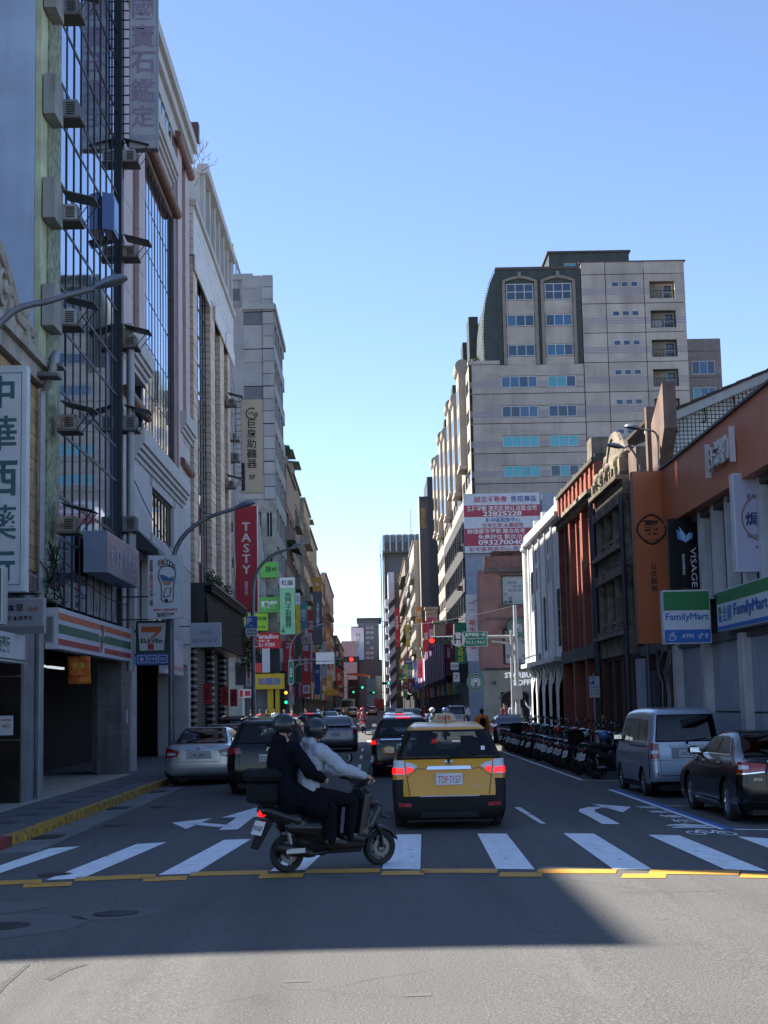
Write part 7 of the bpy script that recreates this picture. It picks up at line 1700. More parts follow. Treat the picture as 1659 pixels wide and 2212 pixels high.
# central part: mansard with two window bays over the body
zm0 = 38.5; zm1 = 49.2
for (b0, b1, lab) in ((15.75, 18.95, 3), (20.0, 23.15, 3)):
    mass(FT, b0-.35, b0, zm0, zm1-1.45, -.3, .18, M('bay_frame', (.25,.21,.175), .8, var=.15), R7, 'bay_frame'); mass(FT, b1, b1+.35, zm0, zm1-1.45, -.3, .18, M('bay_frame'), R7, 'bay_frame')
    mb = MB(); n_ = 10; c_ = (b0+b1)/2; w_ = (b1-b0)/2+.35
    pp = [(c_-w_+2*w_*k/n_, YT-.18, zm1-1.5+.55*math.sin(math.pi*k/n_)+.25) for k in range(n_+1)] + [(c_+w_-2*w_*k/n_, YT-.18, zm1-1.52+.5*math.sin(math.pi*k/n_)) for k in range(n_+1)]
    mb.prism(pp, (0,.4,0)); mb.build('arched_head', M('bay_frame'), R7, fix=True)
    mass(FT, c_-.18, c_+.18, zm1-.95, zm1-.3, 0, .3, M('bay_frame'), R7, 'keystone')
    for j, (z0, z1) in enumerate(((zm1-3.45, zm1-1.6),(zm1-6.4, zm1-5.1),(zm1-9.75, zm1-8.45))):
        gm = (glass_n, glass_b) if j else (glass_d, glass_n)
        window(FT, b0+.1, b1-.1, z0, z1, .06, R7, 3, 2 if j == 0 else 1, frame_w, gm, .09)
    for (z0, z1) in ((zm1-5.05, zm1-3.5),(zm1-8.4, zm1-6.45),(zm0, zm1-9.8)): FT.pb('panel', b0+.02, b1-.02, z0, z1, -.2, .02, bt[0], R7)
# curved green mansard: a front wall with a leaning left side
prof = [(13.5,zm0),(13.25,zm0+1),(13.2,zm0+3.2),(13.3,zm0+5.5),(13.6,zm0+7.5),(14.1,zm0+9.3),(14.75,zm1)]
mb = MB(); mb.prism([(x,YT+.02,z) for x, z in prof] + [(24.1,YT+.02,zm1),(24.1,YT+.02,zm0)], (0,80,0)); mb.build('mansard', mans, R7, fix=True)
for k in range(24): FT.pb('mansard_slate_row', 19.35, 19.62, zm0+.1+k*.44, zm0+.5+k*.44, .0, .03, mans, R7); FT.pb('mansard_slate_row', 14.8, 15.35, zm0+.1+k*.44, zm0+.5+k*.44, .0, .03, mans, R7)
mb = MB()
for k in range(40):
    t = k/39*(len(prof)-1); i = min(int(t), len(prof)-2); f_ = t-i; x = prof[i][0]*(1-f_)+prof[i+1][0]*f_; z = prof[i][1]*(1-f_)+prof[i+1][1]*f_
    mb.box(x-.14, x-.04, YT-.02, YT+.06, z, z+.12)
mb.build('edge_studs', seam, R7, kind='stuff'); mass(FT, 14.7, 24.0, zm1, zm1+.3, -.8, .1, seam, R7, 'coping')
# body
def strip_panels(x0_, x1_, ztop, zbot, win=None, nx=0, gl=None):
    z1 = ztop; j = 0
    while z1 > zbot:
        z0 = z1-FH
        if win:
            FT.pb('panel', x0_, x1_, z0+1.98, z1-.04, -.3, -.02, bt[j % 3], R7); FT.pb('panel', x0_, x1_, z0+.04, z0+.62, -.3, -.02, bt[(j+1) % 3], R7)
            FT.pb('panel', x0_, win[0], z0+.66, z0+1.91, -.3, .0, bt[j % 3], R7); FT.pb('panel', win[1], x1_, z0+.66, z0+1.91, -.3, .0, bt[j % 3], R7)
            window(FT, win[0], win[1], z0+.66, z0+1.93, -.02, R7, nx, 1, frame_w, gl[j % len(gl)], .09)
            for q in range(3): FT.pb('band', win[1]+.02, x1_, z0+.72+q*.24, z0+.88+q*.24, 0, .014, band, R7); FT.pb('band', x0_, win[0]-.02, z0+.72+q*.24, z0+.88+q*.24, 0, .014, band, R7)
        else:
            FT.pb('panel', x0_, x1_, z0+.04, z1-.04, -.3, .0, bt[j % 3], R7)
            for q in range(3): FT.pb('band', x0_, x1_, z0+.72+q*.24, z0+.88+q*.24, 0, .014, band, R7)
        z1 = z0; j += 1
gt = M('blind_turquoise', (.10,.42,.48), .35, var=.04)
strip_panels(XT, 14.85, 38.6, 14.5); strip_panels(14.85, 19.45, 38.6, 14.5, (15.0, 18.95), 4, [(glass_b, glass_n, glass_b), (glass_n, glass_b, glass_d), gt, (glass_t, gt), glass_n]); strip_panels(19.45, 24.1, 38.6, 14.5, (20.1, 23.2), 3, [(glass_n, glass_t), (glass_n, glass_d), gt, (glass_t, glass_d), glass_n])
mass(FT, XT-.1, 14.9, 38.6, 39.0, -.8, .12, bt[1], R7, 'cornice')
# sunlit street side
RT = FR('R', XT); cream = M('tower_cream', (.38,.33,.27), .75, var=.15, scale=.5, streak=.15)
nb = 17; bw = (250-YT-.6)/nb
for j in range(12):
    z0 = 38.6-(j+1)*FH
    if z0 < 1: break
    mass(RT, YT+.36, 250, z0+2.05, z0+FH+.62, -.3, .0, cream, R7, 'spandrel') if j else mass(RT, YT+.36, 250, z0+2.05, z0+FH, -.3, .0, cream, R7, 'spandrel')
    for i in range(nb):
        s0 = YT+.5+i*bw; RT.pb('pier', s0, s0+.9, z0+.62, z0+2.05, -.3, .02, cream, R7); RT.pb('window', s0+.9, s0+bw, z0+.62, z0+2.05, -.28, -.06, glass_d, R7)
mass(RT, YT, YT+.36, 1, 38.6, -.3, .02, cream, R7, 'corner_pier')
for i in range(7):                               # projecting bays with round heads stepping down the street side
    s0 = 171+i*11.5
    zt_ = 39.8-(i % 2)*1.5; mass(RT, s0, s0+4.6, zt_-11.5, zt_, .0, .8, cream, R7, 'bay'); mb = MB(); mb.lathe([(.0,-.05),(.8,-.05),(.8,4.7),(0,4.7)], (XT-.35, s0, zt_), 'y', 18); mb.build('bay_head', cream, R7, smooth=40)
    mass(RT, s0-.15, s0+4.75, zt_-11.8, zt_-11.4, 0, .95, bt[1], R7, 'bay_sill')
    for q in range(3): RT.pb('window', s0+.8, s0+3.8, zt_-10.8+q*FH, zt_-8.9+q*FH, .8, .84, glass_d, R7)
for i in range(6): MB().box(XT+.9, XT+2.0, 176+i*12, 180+i*12, 38, 46.8-i*.2).build('dormer', mans, R7)
foliage('shrub on the roof terrace of the tall block', (XT+.9, YT+.6, 38.9), (.8,.6,.6), 220, sz=.16)
# rear right wing
R8 = empty('rear_wing_block', (36, 190, 0), 'lower brown tiled block behind the tall one at its right', 'building')
F8 = FR('F', 185.0); rw = M('wing_brown', (.27,.23,.215), .75, var=.2, streak=.2)
mass(F8, 34.5, 44.0, 5, 45.8, -12, 0, rw, R8, 'wall')
for j in range(4):
    window(F8, 40.3, 43.2, 41.3-j*3.3, 43.0-j*3.3, .06, R8, 3, 1, frame_w, (glass_b, glass_t, glass_n), .1)
    for q in range(3): F8.pb('band', 43.3, 43.9, 41.5-j*3.3+q*.3, 41.68-j*3.3+q*.3, 0, .02, band, R8)
    F8.pb('seam', 39.5, 43.95, 44.2-j*3.3, 44.27-j*3.3, 0, .01, seam, R8)
# ================================================================== BEYOND THE BOULEVARD
def XZ(u, v, Y): q = onY(u, v, Y); return q.x, q.z
def blk(name, u0, v0, u1, v1, Y, d, m, parent=None, zb=None, **k):
    x0, z1 = XZ(u0, v0, Y); x1, z0 = XZ(u1, v1, Y); z0 = z0 if zb is None else zb
    return MB().box(x0, x1, Y, Y+d, z0, z1).build(name, m, parent, **k)
def bsign(label, u0, v0, u1, v1, Y, face, texts=(), d=.25, name='shop_sign', edge=None):
    x0, z1 = XZ(u0, v0, Y); x1, z0 = XZ(u1, v1, Y); return sign(label, FR('F', Y), min(x0,x1), max(x0,x1), z0, z1, -d, 0, face, texts, edge=edge or face, name=name, inset=.01)
# ---- E: tall banded building on the left corner beyond the boulevard
E0 = empty('banded_corner_tower', (XL, 121, 0), 'tall grey corner building with darker bands and setback top beyond the boulevard', 'building')
pan = [M('tower_grey_%d' % k, c, .75, var=.2, scale=.6, streak=.25) for k, c in enumerate(((.36,.36,.36),(.32,.32,.325)))]; band_g = M('band_grey', (.13,.13,.15), .75, var=.1)
YE = 120.8; FE = FR('F', YE)
MB().box(-26, XL-.35, YE+.3, 136, 0, 33.6).build('core', band_g, E0)
z = 18.2; k = 0
while z < 33.5:
    FE.pb('panel', -9.6, -8.1, z+.03, z+1.95, -.3, 0, pan[k % 2], E0); FE.pb('band', -9.6, -8.1, z+1.98, z+3.0, -.3, -.02, band_g if k % 2 == 0 else pan[0], E0)
    for q in range(3): FE.pb('column_panel', -8.06, -7.22, z+q+.03, z+q+.98, -.4, .14, pan[(k+q) % 2], E0)
    z += 3.05; k += 1
mass(FE, -20, -9.6, 18, 33.8, -.3, -.03, pan[1], E0, 'wall')
for k, (x, zt_) in enumerate(((-9.0, 37.0), (-10.7, 40.0))):
    MB().box(-24, x, YE+1.5*(k+1), 134, 33.6, zt_).build('setback_storey', pan[k], E0)
    Fk = FR('F', YE+1.5*(k+1)); mass(Fk, x-.9, x, 33.6, zt_, 0, .12, pan[0], E0, 'corner_column'); mass(Fk, x-6, x+.1, zt_-.5, zt_, 0, .2, pan[0], E0, 'coping'); mass(Fk, x-6, x-1, zt_-2.2, zt_-1.2, 0, .02, band_g, E0, 'band')
    lk = PL(x)
    for q in range(3): mass(lk, YE+2+q*3.2+1.5*k, YE+4.2+q*3.2+1.5*k, zt_-2.6, zt_-.9, 0, .03, mirror_g, E0, 'window')
mass(FE, -9.7, -7.1, 33.6, 34.1, -.5, .3, pan[0], E0, 'coping'); mass(L, YE, 136, 33.6, 34.1, -.5, .2, pan[0], E0, 'coping')
for j in range(10):
    z0 = 3.6+j*3.05
    mass(L, YE+.3, 136, z0+1.9, z0+3.05, -.4, .03, pan[j % 2], E0, 'spandrel')
    for i in range(4): L.pb('window', YE+.8+i*3.8, YE+4.2+i*3.8, z0, z0+1.88, -.35, -.15, random.choice((mirror_g, glass_d, glass_n)), E0); L.pb('pier', YE+.3+i*3.8, YE+.8+i*3.8, z0, z0+1.9, -.4, .05, pan[0], E0)
cst = M('concrete_stained', (.34,.33,.31), .9, var=.45, scale=1.2, streak=.6, bump=.4, bscale=8)
wall(FE, 'lower_wall', E0, [-20, -8.95, -8.35, -7.95, -7.45, -7.18], [4.7, 5.0, 8.0, 9.2, 10.6, 12.2, 13.8, 15.2, 17.2, 18.2], {(1,1),(3,3),(3,5),(1,3),(3,7),(1,7)}, cst, .35)
for z0, z1 in ((9.2,10.6),(12.2,13.8),(15.2,17.2)): window(FE, -7.95, -7.45, z0, z1, -.2, E0, 2, 1, frame_w, glass_d, .05)
for k in range(5): mb = MB(); mb.tube([(-8.6+.1*k, YE-.15, 18-k), (-8.5+.13*k, YE-.25, 12-k), (-8.7+.2*k, YE-.15, 6)], .03, 5); mb.build('hanging_pipe', M('cable_pale'), E0)
yel = M('shop_yellow', (.55,.38,.02), .55, var=.1); lime = M('sign_lime', (.28,.55,.03), .5, var=.05); grn = M('sign_grass', (.12,.42,.08), .5, var=.05); mint = M('sign_mint', (.22,.52,.30), .5, var=.05)
mass(FE, -9.9, -6.6, .05, 4.7, -3, -1.2, dark_in, E0, 'shop_back'); mass(FE, -20, -9.9, .05, 4.7, -3, -.1, M('wall_pale', (.35,.34,.3), .8), E0, 'shop_wall')
mass(FE, -8.0, -7.55, .05, 3.3, -.5, .1, yel, E0, 'yellow_column'); mass(FE, -7.4, -7.1, .05, 3.3, -1.5, .0, yel, E0, 'yellow_column'); mass(FE, -9.95, -9.8, .05, 3.3, -.5, .05, board_w, E0, 'white_post')
sgn_ = lambda *a, **k: bsign(*a, **k)
Yf = 120.2
bsign('bright green hearing aid sign with 4F, upper one of the stack', 560, 1214, 601, 1247, Yf, grn, [('器4F', .32, .95, .2, .85, ink_k, {'bold': .01})], d=.5)
bsign('green hearing aid sign with white rimmed characters, middle of the stack', 560, 1290, 603, 1323, Yf, grn, [('聽器', .1, .95, .15, .85, ink_w, {'bold': .04})], d=.5)
bsign('lime green free trial sign with dark characters, lowest of the stack', 528, 1326, 579, 1362, Yf, lime, [('免費試聽', .3, .95, .5, .9, ink_k), ('專業配戴 安心服務', .2, .9, .12, .32, ink_k)], d=.4)
bsign('red restaurant fascia with white Paradise lettering and phone number', 522, 1368, 606, 1400, Yf, M('sign_red2', (.50,.02,.03), .5, var=.05), [('Art Paradise', .05, .95, .62, .92, ink_w, {'bold': .02, 'fit': True}), ('02-2361-9288', .15, .85, .12, .36, ink_w, {'bold': .01, 'fit': True}), ('美 食 餐 廳 上 樓', .1, .9, .42, .56, ink_w)], d=.9)
bsign('yellow hearing aid shop fascia with blue characters', 550, 1456, 614, 1488, Yf, yel, [('助聽器', .12, .88, .14, .88, ink_b, {'bold': .012})], d=.8)
x0, z1 = XZ(524, 1402, Yf); x1, z0 = XZ(604, 1452, Yf)
mass(FR('F', Yf), x0, x1-1.4, z0, z1, -1.2, -.8, glass_d, E0, 'shop_window'); mass(FR('F', Yf), x1-1.35, x1-.75, z0, z1, -.8, 0, M('post_pale', (.5,.52,.55), .5), E0, 'pale_post'); mass(FR('F', Yf), x1-.7, x1, z0, z1, -.8, -.3, glass_d, E0, 'shop_window'); mass(FR('F', Yf), x0, x1-1.4, z0, z0+.75, -.8, -.1, M('sign_red3', (.55,.05,.04), .5), E0, 'red_panel')
bsign('small red and white poster board in the yellow shop front', 516, 1489, 545, 1507, Yf-.02, board_w, [(None, .05, .3, .1, .9, ink_r), (None, .45, .85, .2, .8, ink_r)], d=.1)
# things at the far end of the tiled building
bsign('grey box sign hanging at the far end of the slatted shopfront', 508, 1432, 532, 1480, 81.4, M('case_grey2', (.22,.22,.24), .5), d=.8)
bsign('white box sign with red strip at the far end of the slatted shopfront', 533, 1432, 542, 1482, 81.0, board_w, [(None, .25, .75, .35, .8, ink_r), ('店', .2, .8, .08, .28, ink_k)], d=.3)
# ---- street side rows
def tower_row(side, X, y0, y1, zt, m, label, fh=3.2, gl=None, z_base=3.8, awn=None, bal=True, nx=None):
    F_ = FR(side, X); e = empty('street_building', F_.p((y0+y1)/2, 0, 0), label, 'building')
    s = (-1 if side == 'L' else 1); mb = MB(); mb.box(X+s*.4, X+s*14, y0+.1, y1, 0, zt-.1); mb.build('core', m, e)
    mass(F_, y0+.1, y1, 0.05, z_base, -.4, -.3, dark_in, e, 'shop_front')
    nf = int((zt-z_base-.6)/fh); nx = nx or max(2, int((y1-y0)/5)); w = (y1-y0)/nx
    for j in range(nf):
        z0 = z_base+j*fh; mass(F_, y0+.1, y1, z0, z0+1.05, -.4, 0, m, e, 'spandrel')
        for i in range(nx):
            F_.pb('window', y0+i*w+.5, y0+(i+1)*w-.1, z0+1.05, z0+fh-.35, -.4, -.22, random.choice(gl or (glass_d, mirror_g, glass_n)), e); F_.pb('pier', y0+i*w+.1, y0+i*w+.5, z0+1.05, z0+fh, -.4, .02, m, e)
        mass(F_, y0+.1, y1, z0+fh-.35, z0+fh, -.4, -.02, m, e, 'lintel')
        if bal and (j+int(y0)) % 2 == 0: mass(F_, y0+.6, (y0+y1)/2, z0+.1, z0+.95, 0, .75, m, e, 'balcony')
        if awn and j % 2: MB().prism([F_.p(y0+1, z0+fh, 0), F_.p(y0+1, z0+fh+.06, 0), F_.p(y0+1, z0+fh-.3, .9), F_.p(y0+1, z0+fh-.36, .9)], (0, (y1-y0)*.6, 0)).build('awning', awn, e, fix=True)
    mass(F_, y0+.1, y1, z_base+nf*fh, zt, -.4, .05, m, e, 'parapet'); mass(F_, y0+.1, y1, zt, zt+.25, -.6, .25, m, e, 'coping')
    FF = FR('F', y0+.1); xa, xb = sorted((X+s*.05, X+s*13)); mass(FF, xa, xb, z_base, zt, 0, .0 + .06, m, e, 'end_wall')
    return e
peach = M('render_peach', (.34,.25,.21), .8, var=.25, scale=.8, streak=.35); olive = M('render_olive', (.25,.245,.19), .8, var=.25, streak=.35); pinkb = M('render_pink', (.33,.25,.24), .8, var=.2, streak=.3); creamb = M('render_cream', (.36,.33,.28), .8, var=.25, streak=.35); greyb = M('render_grey', (.26,.26,.25), .85, var=.3, streak=.4); brownb = M('render_brown', (.20,.15,.11), .8, var=.2)
awg = M('awning_green', (.05,.14,.09), .7, var=.2)
rows = [('L', XL, 136.4, 153, 23.4, peach, 'peach narrow building with rooftop awnings in the far left row'), ('L', XL-.3, 153, 171, 25.2, olive, 'olive building with rusty balconies in the far left row'), ('L', XL+.1, 171, 189, 24.9, creamb, 'cream building in the middle of the far left row'),
        ('L', XL, 189, 216, 23.6, greyb, 'grey building in the far left row'), ('L', XL-.2, 216, 250, 21.4, creamb, 'pale building near the end of the far left row'), ('L', XL+.2, 250, 307, 23.2, pinkb, 'pinkish building at the end of the far left row'), ('L', XL+.6, 307, 400, 15.5, brownb, 'low brown building closing the far left row'),
        ('R', 8.0, 262, 292, 29.5, creamb, 'cream sunlit building in the far right row with ledges'), ('R', 8.3, 292, 330, 27.5, greyb, 'grey sunlit building in the far right row'), ('R', 8.1, 330, 398, 33, brownb, 'brown building with roof shed in the far right row')]
for i, r in enumerate(rows): tower_row(*r, awn=awg if i % 3 == 0 else None)
for (y, z) in ((138, 23.8), (145, 24.6), (158, 25.5), (196, 24)):
    e = empty('roof_shed', (XL-1, y, z), f'green sheet metal shed on the left roofs, {["nearest","second","third","farthest"][[138,145,158,196].index(y)]}', 'shed'); MB().box(XL-4, XL-.4, y, y+5, z-.3, z+1.6).build('wall', greyb, e)
    MB().prism([(XL-4.3,y-.3,z+1.6),(XL+.3,y-.3,z+1.5),(XL+.3,y-.3,z+1.6),(XL-4.3,y-.3,z+2.1)], (0,5.6,0)).build('roof', awg, e)
# low dark wing next to the tall block, with golden cornice pieces in the sun
wing = empty('street_house', (8.6, 205, 0), 'low house row with sunlit golden bay tops below the tall block', 'building')
MB().box(9.4, 11, 128+36, 250, 0, 12.5).build('core', dk_f, wing)
for k, (u, v, s_, Yk) in enumerate(((932,1311,1.7,205),(950,1340,1.5,180),(945,1362,1.3,190),(925,1378,1.2,215),(968,1378,1.0,160),(918,1398,1.1,225),(936,1400,1.0,200),(955,1402,.9,172))):
    x, z = XZ(u, v, Yk); cw_ = s_*.9
    mb = MB(); mb.box(x-cw_/2, x+cw_/2, Yk, Yk+2.5, z-s_*1.2, z-.3); mb.box(x-cw_/2-.15, x+cw_/2+.15, Yk-.2, Yk+2.7, z-.3, z); mb.box(x-cw_/3, x+cw_/3, Yk+.3, Yk+2.2, z-s_*2.6, z-s_*1.2); mb.build('bay', cream, wing)
# dark block with golden vertical name
DB = empty('dark_office_block', (11, 258, 0), 'dark grey office block with golden vertical characters behind the tall beige one', 'building')
MB().box(8.95, 24, 258, 261.9, 0, 36.7).build('wall', M('dark_cladding', (.055,.055,.065), .5, var=.15), DB); MB().box(10.4, 24, 259, 275, 36.7, 40.2).build('roof_block', M('dark_cladding'), DB)
mb = MB(); mb.box(8.9, 9.0, 257.9, 262, 0, 36.8); mb.build('light_edge', cream, DB); 
for k in range(11): FR('F', 258).pb('cladding_row', 9.05, 10.4, 2+k*3.1, 5+k*3.1, 0, .03, M('dark_cladding_b', (.085,.085,.095), .5, var=.1), DB)
lettering(FR('F', 257.9), '君奕城中', 9.1, 10.05, 29.6, 36.2, .05, M('ink_gold', (.45,.30,.08), .4, .6, var=0), DB, vertical=True, bold=.01)
# finned tower, striped building, far end of the street
TW = empty('finned_tower', (8, 420, 0), 'grey tower with a finned crown at the far end of the street', 'tower')
tw_m = M('tower_slate', (.12,.125,.14), .7, var=.15); fin_m = M('fin_grey', (.40,.41,.43), .7, var=.1)
x0, zt_ = XZ(826.5, 1156, 420); _, zc_ = XZ(826, 1194, 420); xb0, _ = XZ(822, 1300, 424)
MB().box(x0, 14.5, 420, 445, zc_, zt_).build('crown', tw_m, TW); MB().box(x0+.3, 14.0, 424, 444, 0, zc_).build('shaft', tw_m, TW)
MB().prism([(x0,420,zc_+1),(x0-.9,432,zc_),(x0-.9,432,zt_-2),(x0,420,zt_)], (.05,0,0)).build('crown_flank', glass_n, TW, fix=True)
for k in range(7):
    x = x0+.1+k*1.7; MB().box(x, x+.4, 419.2, 420, zc_+.3, zt_-.2).build('fin', fin_m, TW)
    if k < 6: MB().box(x+.45, x+1.6, 419.9, 420, zc_+2.8, zc_+4.6).build('window', glass_n, TW); MB().box(x+.45, x+1.65, 419.8, 420, zc_+5, zt_-.4).build('panel', M('fin_panel', (.25,.26,.28), .7), TW)
for k in range(4): MB().box(xb0+.2+k*.55, xb0+.45+k*.55, 423.6, 424, 0, zc_).build('rib', M('rib_brown', (.14,.12,.12), .7), TW)
mb = MB(); x, z = XZ(887, 1112, 430); mb.tube([(x,430,zt_),(x,430,z+1.5)], .12, 5)
for k in range(6): mb.box(x-.5+.06*k, x+.5-.06*k, 429.9, 430.1, zt_+k*1.1, zt_+k*1.1+.1)
mb.build('antenna_mast', steel, TW)
SB = empty('striped_building', (6.5, 398, 0), 'white and black striped building in front of the finned tower', 'building')
x0, zt2 = XZ(838, 1236, 398); x1, _ = XZ(851, 1236, 398); x2, _ = XZ(880, 1236, 398)
MB().box(x0, x1, 398.2, 412, 0, zt2).build('white_wall', M('panel_white', (.5,.5,.54), .6, var=.08), SB); MB().box(x1, x2+3, 398.6, 411, 0, zt2-.2).build('brown_wall', brownb, SB)
for k in range(8):
    z = 1.5+k*3.5; MB().prism([(x0-.02,398,z),(x1,398,z+1.6),(x1,398,z+3.2),(x0-.02,398,z+1.6)], (0,.2,0)).build('stripe', black_m if 1 else black_m, SB); MB().box(x0-.9, x0, 399, 410, z+1.2, z+3.0).build('balcony', M('panel_white'), SB)
for k in range(9): FR('F', 398.2).pb('panel_joint', x0, x1, 18+k*1.5, 18.06+k*1.5, 0, .01, pan[1], SB)
blk('wall', 773, 1337, 822, 1530, 430, 20, M('far_grey', (.22,.23,.26), .8, var=.15), e1 := empty('far_grey_tower', (0, 430, 0), 'grey tower block closing the street, with columns of pale windows', 'building'), zb=0)
blk('roof_slab', 770, 1335, 824, 1340, 429.5, 21, M('far_dark', (.10,.10,.11), .8), e1)
for j in range(8):
    for i in range(2):
        if (i+j) % 5 != 4: blk('window', 791+i*9, 1353+j*11, 798+i*9, 1358+j*11, 429.9, .2, M('far_window', (.55,.57,.55), .4, var=.1), e1)
MB().box(-7.4, 3.5, 427, 429.5, 0, XZ(760,1426,427)[1]).build('wall', M('far_brown', (.13,.11,.115), .8, var=.2), None, label='low dark brown block at the foot of the far grey tower', cat='building')
blk('far_pink_building', 737, 1385, 773, 1530, 420, 8, M('far_pink', (.36,.23,.24), .8, var=.15), None, zb=0, label='flat pink building at the far left end of the street', cat='building')
def grad_mat():
    m = bpy.data.materials.new('poster_pastel'); m.use_nodes = True; n = m.node_tree.nodes; l = m.node_tree.links; g = n.new('ShaderNodeTexCoord'); r = n.new('ShaderNodeValToRGB'); s_ = n.new('ShaderNodeSeparateXYZ')
    l.new(g.outputs['Generated'], s_.inputs[0]); l.new(s_.outputs[2], r.inputs[0]); r.color_ramp.elements[0].color = (.30,.50,.75,1); r.color_ramp.elements[1].color = (.60,.52,.58,1); e = r.color_ramp.elements.new(.6); e.color = (.62,.68,.66,1); l.new(r.outputs[0], n['Principled BSDF'].inputs['Base Color']); return m
x0, z1 = XZ(760, 1356, 426); x1, z0 = XZ(787, 1425, 426)
bb = empty('poster_billboard', ((x0+x1)/2, 426, z0), 'pastel MVP billboard standing before the far grey tower', 'billboard')
MB().box(x0-.2, x1+.2, 426.1, 426.6, z0-.2, z1+.2).build('frame', black_m, bb); MB().box(x0, x1, 426, 426.1, z0, z1).build('face', grad_mat(), bb)
lettering(FR('F', 425.98), 'MVP', x0+1, x1-1, z0+3.2, z1-1.5, 0, M('ink_slate', (.2,.22,.28), .6, var=0), bb, vertical=True)
MB().tube([((x0+x1)/2, 426.4, 0), ((x0+x1)/2, 426.4, z0)], .3, 8).build('post', black_m, bb)
cn = empty('orange_canopy', (-1, 400, 8), 'orange canopy roof spanning the far end of the street', 'canopy'); x0, z = XZ(748, 1458, 400); x1, _ = XZ(800, 1462, 400)
MB().prism([(x0,400,z),(x1,400,z-.5),(x1,400,z-.2),((x0+x1)/2,400,z+.5),(x0,400,z+.3)], (0,6,0)).build('roof', M('canopy_orange', (.55,.14,.05), .6), cn, fix=True)
for x in (x0+.3, x1-.3): MB().box(x-.15, x+.15, 400.2, 400.5, 0, z-.4).build('post', board_w, cn)
for k, (u0, v0, u1, v1, c, lb) in enumerate(((752,1468,776,1520,(.10,.04,.04),'dark red low building left of the far junction'), (792,1466,812,1520,(.30,.42,.45),'pale glass pavilion at the far junction'), (812,1460,826,1500,(.38,.38,.34),'small cream kiosk tower at the far junction'))):
    blk('far_building', u0, v0, u1, v1, 395+k*3, 3, M('far_c%d' % k, c, .7, var=.3, scale=.5), None, zb=0, label=lb, cat='building')
# low clutter of shops in the distance on both sides
rc = random.Random(12); pal = [(.5,.04,.04),(.55,.4,.04),(.6,.6,.6),(.04,.25,.12),(.05,.12,.4),(.6,.25,.05),(.35,.05,.2),(.1,.35,.4)]
clut = [M('sign_far_%d' % i, c, .5, var=.1) for i, c in enumerate(pal)]; nm_c = ['red','yellow','white','green','blue','orange','magenta','turquoise']
zh = ['上海小吃','眼鏡','藥局','咖啡','書店','電器','銀行','服飾','鐘錶','珠寶','牛肉麵','大飯店']; used_l = set()
en = ['a snack bar','an optician','a pharmacy','a coffee shop','a bookshop','an electronics shop','a bank','a clothing shop','a watch shop','a jeweller','a noodle shop','a hotel']
for i in range(40):
    side = i % 2; y = 128+rc.random()*240; z = rc.uniform(2.8, 9.5 if i % 3 else 15); c = rc.randrange(8); t = zh[i % 12]
    tall = rc.random() < .6; w, h = (rc.uniform(.7,1.1), rc.uniform(2.2,4.5)) if tall else (rc.uniform(1.0,1.6), rc.uniform(.7,1.2))
    x = (XL+.25+rc.random()*.4) if side == 0 else (XR-.25-w-rc.random()*.4)
    if side and y > 250: pass
    lb = f'{nm_c[c]} {"upright" if tall else "wide"} blade sign of {en[i % 12]} on the {"left" if side == 0 else "right"} row in the distance'
    if lb in used_l: continue
    used_l.add(lb); sign(lb, FR('F', y), x, x+w, z, z+h, -.2, 0, clut[c], [(t, .15, .85, .08, .92, ink_w if c != 2 else ink_r, {'vertical': tall})], edge=clut[c], inset=.0)
for i in range(26):
    side = i % 2; y = 137+i*5.6; c = (i*3+i//8) % 8; X_ = XL+.35 if side == 0 else XR-.35; F_ = FR('L' if side == 0 else 'R', X_)
    sign(f'{nm_c[c]} fascia of {en[(i*5) % 12]} over the distant {"left" if side == 0 else "right"} footway' + (' nearer the crossing' if i < 13 else ' further down'), F_, y, y+4.6, 2.7, 3.7+rc.random()*.4, -.4, 0, clut[c], [(zh[(i*5) % 12], .1, .9, .2, .8, ink_w if c != 2 else ink_b)], edge=clut[c], inset=0.0)
# named blade signs on the left
bsign('tall mint green hearing aid blade sign with white cap', 604, 1248, 638, 1370, 118.6, mint, [(None, 0, 1, .82, 1, board_w), ('虹韻', .12, .88, .86, .96, ink_k, {'name': 'lettering'}), ('西門子助聽器', .34, .76, .06, .79, M('ink_dark_green', (.01,.06,.03), .6, var=0), {'vertical': True, 'bold': .01}), ('4樓', .06, .30, .03, .14, M('ink_dark_green'), {'vertical': True})], name='vertical_sign')
bsign('narrow yellow blade sign with blue and white cap right of the mint sign', 638, 1281, 649, 1370, 124, yel, [(None, 0, 1, .72, 1, board_w), ('2', .2, .8, .78, .94, ink_b)], name='vertical_sign')
bsign('red MOMO blade sign under the mint sign', 612, 1384, 637, 1458, 128, M('sign_red_deep'), [('MO', .25, .75, .86, .94, ink_w), ('MO', .25, .75, .76, .84, ink_w), ('歡唱娛樂城', .62, .74, .2, .7, ink_w, {'vertical': True})], name='vertical_sign')
bsign('dark green calligraphy blade sign beside the red drugstore sign', 637, 1384, 652, 1474, 133, dkg, [('合成御園', .1, .9, .05, .95, M('ink_cream', (.6,.58,.4), .6, var=0), {'vertical': True})], name='vertical_sign')
bsign('big red drugstore blade sign with white panels', 650, 1375, 672, 1506, 142, M('sign_red2'), [(None, .08, .92, .88, 1, board_w), ('西', .2, .8, .89, .99, ink_r), (None, .2, .8, .76, .86, board_w), ('日藥本舖', .3, .7, .33, .75, ink_w, {'vertical': True}), (None, .1, .9, .06, .2, board_w), ('薬', .25, .75, .07, .19, ink_r, {'name': 'lettering'})], name='vertical_sign')
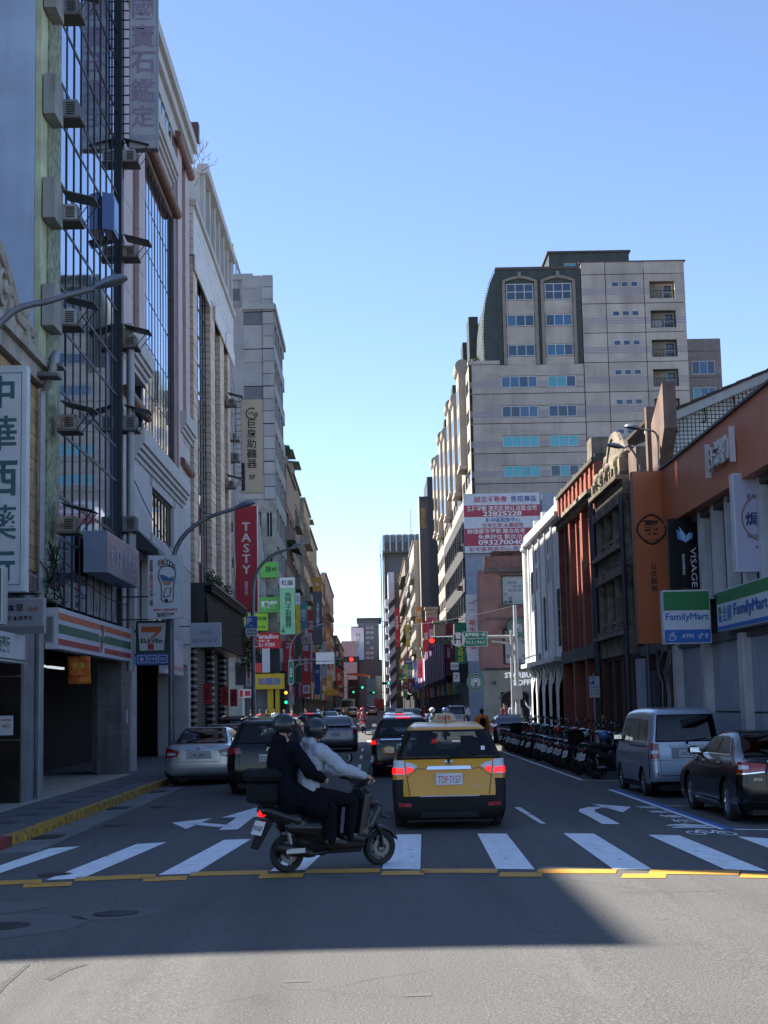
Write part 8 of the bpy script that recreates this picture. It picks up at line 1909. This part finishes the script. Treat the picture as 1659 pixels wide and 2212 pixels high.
bsign('grey church blade sign with orange cap', 675, 1247, 697, 1393, 138, M('sign_slate', (.10,.10,.12), .5), [(None, 0, 1, .79, 1, M('sign_orange', (.60,.28,.03), .5)), ('✦', .3, .7, .84, .95, ink_w), ('台北靈光小組教會', .35, .7, .14, .76, ink_w, {'vertical': True})], name='vertical_sign')
bsign('blue advertising blade sign low in the far left row', 679, 1432, 692, 1500, 150, M('sign_blue2', (.03,.08,.32), .5), [('福', .2, .8, .6, .85, ink_w)], name='vertical_sign')
bsign('white blade sign with red rim and calligraphy in the far left row', 694, 1383, 706, 1468, 160, board_w, [(None, 0, 1, .97, 1, ink_r), (None, 0, 1, 0, .03, ink_r), ('大西酒', .2, .8, .1, .8, ink_k, {'vertical': True})], name='vertical_sign')
bsign('dark blade sign with pale characters at the far left row end', 723, 1391, 734, 1440, 230, M('board_black'), [('電影', .2, .8, .2, .9, ink_w, {'vertical': True})], name='vertical_sign')
# right side signs
bsign('tall white blade sign with red restaurant characters', 1006, 1284, 1034, 1428, 116, board_w, [('裕生酒樓', .22, .80, .06, .74, M('ink_red2', (.55,.03,.03), .6, var=0), {'vertical': True, 'spacing': 1.3}), (None, .18, .82, .86, .87, ink_r), (None, .18, .82, .76, .77, ink_r)], name='vertical_sign')
e = bsign('green sandwich shop blade sign with yellow sideways letters', 981.5, 1345, 1007, 1434, 124, M('sign_green2', (.015,.16,.08), .5), [('SUBWAY', .28, .74, .03, .72, M('ink_yellow2', (.65,.55,.05), .6, var=0), {'rotz': math.pi/2, 'bold': .03})], name='vertical_sign')
bsign('small white convenience store blade sign with a red seven beyond the crossing', 977, 1451, 995, 1480, 119, dkg, [(None, .12, .88, .25, .93, board_w), ('7', .3, .7, .35, .85, orange_s, {'bold': .04})])
bsign('small white sign with two dark characters above the convenience sign', 974, 1431, 991, 1447, 120, board_w, [('天天', .1, .9, .15, .85, ink_k)])
bsign('dark red blade sign in the shade left of the green sandwich sign', 962, 1348, 975, 1460, 150, M('sign_maroon', (.20,.015,.03), .5), [('九號鍋物', .2, .8, .1, .8, ink_w, {'vertical': True})], name='vertical_sign')
bsign('crimson blade sign beside the green sandwich sign', 971, 1345, 981, 1440, 140, M('sign_maroon2', (.32,.02,.03), .5), [('漢鄉酒店', .2, .8, .1, .9, ink_w, {'vertical': True})], name='vertical_sign')
bsign('red vertical clubhouse sign high on the far right row', 852.5, 1314, 863, 1397, 262-.5, M('sign_red2'), [('國際聯合會館', .2, .8, .3, .95, ink_w, {'vertical': True}), ('二樓', .35, .65, .1, .22, ink_w, {'vertical': True})], name='vertical_sign')
pur = M('awning_purple', (.09,.02,.13), .6, var=.1); pw_e = empty('purple_canopy', (7.4, 180, 4.5), 'long purple canopy with white vertical strips and characters on the right row', 'canopy')
FP = FR('R', 7.6)
for k in range(11): FP.pb('panel', 152+k*5, 156.4+k*5, 4.3, 8.4, -.4, .2, pur, pw_e); FP.pb('white_strip', 156.4+k*5, 157+k*5, 4.3, 8.4, -.4, .24, board_w, pw_e)
mass(FR('F', 152), 7.45, 8.3, 4.3, 8.6, -.3, 0, pur, pw_e, 'end_panel'); lettering(FR('F', 151.98), '刷爆後又', 7.6, 8.2, 4.6, 8.4, .0, ink_w, pw_e, vertical=True)
bw_e = empty('striped_canopy', (7.4, 225, 4.5), 'blue and white striped canopy beyond the purple one', 'canopy')
for k in range(14): FP.pb('strip', 208+k*3.2, 211.2+k*3.2, 4.2, 8.0, -.3, .1, (M('sign_blue2'), board_w, M('sign_blue2'), clut[0])[k % 4], bw_e)
# ================================================================== STREET FURNITURE
def street_lamp(label, base, pts, head, r=.085, hl=.62):
    e = empty('street_lamp', base, label, 'street lamp'); b = Vector(base); mb = MB()
    P = [b + Vector((0,0,.0)), b + Vector((0,0,1.2)), b + Vector((0,0,3.5))] + [Vector(p) for p in pts]; n = len(P)
    def cr(a, b_, c, d, t): return .5*((2*b_)+(c-a)*t+(2*a-5*b_+4*c-d)*t*t+(3*b_-a-3*c+d)*t**3)
    Q = []
    for i in range(n-1):
        for s in range(5): Q.append(cr(P[max(i-1,0)], P[i], P[i+1], P[min(i+2,n-1)], s/5))
    Q.append(P[-1]); mb.tube(Q, [r*(1-.5*i/len(Q)) for i in range(len(Q))], 10); mb.build('pole', pole_m, e, smooth=60)
    MB().lathe([(.2,0),(.2,.06),(.13,.1),(.11,.5),(.09,.52)], b, 'z', 14).build('pole_base', pole_m, e, smooth=40)
    d = (Vector(head)-P[-1]).normalized(); hb = MB(); s0 = P[-1]; side = d.cross(Vector((0,0,1))).normalized(); up = side.cross(d)
    prof = ((0,.055,.05),(.12,.09,.08),(.35,.17,.13),(.6,.18,.14),(.85,.15,.11),(1.0,.06,.05)); vs = []
    for t, w, h in prof:
        for k in range(12):
            a = 2*math.pi*k/12; c_, s_ = math.cos(a), math.sin(a); vs.append(s0 + d*hl*t + side*w*c_*hl/.62 + up*(h*s_ if s_ > 0 else h*.35*s_)*hl/.62)
    hb.add(vs, [(i*12+k, i*12+(k+1)%12, (i+1)*12+(k+1)%12, (i+1)*12+k) for i in range(5) for k in range(12)] + [tuple(range(11,-1,-1)), tuple(range(60,72))]); hb.build('lamp_head', M('lamp_grey', (.20,.23,.26), .4, .5, var=.15), e, smooth=50, fix=True)
    g = MB(); g.add([s0+d*hl*.35+side*.09-up*.035, s0+d*hl*.9+side*.07-up*.03, s0+d*hl*.9-side*.07-up*.03, s0+d*hl*.35-side*.09-up*.035], [(0,1,2,3)]); g.build('lens', M('lamp_lens', (.45,.42,.35), .3, var=0), e)
    return e
pole_m = M('pole_grey', (.17,.19,.21), .5, .5, var=.25, streak=.2)
street_lamp('curved street lamp arm reaching in from the left edge, nearest', (-6.5, 24, ZP), [(-6.5,24,6.5),(-5.75,24,8.09),(-4.95,24,8.42),(-4.28,24,8.6)], (-3.6,24,8.8), hl=.55)
street_lamp('curved street lamp whose pole stands behind the foot sign', (-5.72, 44.6, ZP), [(-5.70,44.6,5.8),(-5.45,44.6,6.75),(-4.75,44.6,7.36),(-3.85,44.6,7.66)], (-3.2,44.6,7.84), r=.10)
street_lamp('curved street lamp before the yellow corner shop with parking sign', (-5.72, 76, ZP), [(-5.70,76,7.4),(-5.45,76,8.6),(-4.7,76,9.35),(-3.85,76,9.66)], (-3.3,76,9.82), r=.13, hl=.7)
street_lamp('street lamp curving left above the road sign far left', (-5.95, 116, ZP), [(-5.95,116,5.9),(-5.6,116,7.0),(-4.8,116,7.6),(-3.9,116,7.85)], (-3.2,116,7.98), r=.09)
for lb, Yk, u1, v1, u0, v0, uh, vh in (('street lamp with its head over the brick house, the lower of the right pair', 44.8, 1383, 1013, 1360, 972, 1312, 962), ('street lamp with its head over the ornate gable, the upper of the right pair', 42.6, 1427, 1013, 1418, 945, 1352, 922)):
    xa, za = XZ(u1, v1, Yk); xb, zb = XZ(u0, v0, Yk); xc, zc_ = XZ(uh+36, vh+6, Yk); xd, zd = XZ(uh, vh, Yk)
    street_lamp(lb, (xa, Yk, ZP), [(xa,Yk,za-.4),(xa-.04,Yk,za+.2),(xb,Yk,zb+.1),(xc,Yk,zc_)], (xd,Yk,zd), r=.05, hl=.52)
def t_light(label, x, y, z, on, n=3, col='red', vert=False, s=1.0):
    e = empty('traffic_light', (x, y, z), label, 'traffic light'); mb = MB(); w, h = n*.34*s, .36*s
    (mb.box(x-w/2, x+w/2, y, y+.2, z-h/2, z+h/2) if not vert else mb.box(x-h/2, x+h/2, y, y+.2, z-w/2, z+w/2)); mb.build('case', black_m, e, bevel=.03)
    cs = {'red': M('lamp_red', (.8,.02,.01), .4, var=0, emit=(1,.02,.01), es=1.1), 'green': M('lamp_green', (.02,.7,.3), .4, var=0, emit=(.02,1,.45), es=.8), 'amber': M('lamp_amber', (.8,.4,.02), .4, var=0, emit=(1,.38,.02), es=.9)}
    for k in range(n):
        o_ = (k-(n-1)/2)*.34*s; c = (x+o_, y, z) if not vert else (x, y, z+o_)
        MB().lathe([(0,-.01),(.13*s,-.01),(.135*s,.0)], c, 'y', 16).build('lens', cs[col] if k == on else M('lens_off', (.02,.05,.04), .3, var=0), e)
        v = MB(); pts = [Vector(c)+Vector((.15*s*math.cos(a), 0, .15*s*math.sin(a))) for a in [math.pi*q/8 for q in range(9)]]
        v.add(pts + [p+Vector((0,-.2*s,-.01)) for p in pts], [(q,q+1,q+10,q+9) for q in range(8)]); v.build('visor', black_m, e)
    return e
mast_w = M('mast_white', (.42,.43,.44), .5, .3, var=.2, streak=.2)
def mast(label, x, y, h, x2, z2, m=None):
    e = empty('signal_mast', (x, y, 0), label, 'signal mast'); m = m or mast_w
    MB().tube([(x,y,.02),(x,y,h*.5),(x,y,h)], [.15,.12,.09], 12).build('pole', m, e, smooth=50)
    MB().tube([(x,y,z2),(x+(x2-x)*.5,y,z2+.05),(x2,y,z2+.05)], [.09,.07,.05], 10).build('arm', m, e, smooth=50)
    MB().tube([(x,y,z2-1.6),(x+(x2-x)*.03,y,z2-.8),(x+(x2-x)*.1,y,z2-.35),(x+(x2-x)*.28,y,z2-.22)], .06, 8).build('brace', m, e, smooth=50)
    MB().box(x-.25, x+.25, y-.25, y, 2.0, 2.75).build('control_box', m, e, bevel=.02); return e
mast('white signal mast at the corner of the white arcade building', 7.85, 82.5, 7.05, 3.3, 5.35)
MB().tube([(7.55,82.3,.02),(7.6,82.3,5.7)], .07, 10).build('second_pole', mast_w, None, smooth=50, label='thinner white pole beside the right signal mast', cat='pole')
t_light('four lamp traffic light on the right mast showing red', 3.85, 82.2, 5.22, 0, 4, 'red', s=.98)
FM = lambda y: FR('F', y)
e = empty('round_road_sign', (4.72, 82.2, 5.25), 'round white sign with a large H mark beside the traffic light', 'road sign'); MB().lathe([(0,-.03),(.38,-.03),(.38,0),(0,0)], (4.75,82.2,5.25), 'y', 28).build('disc', board_w, e); lettering(FM(82.16), 'H', 4.55, 4.95, 5.0, 5.5, 0, ink_k, e, bold=.0)
sign('green street name sign on the right signal mast', FM(82.2), 5.02, 6.32, 4.86, 5.66, -.04, 0, board_w, [(None, .03, .97, .04, .96, M('road_green', (.0,.16,.11), .5, var=0)), ('重慶南路一段', .08, .92, .66, .92, ink_w, {'fit': True}), ('Chongqing S. Rd. Sec. 1', .06, .94, .46, .6, ink_w, {'fit': True}), ('92-2 | 94-2', .1, .9, .12, .38, ink_w)], name='street_sign', cat='street sign')
mast('grey signal mast at the far left corner of the boulevard', -5.9, 115.5, 5.6, -.8, 5.3, pole_m)
t_light('traffic light hanging over the street middle showing red', -1.35, 115.2, 5.28, 1, 3, 'red', s=1.15)
sign('pair of blank white boards on the far left mast', FM(115.2), -4.0, -2.62, 5.2, 5.85, -.05, 0, board_w, [(None, 0, 1, -.35, -.08, board_w)], name='road_sign_board', cat='road sign'); 
sign('narrow green upright street name sign on the far left pole', FM(115.3), -6.05, -5.68, 3.5, 5.3, -.05, 0, board_w, [(None, .08, .92, .03, .97, M('road_green')), ('衡陽路', .25, .75, .1, .9, ink_w, {'vertical': True, 'spacing': 1.3})], name='street_sign', cat='street sign')
t_light('pedestrian signal with amber figure on the far left pole', -6.25, 115.0, 2.75, 1, 2, 'amber', vert=True, s=.9)
t_light('pedestrian signal with green figure below the amber one', -6.25, 114.9, 2.2, 0, 1, 'green', vert=True, s=.8)
for k, (u, v, Yk) in enumerate(((777,1485,235),(834,1476,250),(759,1495,300),(803,1496,330))):
    x, z = XZ(u, v, Yk); t_light(f'far green traffic light, {["nearest","second","third","farthest"][k]} of the four', x, Yk, z, 2, 3, 'green', s=1.2)
    side = -6.3 if x < 0 else 7.3; m_ = empty('signal_mast', (side, Yk+.3, 0), f'far signal mast holding a green light, {["nearest","second","third","farthest"][k]} of the four', 'signal mast'); MB().tube([(side,Yk+.3,0),(side,Yk+.3,z+.6)], .09, 6).build('pole', pole_m, m_); MB().tube([(side,Yk+.3,z),(x,Yk+.3,z)], .06, 6).build('arm', pole_m, m_)
# parking signs
e = sign('blue parking sign with car symbol on the lamp before the tiled building', FM(75.8), -6.05, -5.48, 5.35, 6.35, -.04, 0, board_w, [(None, .02, .98, .40, .98, ink_b), ('P', .1, .5, .55, .93, ink_w, {'bold': .03}), ('⇧', .35, .6, .42, .62, ink_w), ('月租停車', .1, .9, .22, .34, ink_k), ('專用車位', .1, .9, .06, .18, ink_k)], name='parking_sign', cat='road sign')
x0, z1 = XZ(1272, 1461, 53.5); x1, z0 = XZ(1297, 1507, 53.5)
e = sign('white and blue motorcycle parking sign on its post before the brick house', FM(53.5), x0, x1, z0, z1, -.04, 0, board_w, [(None, .05, .5, .62, .95, ink_b), ('P', .12, .42, .66, .92, ink_w, {'bold': .03}), ('機車停車', .08, .92, .44, .54, ink_b), ('07:00-20:00', .08, .92, .30, .38, ink_b), ('週一至週五', .08, .92, .14, .24, ink_b)], name='parking_sign', cat='road sign')
MB().tube([((x0+x1)/2,53.6,.03),((x0+x1)/2,53.6,z1+.1)], .03, 8).build('post', steel, e)
for k, (x, y) in enumerate(((7.95, 53), (8.05, 47.5))):
    e = empty('striped_bollard', (x, y, 0), f'yellow and black striped guard pole on the right kerb, the {["farther","nearer"][k]} one', 'bollard')
    for q in range(9): MB().lathe([(0,0),(.05,0),(.05,.145),(0,.145)], (x,y,.04+.15*q), 'z', 10).build('band', (M('bollard_yellow', (.5,.33,.02), .6), blackp)[q % 2], e)
# wires
def wire(label, a, b, sag, r=.014):
    a, b = Vector(a), Vector(b); mb = MB(); mb.tube([a.lerp(b, t/16) + Vector((0,0,-sag*4*(t/16)*(1-t/16))) for t in range(17)], r, 4); mb.build('overhead_wire', cable_m, None, label=label, cat='cable')
wire('overhead wire from the right mast across to the far left row', (7.85,82.5,7.0), (-7.1,150,10.6), 1.1, .02)
for k, (a, b, sg) in enumerate((((-7.0,45,9.0),(-7.0,62,7.2),.5),((-7.05,34,5.6),(-7.0,46,5.0),.35),((8.0,41,6.4),(8.0,56,6.9),.5),((-7.0,82,12.5),(-7.2,121,11),1.2))): wire(['sagging cable along the granite facade','sagging cable above the striped fascia','sagging cable along the ornate house','sagging cable bridging the boulevard at the left row'][k], a, b, sg, .016)
wire('overhead wire from the salmon building across the far street', (8.3,114,9.5), (-7.1,190,13), 1.3, .02)
wire('cable drooping between the dark recess and the ornate house', (8.1,41.5,8.1), (7.9,48,8.4), .25)
# tangle of cables at the medicine shop corner
mb = MB(); rt2 = random.Random(9)
for k in range(26):
    p = [Vector(L.p(33.4+rt2.uniform(-.5,1.2), 4.3+rt2.uniform(0,1.3), .1+rt2.uniform(0,.45))) for _ in range(4)]; mb.tube([p[0].lerp(p[1], t/4) if t < 4 else p[2] for t in range(6)], .014, 4)
mb.build('cable_tangle', cable_m, None, label='black tangle of cables above the near end of the striped fascia', cat='cables', kind='stuff')
# small helmets left on parked scooters
for k, (dx, yy, c) in enumerate(((.35, 40.6, 'blue'), (.3, 44.1, 'white'), (.3, 50.2, 'red'))):
    b = MB(); b.ball((5.75+dx, yy, .98), (.14,.15,.13), 16, 10); b.ball((5.78+dx+.1, yy+.04, .95), (.05,.08,.03), 8, 6); b.build('helmet', hel[c], None, smooth=60, label=f'{c} helmet left on the seat of a parked scooter', cat='helmet')
bpy.data.scenes.remove(BENCH)
